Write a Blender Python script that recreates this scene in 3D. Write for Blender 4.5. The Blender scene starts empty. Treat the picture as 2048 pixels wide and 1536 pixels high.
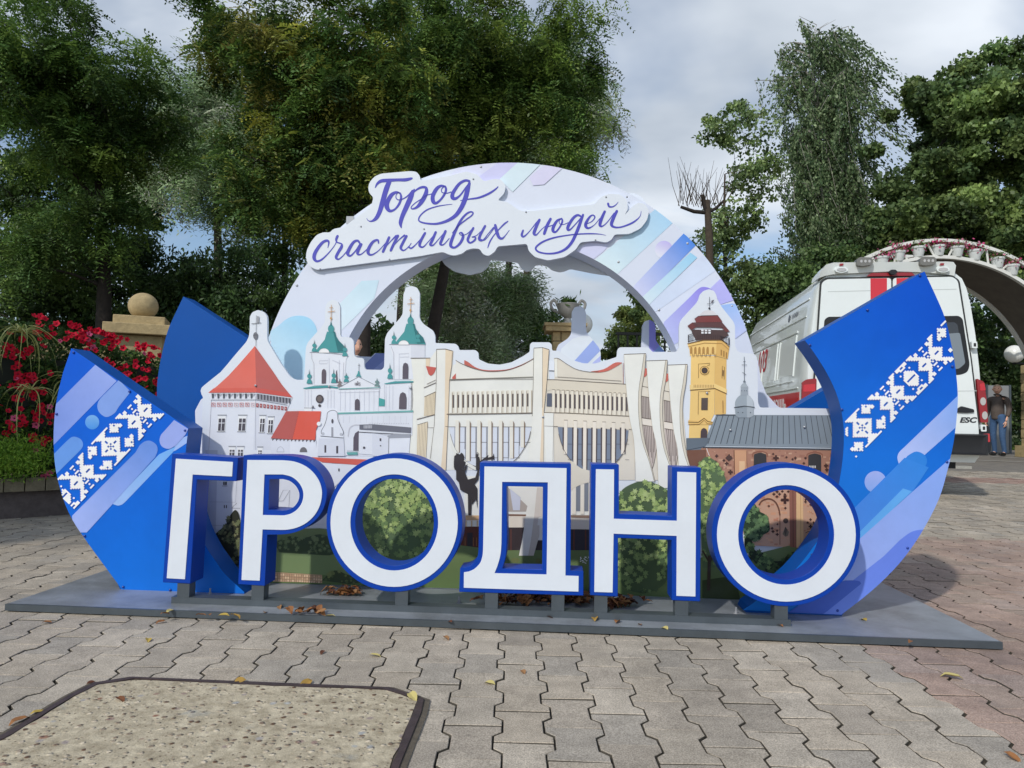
import bpy, bmesh, math, random
import numpy as np
from mathutils import Vector, Matrix, geometry, noise
random.seed(7); RNG = np.random.default_rng(7)
scene = bpy.context.scene
col = scene.collection
rad = math.radians

# ---------------- camera ----------------
FPX, CAMH = 1420.0, 0.86
TH, RO, AZ = math.atan(0.0481), 0.0215, rad(3.33)
Fv = Vector((0, math.cos(TH), math.sin(TH)))
_U0 = Vector((0, -math.sin(TH), math.cos(TH))); _R0 = Vector((1, 0, 0))
Rv = math.cos(RO)*_R0 + math.sin(RO)*_U0
Uv = -math.sin(RO)*_R0 + math.cos(RO)*_U0
CAM = Vector((0, 0, CAMH))
cam_data = bpy.data.cameras.new('camera'); cam_data.sensor_width = 36
cam_data.lens = FPX/2048*36; cam_data.clip_end = 3000; cam_data.clip_start = 0.05
cam = bpy.data.objects.new('camera', cam_data); col.objects.link(cam)
M = Matrix((Rv, Uv, -Fv)).transposed().to_4x4(); M.translation = CAM
cam.matrix_world = M
scene.camera = cam

# ---------------- light ----------------
SUN_AZ, SUN_EL = rad(32), rad(39)      # sun stands behind the viewer, 32 degrees to the left
to_sun = Vector((-math.sin(SUN_AZ)*math.cos(SUN_EL), -math.cos(SUN_AZ)*math.cos(SUN_EL), math.sin(SUN_EL)))
sd = bpy.data.lights.new('sun', 'SUN'); sd.energy = 2.75; sd.angle = rad(1.6); sd.color = (1.0, 0.96, 0.90)
sun = bpy.data.objects.new('sun', sd); col.objects.link(sun)
sun.rotation_euler = to_sun.to_track_quat('Z', 'Y').to_euler(); sun.location = (-8, -14, 16)

world = bpy.data.worlds.new('World'); scene.world = world; world.use_nodes = True
wn, wl = world.node_tree.nodes, world.node_tree.links
wn.clear()
sky = wn.new('ShaderNodeTexSky'); sky.sky_type = 'NISHITA'; sky.sun_disc = False
sky.sun_elevation = SUN_EL; sky.sun_rotation = rad(180)+SUN_AZ
sky.air_density = 1.0; sky.dust_density = 0.6; sky.ozone_density = 1.5
tc = wn.new('ShaderNodeTexCoord')
sep = wn.new('ShaderNodeSeparateXYZ'); wl.new(tc.outputs['Generated'], sep.inputs[0])
def wmath(op, a, b=None, clamp=False):
    n = wn.new('ShaderNodeMath'); n.operation = op; n.use_clamp = clamp
    for i, v in enumerate((a, b)):
        if v is None: continue
        if isinstance(v, (int, float)): n.inputs[i].default_value = v
        else: wl.new(v, n.inputs[i])
    return n.outputs[0]
zz = wmath('ADD', wmath('MAXIMUM', sep.outputs[2], 0.0), 0.28)
cmb = wn.new('ShaderNodeCombineXYZ')
wl.new(wmath('DIVIDE', sep.outputs[0], zz), cmb.inputs[0]); wl.new(wmath('DIVIDE', sep.outputs[1], zz), cmb.inputs[1])
mp = wn.new('ShaderNodeMapping'); wl.new(cmb.outputs[0], mp.inputs[0])
mp.inputs['Location'].default_value = (0.35, 0.2, 0.0); mp.inputs['Rotation'].default_value = (0, 0, 0.5); mp.inputs['Scale'].default_value = (1.0, 1.5, 1)
nz = wn.new('ShaderNodeTexNoise'); nz.inputs['Scale'].default_value = 0.8; nz.inputs['Detail'].default_value = 6; nz.inputs['Roughness'].default_value = 0.5
nz.inputs['Distortion'].default_value = 0.35
wl.new(mp.outputs[0], nz.inputs[0])
nz2 = wn.new('ShaderNodeTexNoise'); nz2.inputs['Scale'].default_value = 1.5; nz2.inputs['Detail'].default_value = 5; nz2.inputs['Roughness'].default_value = 0.45
wl.new(mp.outputs[0], nz2.inputs[0])
cov = wn.new('ShaderNodeValToRGB'); cov.color_ramp.elements[0].position = 0.43; cov.color_ramp.elements[1].position = 0.56
wl.new(nz.outputs['Fac'], cov.inputs[0])
cc = wn.new('ShaderNodeValToRGB'); cc.color_ramp.elements[0].position = 0.34; cc.color_ramp.elements[1].position = 0.66
cc.color_ramp.elements[0].color = (0.52, 0.60, 0.71, 1); cc.color_ramp.elements[1].color = (1.06, 1.13, 1.22, 1)
wl.new(nz2.outputs['Fac'], cc.inputs[0])
SKY_STRENGTH = 0.15
cb = wn.new('ShaderNodeMix'); cb.data_type = 'RGBA'; cb.blend_type = 'MULTIPLY'; cb.inputs['Factor'].default_value = 1
wl.new(cc.outputs[0], cb.inputs['A']); cb.inputs['B'].default_value = (1/SKY_STRENGTH,)*3+(1,)
mx = wn.new('ShaderNodeMix'); mx.data_type = 'RGBA'; mx.clamp_factor = True
wl.new(cov.outputs[0], mx.inputs['Factor']); wl.new(sky.outputs[0], mx.inputs['A']); wl.new(cb.outputs['Result'], mx.inputs['B'])
bg = wn.new('ShaderNodeBackground'); bg.inputs[1].default_value = SKY_STRENGTH
wl.new(mx.outputs['Result'], bg.inputs[0])
wo = wn.new('ShaderNodeOutputWorld'); wl.new(bg.outputs[0], wo.inputs[0])

vs = scene.view_settings
vs.view_transform = 'Standard'; vs.look = 'None'; vs.exposure = -0.22; vs.gamma = 1.0; vs.use_curve_mapping = False

# ---------------- geometry helpers ----------------
ud = Vector((math.cos(AZ), -math.sin(AZ), 0)); vd = Vector((math.sin(AZ), math.cos(AZ), 0))
def ray(x, y): return Fv + Rv*((x-1024)/FPX) - Uv*((y-768)/FPX)
def S(x, y, v):                       # photo pixel -> point on the sign plane at depth v
    d = ray(x, y); return CAM + d*(v/d.dot(vd))
def UZ(x, y, v):
    p = S(x, y, v); return (p.dot(ud), p.z)
def W(u, v, z): return ud*u + vd*v + Vector((0, 0, z))
def gz(y): return max(0.0, (y-6.0))*0.0150   # the square rises gently away from the sign
def G(x, y, z=0.0):
    d = ray(x, y); return CAM + d*((z-CAMH)/d.z)
def D(x, y, dist):                    # point at forward distance dist
    d = ray(x, y); return CAM + d*(dist/d.y)
def fr(x0, y0, s): return lambda pts: [(x0+p[0]/s, y0+p[1]/s)+tuple(p[2:]) for p in pts]

def lin(c): return c/12.92 if c <= 0.04045 else ((c+0.055)/1.055)**2.4
def C(r, g, b, k=1.0): return tuple(min(0.9, lin(v/255)*k) for v in (r, g, b))

MATS = {}
def mat(name, color=(0.5,)*3, rough=0.5, metal=0.0, spec=0.5, attr=None, objcol=False, noise_amt=0.0, noise_scale=8.0, bump=0.0, bump_scale=30.0,
        coat=0.0, trans=0.0, emit=None, dirt=0.0, dirt_col=(0.1, 0.08, 0.06), tl=None):
    if name in MATS: return MATS[name]
    m = bpy.data.materials.new(name); m.use_nodes = True
    n, l = m.node_tree.nodes, m.node_tree.links
    b = n['Principled BSDF']
    b.inputs['Roughness'].default_value = rough; b.inputs['Metallic'].default_value = metal
    b.inputs['Specular IOR Level'].default_value = spec
    b.inputs['Coat Weight'].default_value = coat
    b.inputs['Transmission Weight'].default_value = trans
    src = None
    if attr:
        a = n.new('ShaderNodeAttribute'); a.attribute_name = attr; src = a.outputs['Color']
    elif objcol:
        a = n.new('ShaderNodeObjectInfo'); src = a.outputs['Color']
    else:
        a = n.new('ShaderNodeRGB'); a.outputs[0].default_value = tuple(color)+(1,); src = a.outputs[0]
    gtc = n.new('ShaderNodeNewGeometry')
    if noise_amt:
        t = n.new('ShaderNodeTexNoise'); t.inputs['Scale'].default_value = noise_scale; t.inputs['Detail'].default_value = 6; t.inputs['Roughness'].default_value = 0.65
        l.new(gtc.outputs['Position'], t.inputs['Vector'])
        mr = n.new('ShaderNodeMapRange'); mr.inputs['From Min'].default_value = 0.25; mr.inputs['From Max'].default_value = 0.75
        mr.inputs['To Min'].default_value = 1-noise_amt; mr.inputs['To Max'].default_value = 1+noise_amt
        l.new(t.outputs['Fac'], mr.inputs['Value'])
        mm = n.new('ShaderNodeVectorMath'); mm.operation = 'SCALE'
        l.new(src, mm.inputs[0]); l.new(mr.outputs[0], mm.inputs['Scale']); src = mm.outputs[0]
    if dirt:
        t = n.new('ShaderNodeTexNoise'); t.inputs['Scale'].default_value = 2.3; t.inputs['Detail'].default_value = 9; t.inputs['Roughness'].default_value = 0.7
        l.new(gtc.outputs['Position'], t.inputs['Vector'])
        r = n.new('ShaderNodeValToRGB'); r.color_ramp.elements[0].position = 0.5; r.color_ramp.elements[1].position = 0.78
        l.new(t.outputs['Fac'], r.inputs[0])
        k = n.new('ShaderNodeMath'); k.operation = 'MULTIPLY'; k.inputs[1].default_value = dirt; l.new(r.outputs[0], k.inputs[0])
        x = n.new('ShaderNodeMix'); x.data_type = 'RGBA'; l.new(k.outputs[0], x.inputs['Factor']); l.new(src, x.inputs['A']); x.inputs['B'].default_value = tuple(dirt_col)+(1,)
        src = x.outputs['Result']
    l.new(src, b.inputs['Base Color'])
    if bump:
        t = n.new('ShaderNodeTexNoise'); t.inputs['Scale'].default_value = bump_scale; t.inputs['Detail'].default_value = 5
        l.new(gtc.outputs['Position'], t.inputs['Vector'])
        bp = n.new('ShaderNodeBump'); bp.inputs['Strength'].default_value = bump; bp.inputs['Distance'].default_value = 0.01
        l.new(t.outputs['Fac'], bp.inputs['Height']); l.new(bp.outputs[0], b.inputs['Normal'])
    if emit:
        b.inputs['Emission Color'].default_value = tuple(emit[:3])+(1,); b.inputs['Emission Strength'].default_value = emit[3]
    if tl:
        o = n['Material Output']
        ts = n.new('ShaderNodeBsdfTranslucent'); l.new(src, ts.inputs[0])
        sc2 = n.new('ShaderNodeMixShader'); sc2.inputs[0].default_value = tl
        l.new(b.outputs[0], sc2.inputs[1]); l.new(ts.outputs[0], sc2.inputs[2]); l.new(sc2.outputs[0], o.inputs['Surface'])
    MATS[name] = m; return m

def root(name, loc, label=None, cat=None, group=None):
    o = bpy.data.objects.new(name, None); o.empty_display_size = 0.1; col.objects.link(o); o.location = loc
    if label: tag(o, label, cat, group)
    return o
def tag(o, label, cat, group=None, kind=None):
    if label: o['label'] = label
    if cat: o['category'] = cat
    if group: o['group'] = group
    if kind: o['kind'] = kind
    return o
def wloc(o):
    p = Vector(o.location)
    while o.parent: o = o.parent; p += Vector(o.location)
    return p
def obj(name, verts, faces, m, parent=None, smooth=None, loc=None, colors=None):
    """verts in world space; with a parent they are stored relative to it"""
    base = wloc(parent) if parent else Vector(loc or (0, 0, 0))
    me = bpy.data.meshes.new(name)
    me.from_pydata([tuple(Vector(v)-base) for v in verts], [], [tuple(f) for f in faces])
    if m: me.materials.append(m if not isinstance(m, str) else MATS[m])
    if colors is not None:
        ca = me.color_attributes.new('col', 'FLOAT_COLOR', 'POINT')
        ca.data.foreach_set('color', np.array([tuple(c)+(1.0,) for c in colors], dtype=np.float32).ravel())
    if smooth is not None:
        me.polygons.foreach_set('use_smooth', [True]*len(me.polygons)); me.set_sharp_from_angle(angle=rad(smooth))
    me.update()
    o = bpy.data.objects.new(name, me); col.objects.link(o)
    if parent: o.parent = parent
    else: o.location = base
    return o

class MB:
    def __init__(s): s.v = []; s.f = []; s.c = []
    def add(s, v, f, c=None):
        n = len(s.v); s.v += [Vector(p) for p in v]; s.f += [tuple(i+n for i in q) for q in f]
        if c is not None: s.c += [c]*len(v) if isinstance(c[0], (int, float)) else list(c)
        return s
    def box(s, o, ax, ay, az, c=None):     # o = centre, half axes vectors
        o, ax, ay, az = map(Vector, (o, ax, ay, az))
        v = [o+ax*i+ay*j+az*k for i in (-1, 1) for j in (-1, 1) for k in (-1, 1)]
        return s.add(v, [(0,1,3,2),(4,6,7,5),(0,4,5,1),(2,3,7,6),(0,2,6,4),(1,5,7,3)], c)
    def aabox(s, lo, hi, c=None):
        lo, hi = Vector(lo), Vector(hi); m, h = (lo+hi)/2, (hi-lo)/2
        return s.box(m, (h.x,0,0), (0,h.y,0), (0,0,h.z), c)
    def tube(s, pts, rr, n=8, cap=True, c=None):
        pts = [Vector(p) for p in pts]; rr = rr if hasattr(rr, '__len__') else [rr]*len(pts)
        v = []; up = Vector((0.13, 0.21, 0.97)).normalized()
        x = None
        for i, p in enumerate(pts):
            t = (pts[min(i+1, len(pts)-1)]-pts[max(i-1, 0)]).normalized()
            if x is None:
                x = t.cross(up)
                if x.length < 1e-3: x = t.cross(Vector((1, 0, 0)))
            x = (x - t*x.dot(t)).normalized(); y = t.cross(x)
            for k in range(n):
                a = 2*math.pi*k/n; v.append(p+(x*math.cos(a)+y*math.sin(a))*rr[i])
        f = [(i*n+k, i*n+(k+1) % n, (i+1)*n+(k+1) % n, (i+1)*n+k) for i in range(len(pts)-1) for k in range(n)]
        if cap: f += [tuple(range(n))[::-1], tuple((len(pts)-1)*n+k for k in range(n))]
        return s.add(v, f, c)
    def lathe(s, o, prof, n=24, axis=(0,0,1), c=None):
        o = Vector(o); z = Vector(axis).normalized(); x = z.orthogonal().normalized(); y = z.cross(x)
        v = [o+z*h+(x*math.cos(2*math.pi*k/n)+y*math.sin(2*math.pi*k/n))*r for r, h in prof for k in range(n)]
        f = [(i*n+k, i*n+(k+1) % n, (i+1)*n+(k+1) % n, (i+1)*n+k) for i in range(len(prof)-1) for k in range(n)]
        f += [tuple(range(n))[::-1], tuple((len(prof)-1)*n+k for k in range(n))]
        return s.add(v, f, c)
    def build(s, name, m, parent=None, smooth=None, loc=None):
        return obj(name, s.v, s.f, m, parent, smooth, loc, s.c if s.c else None)

def cr(pts, n=6, closed=False):          # Catmull-Rom through points (any dimension)
    P = [np.array(p, float) for p in pts]; out = []
    m = len(P); rng = range(m if closed else m-1)
    g = (lambda i: P[i % m]) if closed else (lambda i: P[max(0, min(m-1, i))])
    for i in rng:
        a, b, c, d = g(i-1), g(i), g(i+1), g(i+2)
        for k in range(n):
            t = k/n
            out.append(0.5*((2*b)+(c-a)*t+(2*a-5*b+4*c-d)*t*t+(3*b-a-3*c+d)*t**3))
    if not closed: out.append(P[-1])
    return [tuple(p) for p in out]
def ell(cx, cy, rx, ry, n=64, a0=0, a1=360):
    return [(cx+rx*math.cos(rad(a0+(a1-a0)*k/n)), cy+ry*math.sin(rad(a0+(a1-a0)*k/n))) for k in range(n if a1-a0 == 360 else n+1)]
def rounded(pts, r=4.0, n=4):            # round polygon corners
    out = []; m = len(pts)
    for i in range(m):
        p0, p1, p2 = (np.array(pts[(i+k) % m], float) for k in (-1, 0, 1))
        a, b = p0-p1, p2-p1; la, lb = np.linalg.norm(a), np.linalg.norm(b)
        rr = min(r, la*0.45, lb*0.45)
        q0, q1 = p1+a/la*rr, p1+b/lb*rr
        for k in range(n+1):
            t = k/n; out.append(tuple((1-t)**2*q0+2*t*(1-t)*p1+t*t*q1))
    return out
def prism_uz(outer, holes, v0, v1, to=None):
    """solid from (u,z) outlines between depths v0 (front) and v1"""
    loops = [outer]+list(holes)
    tris = geometry.tessellate_polygon([[Vector((p[0], p[1], 0)) for p in L] for L in loops])
    flat = [p for L in loops for p in L]; N = len(flat)
    V = [W(p[0], v0, p[1]) for p in flat]+[W(p[0], v1, p[1]) for p in flat]
    Fc = []
    for t in tris:
        a, b, c = [flat[i] for i in t]
        ccw = (b[0]-a[0])*(c[1]-a[1])-(b[1]-a[1])*(c[0]-a[0])
        if abs(ccw) < 1e-12: continue
        tt = t if ccw > 0 else t[::-1]
        Fc.append(tuple(tt)); Fc.append(tuple(i+N for i in tt[::-1]))
    s = 0
    for li, L in enumerate(loops):
        m = len(L); area = sum(L[i][0]*L[(i+1) % m][1]-L[(i+1) % m][0]*L[i][1] for i in range(m))
        flip = (area > 0) != (li == 0)
        for i in range(m):
            a, b = s+i, s+(i+1) % m
            q = (a, a+N, b+N, b)
            Fc.append(q[::-1] if flip else q)
        s += m
    return V, Fc
def prism_px(outer, holes, v0, v1):
    return prism_uz([UZ(*p[:2], v0) for p in outer], [[UZ(*p[:2], v0) for p in h] for h in holes], v0, v1)
def clip_polys(subject, clips):
    """CDT clip: triangles (as px verts) of subject that lie inside clip polygon"""
    vs_, es_, fs_ = [], [], []
    for poly in (subject, clips):
        if sum(poly[i][0]*poly[(i+1) % len(poly)][1]-poly[(i+1) % len(poly)][0]*poly[i][1] for i in range(len(poly))) < 0: poly = poly[::-1]
        n0 = len(vs_); vs_ += [Vector(p[:2]) for p in poly]; fs_.append(list(range(n0, n0+len(poly))))
    ov, oe, of, _, _, off = geometry.delaunay_2d_cdt(vs_, es_, fs_, 1, 1e-4)
    tri = [f for f, src in zip(of, off) if 0 in src and 1 in src]
    return [tuple(p) for p in ov], tri

class Print:
    """flat printed artwork: coloured patches traced in photo pixels, laid a hair in front of a panel at depth v"""
    K = 1.16
    def __init__(s, v, step=0.0007, clip=None, sat=1.0): s.sat = sat; s.v = v; s.step = step; s.b = MB(); s.clip = clip; s.k = 0
    def put(s, pts, faces, layer, colr, grad=None):
        if s.sat < 1:
            lm = 0.3*colr[0]+0.55*colr[1]+0.15*colr[2]; colr = tuple(lm+(c-lm)*s.sat for c in colr)
        s.k += 1; off = s.v-0.0012-layer*s.step-(s.k % 60)*1e-5
        V = []
        for p in pts:
            q = S(p[0], p[1], s.v); V.append(W(q.dot(ud), off, q.z))
        if grad:
            (p0, p1, c1) = grad; d = np.array(p1)-np.array(p0); L = d.dot(d)
            A, B = np.array(C(*colr, s.K)), np.array(C(*c1, s.K))
            cols = [tuple(A+(B-A)*min(1, max(0, (np.array(p[:2])-np.array(p0)).dot(d)/L))) for p in pts]
        else: cols = C(*colr, s.K)
        s.b.add(V, faces, cols)
    def poly(s, pts, colr, layer=0, grad=None, clip=None):
        cl = clip or s.clip
        if cl:
            v, f = clip_polys(pts, cl)
            if f: s.put(v, f, layer, colr, grad)
            return
        t = geometry.tessellate_polygon([[Vector((p[0], p[1], 0)) for p in pts]])
        s.put(pts, [tuple(x) for x in t], layer, colr, grad)
    def line(s, pts, w, colr, layer=1):
        P = [np.array(p[:2], float) for p in pts]; n = len(P); Lf, Rt = [], []
        for i in range(n):
            t = P[min(i+1, n-1)]-P[max(i-1, 0)]; L = np.linalg.norm(t) or 1; nn = np.array((-t[1], t[0]))/L
            ww = (pts[i][2] if len(pts[i]) > 2 else w)/2
            Lf.append(tuple(P[i]+nn*ww)); Rt.append(tuple(P[i]-nn*ww))
        V = Lf+Rt
        s.put(V, [(i, i+1, n+i+1, n+i) for i in range(n-1)], layer, colr)
    def disc(s, x, y, r, colr, layer=1, n=14, ry=None): s.poly(ell(x, y, r, ry or r, n), colr, layer)
    def rect(s, x0, y0, x1, y1, colr, layer=1): s.poly([(x0, y0), (x1, y0), (x1, y1), (x0, y1)], colr, layer)
    def build(s, name, m, parent): return s.b.build(name, m, parent)
# ---------------- materials of the sign ----------------
K = 1.16
mat('letter_blue', C(0, 56, 152, K), rough=0.42, spec=0.25, noise_amt=0.08, noise_scale=7, dirt=0.22, dirt_col=C(40, 84, 160))
mat('letter_white', C(208, 214, 222, K), rough=0.42, noise_amt=0.035, noise_scale=6, dirt=0.16, dirt_col=C(186, 188, 186))
mat('panel_white', C(211, 217, 225, K), rough=0.45, noise_amt=0.02, noise_scale=3, dirt=0.06, dirt_col=C(185, 185, 180))
mat('arch_white', C(206, 212, 226, K), rough=0.42, noise_amt=0.03, noise_scale=2.5, dirt=0.08, dirt_col=C(185, 188, 190))
mat('fin_blue', C(0, 74, 152, K), rough=0.4, spec=0.25, noise_amt=0.05, noise_scale=4, dirt=0.08, dirt_col=C(60, 110, 180))
mat('print', attr='col', rough=0.48, spec=0.2, noise_amt=0.06, noise_scale=6, dirt=0.10, dirt_col=C(172, 178, 186))
mat('fin_print', attr='col', rough=0.45, spec=0.22, noise_amt=0.07, noise_scale=6, dirt=0.12, dirt_col=C(40, 96, 180))
mat('steel_plate', C(152, 157, 162), rough=0.45, metal=0.3, spec=0.5, noise_amt=0.28, noise_scale=5, bump=0.12, bump_scale=60, dirt=0.75, dirt_col=C(88, 90, 84))
mat('steel_tube', C(84, 92, 98), rough=0.4, metal=0.3, noise_amt=0.15, noise_scale=10, dirt=0.3, dirt_col=C(60, 62, 60))
mat('bolt_steel', C(170, 172, 176), rough=0.35, metal=0.3)
mat('bolt_blue', C(20, 60, 150), rough=0.35)

PT = 0.03                                  # plate top
V_PLATE, V_LET, V_FIN, V_PAN, V_ARCH = 2.91, 3.02, 3.22, 3.45, 3.66
D_LET, D_FIN, D_ARCH = 0.115, 0.135, 0.16
V_MID = V_ARCH+D_ARCH/2
UC, UCP, UCF = -0.2532, -0.285, -0.30

# base plate: turned-down front edge, lying just proud of the paving
bp = MB()
u0, u1, vb = -2.29, 1.762, 2*V_MID-V_PLATE
def pl(u, v, z): return W(u, v, z)
seg = 14
bpv = MB()
def slab(mb, ua, ub, va, vb_, za, zb):
    c = W((ua+ub)/2, (va+vb_)/2, (za+zb)/2); mb.box(c, ud*((ub-ua)/2), vd*((vb_-va)/2), Vector((0, 0, (zb-za)/2)))
r_plate = root('base_plate', W((u0+u1)/2, V_MID, 0), 'wide dark steel plate lying on the paving under the whole city sign', 'plate')
slab(bpv, u0, u1, V_PLATE+0.012, vb-0.012, 0.022, PT); bpv.build('sheet', 'steel_plate', r_plate)
e = MB(); slab(e, u0-0.001, u1+0.001, V_PLATE, V_PLATE+0.012, 0.004, PT+0.001); e.build('front_edge', 'steel_tube', r_plate)
e = MB(); slab(e, u0, u1, vb-0.012, vb, 0.004, PT+0.001); e.build('rear_edge', 'steel_tube', r_plate)
for uu in (u0+0.006, u1-0.006):
    e = MB(); slab(e, uu-0.006, uu+0.006, V_PLATE+0.012, vb-0.012, 0.004, 0.022); e.build('side_edge', 'steel_tube', r_plate)
for x, y in ((420, 1190), (918, 1205), (1472, 1228)):      # threaded studs
    p = G(x, y, PT); e = MB().lathe(p, [(0.012, 0.0), (0.012, 0.003), (0.007, 0.004), (0.007, 0.012), (0.004, 0.013), (0.004, 0.03)], 8); e.build('stud', 'bolt_steel', r_plate, 30)

# ---------------- letters ----------------
zG1, zG2 = fr(320, 890, 11.378), fr(300, 1100, 7.314)
zP = fr(400, 900, 5.297); zD1, zD2 = fr(910, 900, 7.314), fr(910, 1050, 7.314)
zH1, zH2 = fr(1170, 900, 7.585), fr(1220, 900, 4.955)
L_G = (zG1([(275,200),(1775,290),(1740,825),(840,790)])+zG2([(590,495),(185,475)]), [],
       zG1([(370,310),(1665,385),(1645,715),(750,670)])+zG2([(515,425),(250,410)]), [])
cv = lambda pts: cr(pts, 4)
L_P = (zP([(462,55)]+cv([(880,55),(1010,70),(1130,110),(1230,190),(1300,290),(1338,400),(1342,480),(1325,570),(1285,665),(1220,745),(1130,815),(1040,860),(950,885),(860,895)])+[(712,897),(685,1438),(405,1420)]),
       [zP([(735,308)]+cv([(880,308),(950,328),(1010,375),(1045,435),(1052,490),(1035,550),(990,605),(930,635),(880,643)])+[(725,634)])],
       zP([(505,105)]+cv([(880,108),(1000,122),(1110,165),(1195,230),(1260,320),(1290,410),(1292,490),(1270,590),(1215,690),(1130,770),(1030,820),(930,842),(860,845)])+[(665,840),(635,1382),(443,1375)]),
       [zP([(685,258)]+cv([(880,258),(970,282),(1040,335),(1085,405),(1098,480),(1080,560),(1030,630),(960,675),(890,692)])+[(667,688)])])
L_O = (ell(788.7,1045.6,136,138.2), [ell(789.2,1044.6,78.5,87)], ell(788.6,1045,127.2,128.4), [ell(788.8,1044.7,87.8,96.2)])
L_D = (zD1([(365,178),(1697,203)])+zD2([(1690,670),(1878,678),(1880,1035),(60,980),(75,628)]+cv([(140,622),(210,600),(270,555),(315,495),(338,420),(345,300)])),
       [zD1([(755,530),(1285,540)])+zD2([(1275,650),(690,640)]+cv([(725,540),(748,430),(757,300),(762,100)]))],
       zD1([(432,240),(1632,265)])+zD2([(1615,738),(1808,745),(1805,972),(130,915),(132,690)]+cv([(200,680),(270,650),(330,600),(375,540),(400,460),(410,380),(415,200)])),
       [zD1([(690,465),(1358,472)])+zD2([(1340,722),(578,703)]+cv([(620,600),(655,480),(672,380),(680,250)]))])
L_H = (zH1([(92,210),(515,222),(513,970),(1317,1000),(1320,257),(1760,268)])+zH2([(895,1502),(612,1490),(611,893),(80,872),(78,1455)])+[(1180.3,1190.4)], [],
       zH1([(165,290),(440,295),(435,1042),(1392,1072),(1398,330),(1685,340)])+zH2([(845,1450),(657,1443),(660,850),(35,828),(25,1410)])+[(1188.5,1183.5)], [])
L_O2 = (ell(1572.3,1069.5,148.5,143), [ell(1572,1069.5,86,90)], ell(1572.3,1069.5,138.6,133.4), [ell(1572,1069.5,96,99.6)])
r_let = root('letter_sign', W(-0.32, V_LET+0.05, PT), 'row of blue and white box letters spelling ГРОДНО on a steel rail', 'sign')
NAMES = ['letter_ge', 'letter_er', 'letter_o', 'letter_de', 'letter_en', 'letter_o']
for nm, (o_, h_, wo_, wh_) in zip(NAMES, (L_G, L_P, L_O, L_D, L_H, L_O2)):
    V, Fc = prism_px(o_, h_, V_LET, V_LET+D_LET)
    lo = obj(nm, V, Fc, 'letter_blue', r_let, 25)
    bev = lo.modifiers.new('edge', 'BEVEL'); bev.width = 0.0025; bev.segments = 2; bev.limit_method = 'ANGLE'; bev.angle_limit = rad(40)
    V, Fc = prism_px(wo_, wh_, V_LET, V_LET-0.0032)
    V = [W(p.dot(ud), V_LET-0.0032 if i < len(V)//2 else V_LET+0.0008, p.z) for i, p in enumerate(V)]
    obj('white_face', V, Fc, 'letter_white', lo)
rl = MB(); ua, ub = UZ(342, 1207, V_LET)[0], UZ(1582, 1253, V_LET)[0]
slab(rl, ua, ub, V_LET+0.001, V_LET+0.061, PT, PT+0.027); rl.build('rail', 'steel_tube', r_let)
for px, py in ((366, 1168), (515, 1170), (803, 1183), (983, 1187), (1116, 1190), (1202, 1193), (1364, 1202), (1563, 1214)):
    uu, z1 = UZ(px, py, V_LET); p = MB(); slab(p, uu-0.027, uu+0.027, V_LET+0.004, V_LET+0.058, PT+0.027, z1+0.012); p.build('post', 'steel_tube', r_let)

# ---------------- arch ----------------
ZC0 = 0.893; RO_A, RI_A = 1.306, 0.934; CI = -0.2343
def arc(cu, cz, r, a0, a1, n): return [(cu+r*math.cos(rad(a0+(a1-a0)*k/n)), cz+r*math.sin(rad(a0+(a1-a0)*k/n))) for k in range(n+1)]
flare = [UZ(x, y, V_ARCH) for x, y in ((1516,722),(1521.5,760),(1532.7,787.7),(1555,812),(1585,830),(1620,840))]
a_f = math.degrees(math.atan2(flare[0][1]-ZC0, flare[0][0]-UC))+2.0
right = [p for p in flare[::-1]]; mir = lambda p: (2*UC-p[0], p[1])
outer = [(right[0][0], PT)]+right+arc(UC, ZC0, RO_A, a_f, 180-a_f, 80)+[mir(p) for p in flare]+[(mir(flare[-1])[0], PT)]
inner = [(CI-RI_A, PT)]+arc(CI, 0.863, RI_A, 180, 0, 80)+[(CI+RI_A, PT)]
V, Fc = prism_uz(outer+inner, [], V_ARCH, V_ARCH+D_ARCH)
r_arch = root('ring_arch', W(UC, V_MID, PT), 'white half-ring arch with pale blue and lilac diagonal stripes behind the city panel', 'arch')
a_o = obj('arch_body', V, Fc, 'arch_white', r_arch, 25)
# arch print
zA7, zA8, zA1 = fr(1240, 400, 5.121), fr(530, 480, 5.485), fr(580, 310, 2.6947)
def px_of(u, v, z):
    q = W(u, v, z)-CAM; return (1024+FPX*q.dot(Rv)/q.dot(Fv), 768-FPX*q.dot(Uv)/q.dot(Fv))
ring_px = [px_of(u, V_ARCH, z) for u, z in outer+inner]
pr = Print(V_ARCH, clip=ring_px)
def stripe(p, z, pts, c0, layer, c1=None, g=None):
    q = z(pts); p.poly(q, c0, layer, (tuple(z([g[0]])[0][:2]), tuple(z([g[1]])[0][:2]), c1) if c1 else None)
WHT = (216, 221, 233)
stripe(pr, zA7, [(360,95),(540,235),(-60,790),(-260,620)], (165,202,232), 0, (205,222,238), ((440,160),(0,560)))
stripe(pr, zA7, [(650,345),(790,450),(230,1010),(90,960),(150,870)], (76,132,216), 1, (196,200,232), ((700,400),(200,900)))
stripe(pr, zA7, [(720,540),(790,590),(280,1090),(200,1020)], (150,200,228), 2, (204,220,238), ((740,560),(330,960)))
stripe(pr, zA7, [(920,500),(1100,640),(330,1170),(300,1060)], (200,210,234), 0)
pr.poly(zA7(ell(450,510,92,92,28)), (186,178,226), 0, (tuple(zA7([(470,420)])[0]), tuple(zA7([(400,570)])[0]), (214,216,232)))
stripe(pr, zA7, cr([(450,1250),(700,1010),(790,920),(850,890),(930,910),(980,960)],4)+[(900,1300),(400,1560)], (140,130,214), 1, (184,190,236), ((860,900),(450,1400)))
stripe(pr, zA7, [(930,900),(1120,720),(1300,980),(1030,1070)], (176,174,228), 2)
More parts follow.
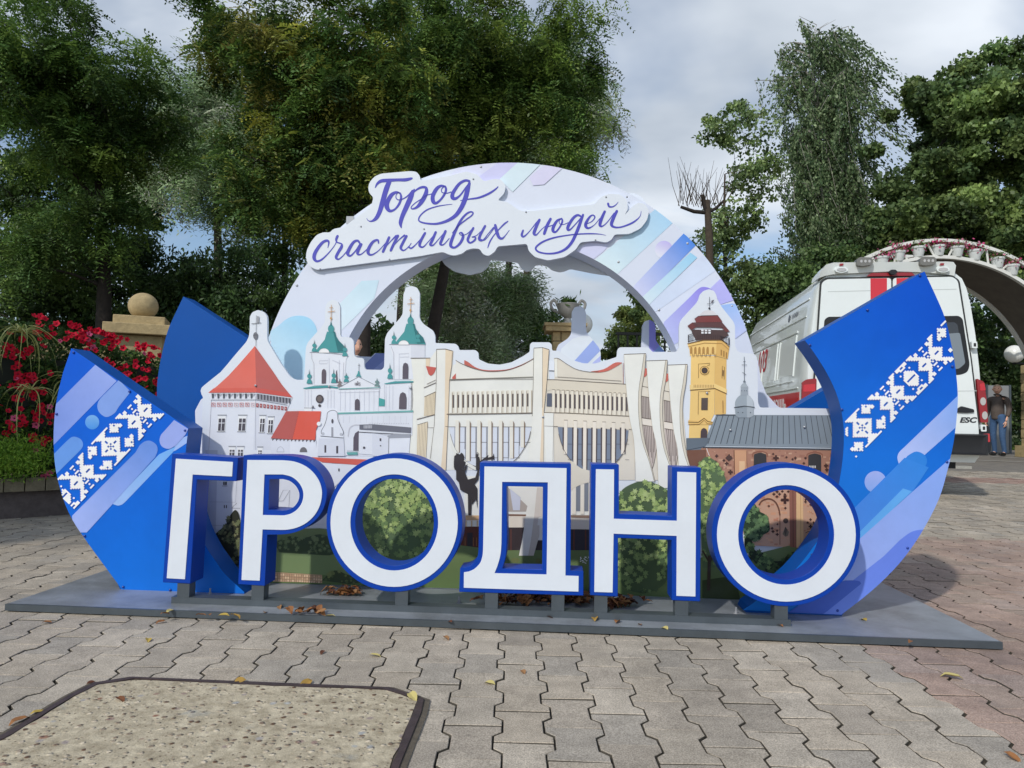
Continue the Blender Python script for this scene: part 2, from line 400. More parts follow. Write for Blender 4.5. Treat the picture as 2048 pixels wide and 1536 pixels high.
stripe(pr, zA7, [(1030,1080),(1150,1060),(1260,1090),(1400,1260),(1180,1420)], (150,182,230), 3, (188,196,238), ((1100,1070),(1200,1400)))
stripe(pr, zA1, [(860,110),(960,20),(1150,20),(1000,190)], (206,208,236), 0)
stripe(pr, zA1, [(1000,130),(1150,20),(1270,20),(1080,200)], (196,196,234), 1)
stripe(pr, zA1, [(1130,130),(1240,30),(1360,40),(1200,200)], (204,220,238), 2)
stripe(pr, zA1, [(1290,120),(1390,40),(1480,60),(1370,160),(1310,165)], (206,204,234), 3)
stripe(pr, zA1, [(1490,560),(1640,440),(1790,400),(1690,520),(1560,620)], (200,202,236), 1)
# left side blobs
stripe(pr, zA8, cr([(60,1000),(150,940),(220,880),(300,840),(400,832),(490,860),(550,930),(575,1010)],4)+[(480,1300),(480,1600),(100,1600)], (158,204,236), 1, (190,216,238), ((380,850),(150,1250)))
stripe(pr, zA8, [(-20,1200),(250,890),(300,850),(60,1020)], (190,212,236), 0)
stripe(pr, zA8, [(820,700),(1060,450),(1250,440),(1200,640),(840,990)], (192,216,238), 0, (208,222,238), ((1040,460),(850,900)))
pr.build('arch_print', 'print', r_arch)
def bolt(parent, x, y, v, m='bolt_steel', r=0.006):
    p = S(x, y, v); b = MB().lathe(p+vd*0.001, [(r, 0), (r*0.9, 0.0035), (r*0.45, 0.0055), (0.0004, 0.006)], 10, axis=-vd); b.build('bolt', m, parent, 40)
for x, y in ((962,334),(1318,620),(1464,612),(1375,487),(594,571),(1237,524)): bolt(r_arch, x, y, V_ARCH, r=0.007)

# ---------------- slogan board ----------------
zS1, zS2 = fr(600, 330, 5.12), fr(940, 370, 5.389)
V_SLO = V_ARCH-0.024
board = zS1([(170,1073),(110,1045),(75,1005),(60,940),(70,870),(110,790),(170,715),(240,688),(305,692),(340,655),(390,645),(445,638),(730,420),(752,330),(710,290),(697,235),(710,180),(760,120),(830,88),(1130,62),(1190,68),(1225,105),(1232,160)])
board += zA1([(860,112),(950,88),(1010,105),(1045,142),(1100,128),(1140,132),(1163,165),(1155,205),(1118,244),(1170,252),(1230,295),(1270,305),(1640,265),(1675,225),(1720,208),(1780,212),(1815,240),(1822,290),(1803,325),(1850,272),(1880,255),(1915,265),(1935,300),(1925,350),(1890,395),(1830,425),(1748,428),(1735,455),(1705,472),(1650,462),(1565,470),(1540,510),(1480,550),(1390,568),(1320,550),(1285,515),(1278,478),(1118,492),(1105,520),(1070,545),(1040,535),(1022,505),(985,503),(950,512),(930,530),(885,543),(850,535),(825,522),(700,545),(540,566)])
board = rounded(board, 5, 3)
r_slo = root('slogan_board', S(960, 520, V_SLO), 'white cut-out board with violet brush lettering Город счастливых людей on the arch', 'sign')
V, Fc = prism_px(board, [], V_SLO, V_SLO+0.02); obj('board', V, Fc, 'panel_white', r_slo, 30)
for x, y in ((700, 440), (900, 400), (1150, 440), (880, 450)):
    p = S(x, y, V_SLO+0.02); sp = MB(); slab(sp, p.dot(ud)-0.02, p.dot(ud)+0.02, V_SLO+0.0195, V_ARCH+0.0005, p.z-0.02, p.z+0.02); sp.build('spacer', 'bolt_steel', r_slo)
ink0, ink1 = (84, 82, 178), (58, 74, 172)
T1 = [
 [(770,235,8),(790,195,22),(830,165,34),(900,158,36),(1000,153,30),(1080,152,34),(1140,138,24),(1148,128,6)],
 [(915,170,45),(890,230,52),(865,310,52),(840,400,50),(815,480,45),(780,545,38),(735,575,18),(700,570,8),(683,545,5)],
 [(1030,290,12),(985,280,25),(935,310,40),(895,380,46),(890,430,48),(920,470,32),(970,455,20),(1015,400,24),(1035,340,24),(1030,300,18),(1005,285,10),(985,310,8),(985,340,10),(1010,358,10),(1060,345,12),(1110,310,14),(1150,260,12)],
 [(1170,250,14),(1135,330,50),(1090,430,50),(1050,520,44),(1030,590,38),(1035,635,16),(1042,645,4)],
 [(1120,330,14),(1180,265,16),(1240,230,24),(1290,235,28),(1290,290,42),(1250,370,44),(1200,430,28),(1150,450,14),(1140,430,10),(1180,390,10),(1240,350,10),(1300,310,10),(1350,295,10),(1400,260,12)],
 [(1490,220,16),(1440,215,26),(1395,250,38),(1360,320,40),(1365,375,40),(1395,390,28),(1440,355,22),(1485,290,24),(1495,240,22),(1475,222,14),(1450,250,9),(1455,280,10),(1500,290,10),(1550,275,10)],
 [(1735,165,22),(1690,160,26),(1630,195,30),(1570,280,36),(1560,330,40),(1590,345,30),(1640,310,18),(1700,230,16),(1735,190,20)],
 [(1735,185,26),(1715,260,46),(1690,350,48),(1650,440,46),(1590,520,38),(1500,575,30),(1400,602,22),(1310,600,18),(1240,585,16),(1215,560,14),(1235,515,14),(1300,460,14),(1400,425,12),(1500,408,8),(1560,402,4)],
 [(1640,365,6),(1730,350,14),(1830,335,20),(1930,295,22),(2000,250,16),(2030,220,8)],
 [(285,850,5),(295,790,18),(270,775,26),(220,805,30),(160,890,36),(145,950,36),(170,985,24),(220,970,18),(290,905,12),(350,830,8),(372,790,10)],
 [(385,728,26),(372,760,24),(378,790,14),(425,808,16),(425,840,30),(395,890,30),(370,945,28),(395,965,16),(440,930,10),(490,870,10)],
 [(612,800,20),(590,775,22),(550,790,28),(510,850,34),(488,905,34),(515,930,20),(565,885,14),(612,815,16)],
 [(628,812,26),(595,880,30),(592,912,24),(630,912,12),(700,850,9)],
 [(805,800,14),(795,768,20),(745,790,28),(702,860,34),(700,905,30),(735,920,18),(795,885,10),(850,830,8),(895,775,8)],
 [(912,742,26),(880,820,28),(850,888,26)], [(860,860,8),(930,780,10),(985,725,20)], [(1003,725,26),(960,810,28),(930,875,26)],
 [(940,850,8),(1010,770,10),(1070,720,18)], [(1090,728,26),(1052,800,28),(1032,850,26),(1062,875,14),(1110,840,8),(1140,800,8)],
 [(1112,838,16),(1140,852,16),(1190,810,10),(1250,740,10),(1285,695,14)], [(1280,698,24),(1240,770,28),(1225,825,26),(1260,840,14),(1310,790,8),(1370,720,8)],
 [(1390,688,24),(1355,770,28),(1335,815,26),(1365,820,14),(1420,760,8),(1480,690,8)], [(1490,678,26),(1455,760,28),(1438,808,26),(1470,815,12),(1530,750,8)],
 [(1560,700,10),(1620,625,14),(1700,560,14),(1755,520,14),(1772,490,14),(1745,480,16),(1700,505,20),(1645,570,24),(1590,680,28),(1550,780,32),(1545,830,30),(1585,845,20),(1640,800,26),(1670,735,28),(1655,695,18),(1632,700,10),(1655,720,8),(1710,705,8),(1760,660,10)],
 [(1775,645,22),(1735,720,26),(1718,770,26),(1745,797,18),(1790,768,20),(1795,740,14),(1760,738,8),(1810,720,7),(1850,680,6)],
 [(1895,625,24),(1850,710,26),(1835,760,26),(1870,772,12),(1930,700,8),(1985,635,10)]]
T2 = [
 [(120,590,18),(160,590,10),(220,520,8),(270,448,10)], [(272,432,26),(285,490,36),(310,560,32),(345,577,22),(380,545,10),(425,485,4)],
 [(408,392,12),(370,420,18),(320,470,14),(260,540,12),(215,610,16),(190,682,8)],
 [(572,490,20),(558,540,26),(582,555,20),(640,500,10),(720,400,12),(748,372,16)], [(748,376,28),(710,460,34),(690,520,34),(715,537,16),(770,480,8),(840,420,8)],
 [(868,366,28),(830,440,34),(800,525,30)], [(805,462,8),(870,440,10),(905,430,8)],
 [(990,362,14),(940,385,26),(900,450,34),(895,495,32),(925,505,20),(970,450,18),(995,392,20),(985,360,12),(962,385,8),(970,420,8),(1010,425,8),(1060,405,8)],
 [(1205,345,16),(1160,325,24),(1110,360,30),(1060,440,34),(1055,480,30),(1080,480,18),(1130,430,12),(1205,345,14)],
 [(1218,322,24),(1180,430,34),(1140,530,34),(1095,620,32),(1030,690,28),(940,730,22),(840,740,18),(750,725,18),(710,695,20),(720,660,20),(790,610,20),(900,570,18),(1030,545,14),(1160,530,14),(1300,525,14),(1400,530,8),(1465,543,3)],
 [(1245,425,8),(1310,395,10),(1345,350,14),(1325,325,14),(1290,345,22),(1250,410,32),(1250,450,32),(1280,465,20),(1340,430,8),(1400,360,8)],
 [(1452,286,26),(1415,370,34),(1400,430,32),(1425,445,16),(1480,400,10),(1555,300,10)],
 [(1582,282,28),(1540,370,36),(1525,430,32),(1560,455,20),(1620,455,16),(1700,430,18),(1770,395,18),(1830,340,8),(1845,280,4)],
 [(1488,202,24),(1500,232,20),(1535,235,14),(1570,215,10),(1598,182,4)]]
sl = Print(V_SLO, step=0.0)
k = 0
for zt, TT, sc_ in ((zS1, T1, 5.12), (zS2, T2, 5.389)):
    for st in TT:
        s2 = cr([(p[0], p[1], p[2]*1.0) for p in st], 7)
        q = [(a, b, max(0.3, w/sc_)) for a, b, w in zt(s2)]
        sl.line(q, 1, (80, 80, 176), k % 12); k += 1
        for e_ in (q[0], q[-1]):
            if e_[2] > 2: sl.poly(ell(e_[0], e_[1], e_[2]*0.48, e_[2]*0.48, 10), (80, 80, 176), k % 12)
sl.build('brush_lettering', 'print', r_slo)
for x, y in ((640.5,538),(779,519),(722,453),(848,458),(946.6,358),(1052,424),(1212,394),(1254,394),(1191,480)): bolt(r_slo, x, y, V_SLO, r=0.005)
# the same board, mirrored, on the far side of the arch
bm = [(2*UC-u, z-0.04) for u, z in [UZ(*p[:2], V_SLO) for p in board]][::-1]
r_slb = root('slogan_board', W(UC, V_ARCH+D_ARCH+0.01, 1.9), 'grey unlit back of the second slogan board hanging below the far edge of the arch', 'sign')
V, Fc = prism_uz(bm, [], V_ARCH+D_ARCH+0.006, V_ARCH+D_ARCH+0.026); obj('board', V, Fc, 'panel_white', r_slb, 30)
for du in (-0.35, 0, 0.35): sp = MB(); slab(sp, UC+du-0.02, UC+du+0.02, V_ARCH+D_ARCH-0.0005, V_ARCH+D_ARCH+0.0065, 1.98, 2.02); sp.build('spacer', 'bolt_steel', r_slb)

# ---------------- blue fins ----------------
finL = [(143,696.6)]+[(377,856.4)]+cv([(371.4,906),(374,960),(384,1020),(398,1064),(416.2,1100),(431.3,1122),(450.4,1148),(488.7,1184)])+[(488.7,1187),(245,1181)]+cv([(240.3,1173.4),(206,1127),(167.3,1073.3),(137.3,1024),(117.9,968),(109.3,916.5),(108,860.7),(113.6,800.5),(126.5,744.7)])
finR = [(1848.6,543)]+cv([(1869.8,588.4),(1891,640),(1906.2,709.5),(1913.1,758),(1915.2,797.3),(1912.2,842.8),(1906.2,888.2),(1895.6,934.8),(1876.3,999.2),(1840.8,1066.9),(1799,1125),(1744.2,1179.7),(1683,1228)])+[(1683,1229),(1486,1220)]+cv([(1487.2,1218.3),(1513.8,1200.3),(1585.6,1144),(1636.4,1080),(1652,1053),(1665,1020),(1676,976),(1685.1,918.4),(1687.6,867),(1683.6,827.6),(1673,788.3),(1654.9,748.9),(1630.6,709.5),(1609.5,680.8)])
def fin(name, uz, v, label):
    r = root(name, W(sum(p[0] for p in uz)/len(uz), v+D_FIN/2, PT), label, 'fin', 'blue curved fins of the city sign')
    V, Fc = prism_uz(uz, [], v, v+D_FIN); o = obj('fin_body', V, Fc, 'fin_blue', r, 25)
    bev = o.modifiers.new('edge', 'BEVEL'); bev.width = 0.003; bev.segments = 2; bev.limit_method = 'ANGLE'; bev.angle_limit = rad(40)
    return r
def settle(uz): 
    zm = min(p[1] for p in uz); return [(p[0], max(PT, p[1])) if p[1] > zm+0.02 else (p[0], PT) for p in uz]
uzL = settle([UZ(*p[:2], V_FIN) for p in finL]); uzR = settle([UZ(*p[:2], V_FIN) for p in finR])
fL = fin('blue_fin', uzL, V_FIN, 'blue fin printed with white folk ornament and stripes beside the letter Г')
fR = fin('blue_fin', uzR, V_FIN, 'tall blue fin printed with white folk ornament beside the last letter О')
VB = 2*V_MID-V_FIN-D_FIN
fB1 = fin('blue_fin', [(2*UCF-u, z) for u, z in uzR][::-1], VB, 'plain blue fin behind the printed castle tower')
fB2 = fin('blue_fin', [(2*UCF-u, z) for u, z in uzL][::-1], VB, 'plain blue fin half hidden behind the printed grey roof')
BL = (176, 190, 232); BL2 = (148, 166, 222)
zf = fr(100, 760, 5.119); z5 = fr(90, 560, 2.328)
p = Print(V_FIN, clip=finL)
p.poly(finL, (0, 84, 200), 0, ((150,720),(330,1150),(10,104,200)))
stripe(p, z5, [(235,395),(335,470),(30,780),(30,600)], (140,160,222), 1, (116,142,214), ((280,440),(60,700)))
stripe(p, z5, cr([(400,520),(345,590),(325,620),(285,638),(250,610),(250,565),(300,510),(345,465)],4), (124,154,218), 1)
p.poly(zf(ell(435,432,72,74,30)), (112,166,222), 1, (tuple(zf([(435,370)])[0]), tuple(zf([(435,500)])[0]), (70,138,214)))
stripe(p, zf, cr([(-20,820),(60,740),(180,620),(240,580),(310,600),(340,650),(320,710),(200,830),(40,990)],4), (98,146,218), 1)
stripe(p, zf, [(230,1390),(880,740)]+cr([(920,670),(970,630),(1030,622),(1090,660),(1105,720),(1080,790)],4)+[(380,1560),(240,1560)], (104,140,212), 2, (152,170,226), ((1000,700),(330,1400)))
stripe(p, zf, [(1240,740),(1330,600),(1440,560),(1440,620),(1290,720)], (150,178,230), 1)
stripe(p, zf, [(640,1265),(1120,760),(1290,680),(1260,740),(770,1250)]+cr([(740,1275),(700,1285),(660,1275)],3), (112,166,226), 1, (150,180,230), ((1150,760),(690,1270)))
stripe(p, zf, [(1275,410),(1420,500),(1390,560)]+cr([(1290,670),(1220,705),(1150,680),(1125,620),(1140,560)],4), (146,162,220), 3)
def ornament(pp, o, ea, eb, a0, a1):
    def cell(a, b):
        ab = abs(b); a = ((a+39) % 79)-39          # a=0 at motif A, period 79
        s = abs(a); 
        dB = 39.5-s; dX = s-24                      # distances to motif B and to the crossing
        if s <= 13:
            if s+ab <= 7: return not ((s, ab) in ((4, 0), (0, 4), (3, 0), (0, 3), (0, 0), (1, 1)))
            if ab >= 6 and s <= ab-5: return ab < 10
            q, w_ = abs(s-9), abs(ab-6)
            if q+w_ <= 3 and s+ab >= 11: return not (s-9 > 0 and ab-6 > 0 and q == w_)
            if (s in (12, 13) and ab in (4, 5)) or (s in (5, 6) and ab == 9): return True
            return False
        if abs(dX) <= 11:
            d = abs(dX)
            for kk in (2, 6):
                if d+abs(ab-kk) <= 1: return d+abs(ab-kk) == 0
            if abs(d-5)+ab <= 4: return not (abs(d-5) <= 1 and ab == 0)
            if abs(d-ab) <= 1 and ab <= 9: return True
            if ab in (7, 8) and d in (4, 5): return True
            if ab == 9 and d in (6, 7, 9, 10): return d != 6
            if d <= 1 and ab in (4, 8): return True
            return False
        if dB <= 5 and dB+ab <= 5.6: return not (ab == 0 and dB < 2.6)
        q, w_ = abs(dB-6), abs(ab-5)
        if q+w_ <= 2.6: return q+w_ > 0.9
        if ab == 9: return dB <= 5
        if ab == 8: return dB <= 4 and dB > 1
        if ab == 7: return dB <= 2
        return False
    mbV = []; mbF = []
    for a in range(a0, a1+1):
        for b in range(-9, 10):
            if not cell(a, b): continue
            c = np.array(o)+np.array(ea)*a+np.array(eb)*b
            n0 = len(mbV); e1, e2 = np.array(ea)*0.5, np.array(eb)*0.5
            quad = [tuple(c-e1-e2), tuple(c+e1-e2), tuple(c+e1+e2), tuple(c-e1+e2)]
            if all(inside(qp, pp.clip) for qp in quad): mbV += quad; mbF.append((n0, n0+1, n0+2, n0+3))
    pp.put(mbV, mbF, 6, (228, 230, 238))
def inside(pt, poly):
    x, y = pt; c = False; n = len(poly); j = n-1
    for i in range(n):
        xi, yi = poly[i][:2]; xj, yj = poly[j][:2]
        if (yi > y) != (yj > y) and x < (xj-xi)*(y-yi)/(yj-yi)+xi: c = not c
        j = i
    return c
ornament(p, (223, 893), (2.40, -2.53), (2.53, 2.36), -40, 38)
p.build('fin_print', 'fin_print', fL)
p = Print(V_FIN, clip=finR); z6 = fr(1660, 630, 4.654); zc3 = fr(1380, 880, 3.103)
p.poly(finR, (0, 76, 190), 0, ((1800,600),(1640,1050),(24,116,206)))
stripe(p, z6, [(1220,720),(1220,1000),(870,1310)]+cr([(640,1390),(625,1330),(640,1280),(690,1230)],4), (128,162,226), 1, (168,182,230), ((1180,850),(680,1330)))
stripe(p, z6, [(660,1380)]+cr([(720,1310),(800,1270),(880,1305),(900,1370),(870,1430)],4)+[(500,1760),(300,1720)], (44,122,206), 1.5, (66,126,214), ((800,1300),(500,1600)))
p.poly(zc3(ell(1150,260,68,68,28)), (150,166,222), 1, (tuple(zc3([(1130,200)])[0]), tuple(zc3([(1130,320)])[0]), (128,160,222)))
stripe(p, zc3, [(1010,430),(1330,110),(1480,170),(1380,320),(1060,600),(900,560)], (50,126,210), 2, (70,130,214), ((1400,120),(1050,500)))
stripe(p, zc3, [(1000,620),(1320,300),(1375,318),(1010,660)], (92,160,224), 3)
stripe(p, zc3, [(700,960),(1020,640),(1390,310),(1640,90),(1620,300),(1440,580),(1060,880),(860,1100),(640,1100)], (128,158,224), 3, (150,168,226), ((1500,250),(900,900)))
stripe(p, zc3, [(640,1160),(1200,720)]+cr([(1300,620),(1370,570),(1440,555),(1520,560)],4)+[(1500,700),(1000,1160)], (96,124,214), 4, (108,134,220), ((1400,600),(800,1050)))
stripe(p, zc3, [(560,1100),(860,900)]+cr([(960,870),(1040,872),(1060,890)],4)+[(850,1060),(640,1200)], (72,100,190), 5)
ornament(p, (1723.4, 855.6), (2.476, -2.50), (2.50, 2.476), -14, 78)
p.build('fin_print', 'fin_print', fR)
for f_, L in ((fL, ((147,705),(113,828),(259,783),(370,861),(169,1072),(246,1174),(340,1180))), (fR, ((1840,551),(1620,690),(1735,620),(1684,819),(1905,733),(1894,924),(1815,1096),(1624,1110),(1675,1221)))):
    for x, y in L: bolt(f_, x, y, V_FIN-0.004, 'bolt_blue', 0.006)
# ---------------- city panel ----------------
zL = fr(320, 570, 5.689); zCh = fr(590, 570, 4.388); z33 = fr(800, 560, 3.413); zR = fr(1080, 680, 5.484)
zF = fr(1340, 570, 4.654); zK = fr(1370, 720, 6.206); zCa = fr(380, 610, 4.8); zT = fr(815, 680, 5.907)
zLo = fr(400, 900, 5.297); zO1 = fr(680, 920, 5.907); zHh = fr(1220, 900, 4.955); zO2 = fr(1460, 930, 6.983)
top = [(402,1168),(405,800)]+zL([(490,1280),(470,1240),(460,1200),(475,1165),(510,1135),(690,990),(760,910),(850,800),(980,650),(1010,590),(1020,520),(1022,360),(1050,310),(1115,283),(1180,305),(1215,350),(1220,420),(1218,590),(1225,640),(1260,700),(1380,900),(1470,1030),(1510,1065),(1560,1080)])
top += zCh([(80,830),(88,700),(92,600),(97,540),(115,500),(240,360),(262,325),(268,190),(285,150),(330,128),(375,145),(396,190),(398,440),(410,456),(490,460),(515,490),(517,610),(535,635),(590,640),(605,655),(607,720),(620,742),(760,745),(782,720),(790,470),(810,420),(930,280),(945,250),(952,80),(975,25),(1020,8),(1070,22),(1095,70)])
top += z33([(132,250),(140,275),(160,300),(225,345),(240,380),(240,430),(380,435),(400,455),(402,478),(515,478),(535,495),(537,540),(600,570),(680,578),(760,562),(840,520),(885,490),(887,440),(900,425),(1020,425),(1036,440),(1038,482),(1085,483),(1105,497),(1170,545),(1250,568),(1330,570),(1410,548),(1480,525)])
top += zR([(848,110),(870,80),(1190,80),(1215,110),(1235,130)])
top += zF([(60,622),(85,580),(85,390),(95,345),(115,310),(250,165),(270,130),(280,90),(310,55),(365,38),(410,55),(432,95),(440,140),(470,190),(590,340),(605,380),(607,570),(625,610),(660,630),(780,640)])
top += [(1513,712),(1515,725),(1516,805),(1520,815),(1722,818),(1728,822),(1742,850),(1730,1000),(1600,1207)]
top = rounded(top, 3.0, 3)
PAN = [UZ(*p_[:2], V_PAN) for p_ in top]
zmin = min(p_[1] for p_ in PAN); PAN = [(u, PT if z < zmin+0.04 else z) for u, z in PAN]
r_pan = root('city_panel', W(UC, V_PAN+0.01, PT), 'white cut-out panel printed with the castle, church, theatre and fire tower of the city', 'panel')
V, Fc = prism_uz(PAN, [], V_PAN, V_PAN+0.02); obj('board', V, Fc, 'panel_white', r_pan, 30)
# far twin, seen from its back
PB = [(2*UCP-u, z) for u, z in PAN][::-1]; VPB = 2*V_MID-V_PAN-0.02
r_pb = root('city_panel', W(UCP, VPB+0.01, PT), 'pale striped back of the second city panel seen through the arch opening', 'panel')
V, Fc = prism_uz(PB, [], VPB, VPB+0.02); obj('board', V, Fc, 'arch_white', r_pb, 30)
pbpx = [px_of(u, VPB, z) for u, z in PB]
q = Print(VPB, clip=pbpx)
q.poly(z33([(1100,470),(1180,400),(1250,380),(1330,390),(1420,460),(1430,640),(1080,640)]), (216,222,236), 0)
q.poly(z33([(1170,575),(1345,380),(1410,440),(1270,580)]), (152,170,222), 1)
q.poly(z33([(1310,570),(1420,470),(1420,540),(1390,570)]), (176,184,230), 1)
q.poly(z33([(1700,260),(1800,200),(1860,330),(1880,500),(1700,500)]), (140,136,212), 1)
q.poly(z33([(1730,490),(1800,420),(1880,470),(1880,500)]), (130,160,214), 2)
q.poly(zA8([(1080,1380),(1260,1200),(1330,1200),(1330,1430),(1100,1430)]), (128,140,190), 1)
q.poly(zA8([(1180,1430),(1330,1300),(1330,1360),(1260,1430)]), (150,160,206), 2)
q.build('stripe_print', 'print', r_pb)

INK = (70, 72, 80); WALL = (214, 218, 226); SHADE = (196, 200, 210)
def Q(z, p_, pts, c, l=1): p_.poly(z(pts), c, l)
def Ln(z, p_, pts, w, c=INK, l=4): p_.line(z(pts), w, c, l)
def Bx(z, p_, x0, y0, x1, y1, c, l=1): p_.poly(z([(x0,y0),(x1,y0),(x1,y1),(x0,y1)]), c, l)

# --- castle ---
p = Print(V_PAN, sat=0.86)
Q(zCa, p, [(180,845),(640,845),(985,890),(935,1000),(900,1040),(780,1290),(780,1500),(150,1500),(195,920)], WALL, 0)
Q(zCa, p, [(632,845),(985,890),(930,1015),(780,1280),(780,1500),(605,1500)], (204,208,218), 1)
Ln(zCa, p, [(632,1500),(632,850)], 0.5, (150,152,160), 2); Ln(zCa, p, [(180,1440),(208,910)], 0.5, (140,142,150), 2)
Q(zCa, p, [(625,393),(640,840),(178,842),(260,780),(370,680),(480,560)], (226,104,88), 2)
Q(zCa, p, [(625,393),(640,840),(985,888),(880,760),(800,640)], (188,92,86), 2)
Q(zCa, p, [(178,842),(230,800),(640,795),(640,840)], (222,92,76), 3); Q(zCa, p, [(640,795),(640,840),(985,888),(930,840)], (204,84,76), 3)
Ln(zCa, p, [(640,100),(635,395)], 0.7); Ln(zCa, p, [(592,182),(686,172)], 1.0); p.disc(*zCa([(632,297)])[0], 4.6, (110,112,120), 4, ry=7.4)
Ln(zCa, p, [(610,290),(655,288)], 0.7, (60,60,66), 5); Q(zCa, p, [(645,105),(668,112),(664,170),(645,172)], (150,152,158), 4)
for x in range(8):
    xx = 210+x*53; Q(zCa, p, [(xx,850),(xx+22,850),(xx+20,890),(xx+6,900)], (84,88,96), 4); Q(zCa, p, [(xx+22,850),(xx+46,850),(xx+30,880)], (170,174,182), 3)
for x in range(11):
    xx = 650+x*30; yy = 853+x*4.2; Q(zCa, p, [(xx,yy),(xx+17,yy+2),(xx+15,yy+52),(xx+3,yy+48)], (84,84,92), 4)
Q(zCa, p, [(640,850),(975,897),(935,950),(640,905)], (150,150,160), 2)
Ln(zCa, p, [(205,912),(635,910),(935,960)], 0.8, (92,104,116), 5)
for x in range(8):
    xx = 212+x*54; c = (206,120,116) if x not in (4, 7) else (222,184,182)
    p.line(zCa([(xx,940),(xx+34,940),(xx+34,974),(xx,974),(xx,938)]), 1.1, c, 4); Bx(zCa, p, xx+11, 951, xx+23, 963, c, 4)
for x in range(9):
    xx = 638+x*34; yy = 942+x*4; Q(zCa, p, [(xx,yy),(xx+24,yy+3),(xx+22,yy+40),(xx,yy+37)], (166,84,84), 4); Q(zCa, p, [(xx+7,yy+12),(xx+17,yy+13),(xx+16,yy+27),(xx+7,yy+26)], (206,160,160), 5)
def win(z, p_, x, y, w, h, lean=-8, fr_=True):
    a = [(x,y),(x+w,y),(x+w+lean,y+h),(x+lean,y+h)]
    if fr_:
        Q(z, p_, [(x-14,y-38),(x+w+16,y-38),(x+w+12,y-26),(x-10,y-26)], (150,154,162), 3)
        Q(z, p_, [(x-10,y-26),(x+w+10,y-26),(x+w+4+lean,y+h+8),(x-6+lean,y+h+8)], (226,228,234), 2)
        Ln(z, p_, [(x-12+lean,y+h+10),(x+w+10+lean,y+h+10)], 0.9, (90,92,100), 4)
    Q(z, p_, a, (82,78,86), 4)
    Ln(z, p_, [(x+w/2,y),(x+w/2+lean,y+h)], 1.2, (222,224,230), 5); Ln(z, p_, [(x+lean*.35,y+h*.37),(x+w+lean*.35,y+h*.37)], 1.3, (222,224,230), 5)
win(zCa, p, 280, 1090, 60, 116); win(zCa, p, 476, 1090, 62, 116); win(zCa, p, 680, 1092, 40, 124); win(zCa, p, 760, 1105, 40, 120)
win(zCa, p, 385, 1390, 46, 60, -3); win(zCa, p, 466, 1390, 46, 60, -3); win(zCa, p, 660, 1395, 32, 60, -3)
# lower castle and wing
Q(zCa, p, [(925,1020),(1050,1018),(985,1292),(780,1278)], (186,88,82), 5); Q(zCa, p, [(1050,1018),(1260,1020),(1250,1110),(1215,1190),(1205,1295),(985,1292)], (224,86,68), 5)
for x in range(12): Q(zCa, p, [(790+x*36,1282+x*1.2),(815+x*36,1282+x*1.2),(795+x*36,1305+x*1.2)], (96,92,98), 5)
Q(zCa, p, [(782,1290),(1210,1300),(1240,1500),(780,1500)], (214,218,226), 3); Q(zCa, p, [(782,1290),(960,1298),(955,1500),(780,1500)], (206,210,220), 4)
p.poly(zCa(ell(1092,1412,36,48,16,180,360)), (110,108,112), 5); p.line(zCa(ell(872,1410,34,50,14,180,360)), 0.6, (150,152,160), 5); Ln(zCa, p, [(838,1410),(905,1410)], 0.6, (130,132,140), 5)
# castle below the letters
Q(zLo, p, [(60,0),(1000,0),(1400,120),(1400,760),(1330,780),(800,800),(420,760),(250,900),(90,760)], (212,216,224), 2)
Q(zLo, p, [(60,0),(190,0),(170,850),(90,760)], (190,194,206), 3)  # shadow of the letter Г painted into the print colour as a grey band
for (x, y, w, h) in ((250,335,16,34),(272,335,16,34),(258,582,10,32),(280,582,10,32),(1468,195,14,30)): Bx(zLo, p, x, y, x+w, y+h, (70,68,76), 5)
Ln(zLo, p, [(238,380),(296,380)], 0.9, (90,92,100), 5); Ln(zLo, p, [(110,548),(380,552),(395,330)], 0.5, (150,152,160), 4); Ln(zLo, p, [(340,612),(395,560)], 0.6, (120,122,130), 4); Ln(zLo, p, [(340,614),(430,616)], 0.6, (120,122,130), 4)
Ln(zLo, p, [(95,795),(250,800)], 0.5, (150,152,160), 4)
Q(zLo, p, [(1180,75),(1780,100),(1700,160),(1300,130)], (214,88,72), 5)
Q(zLo, p, [(1290,140),(1720,155),(1560,260),(1420,400)], (214,218,226), 3)
Ln(zLo, p, [(835,535),(885,425),(955,425),(885,538),(830,540)], 0.6, (120,122,130), 5); Ln(zLo, p, [(955,425),(945,605)], 0.5, (140,142,150), 5)
p.build('castle_print', 'print', r_pan)

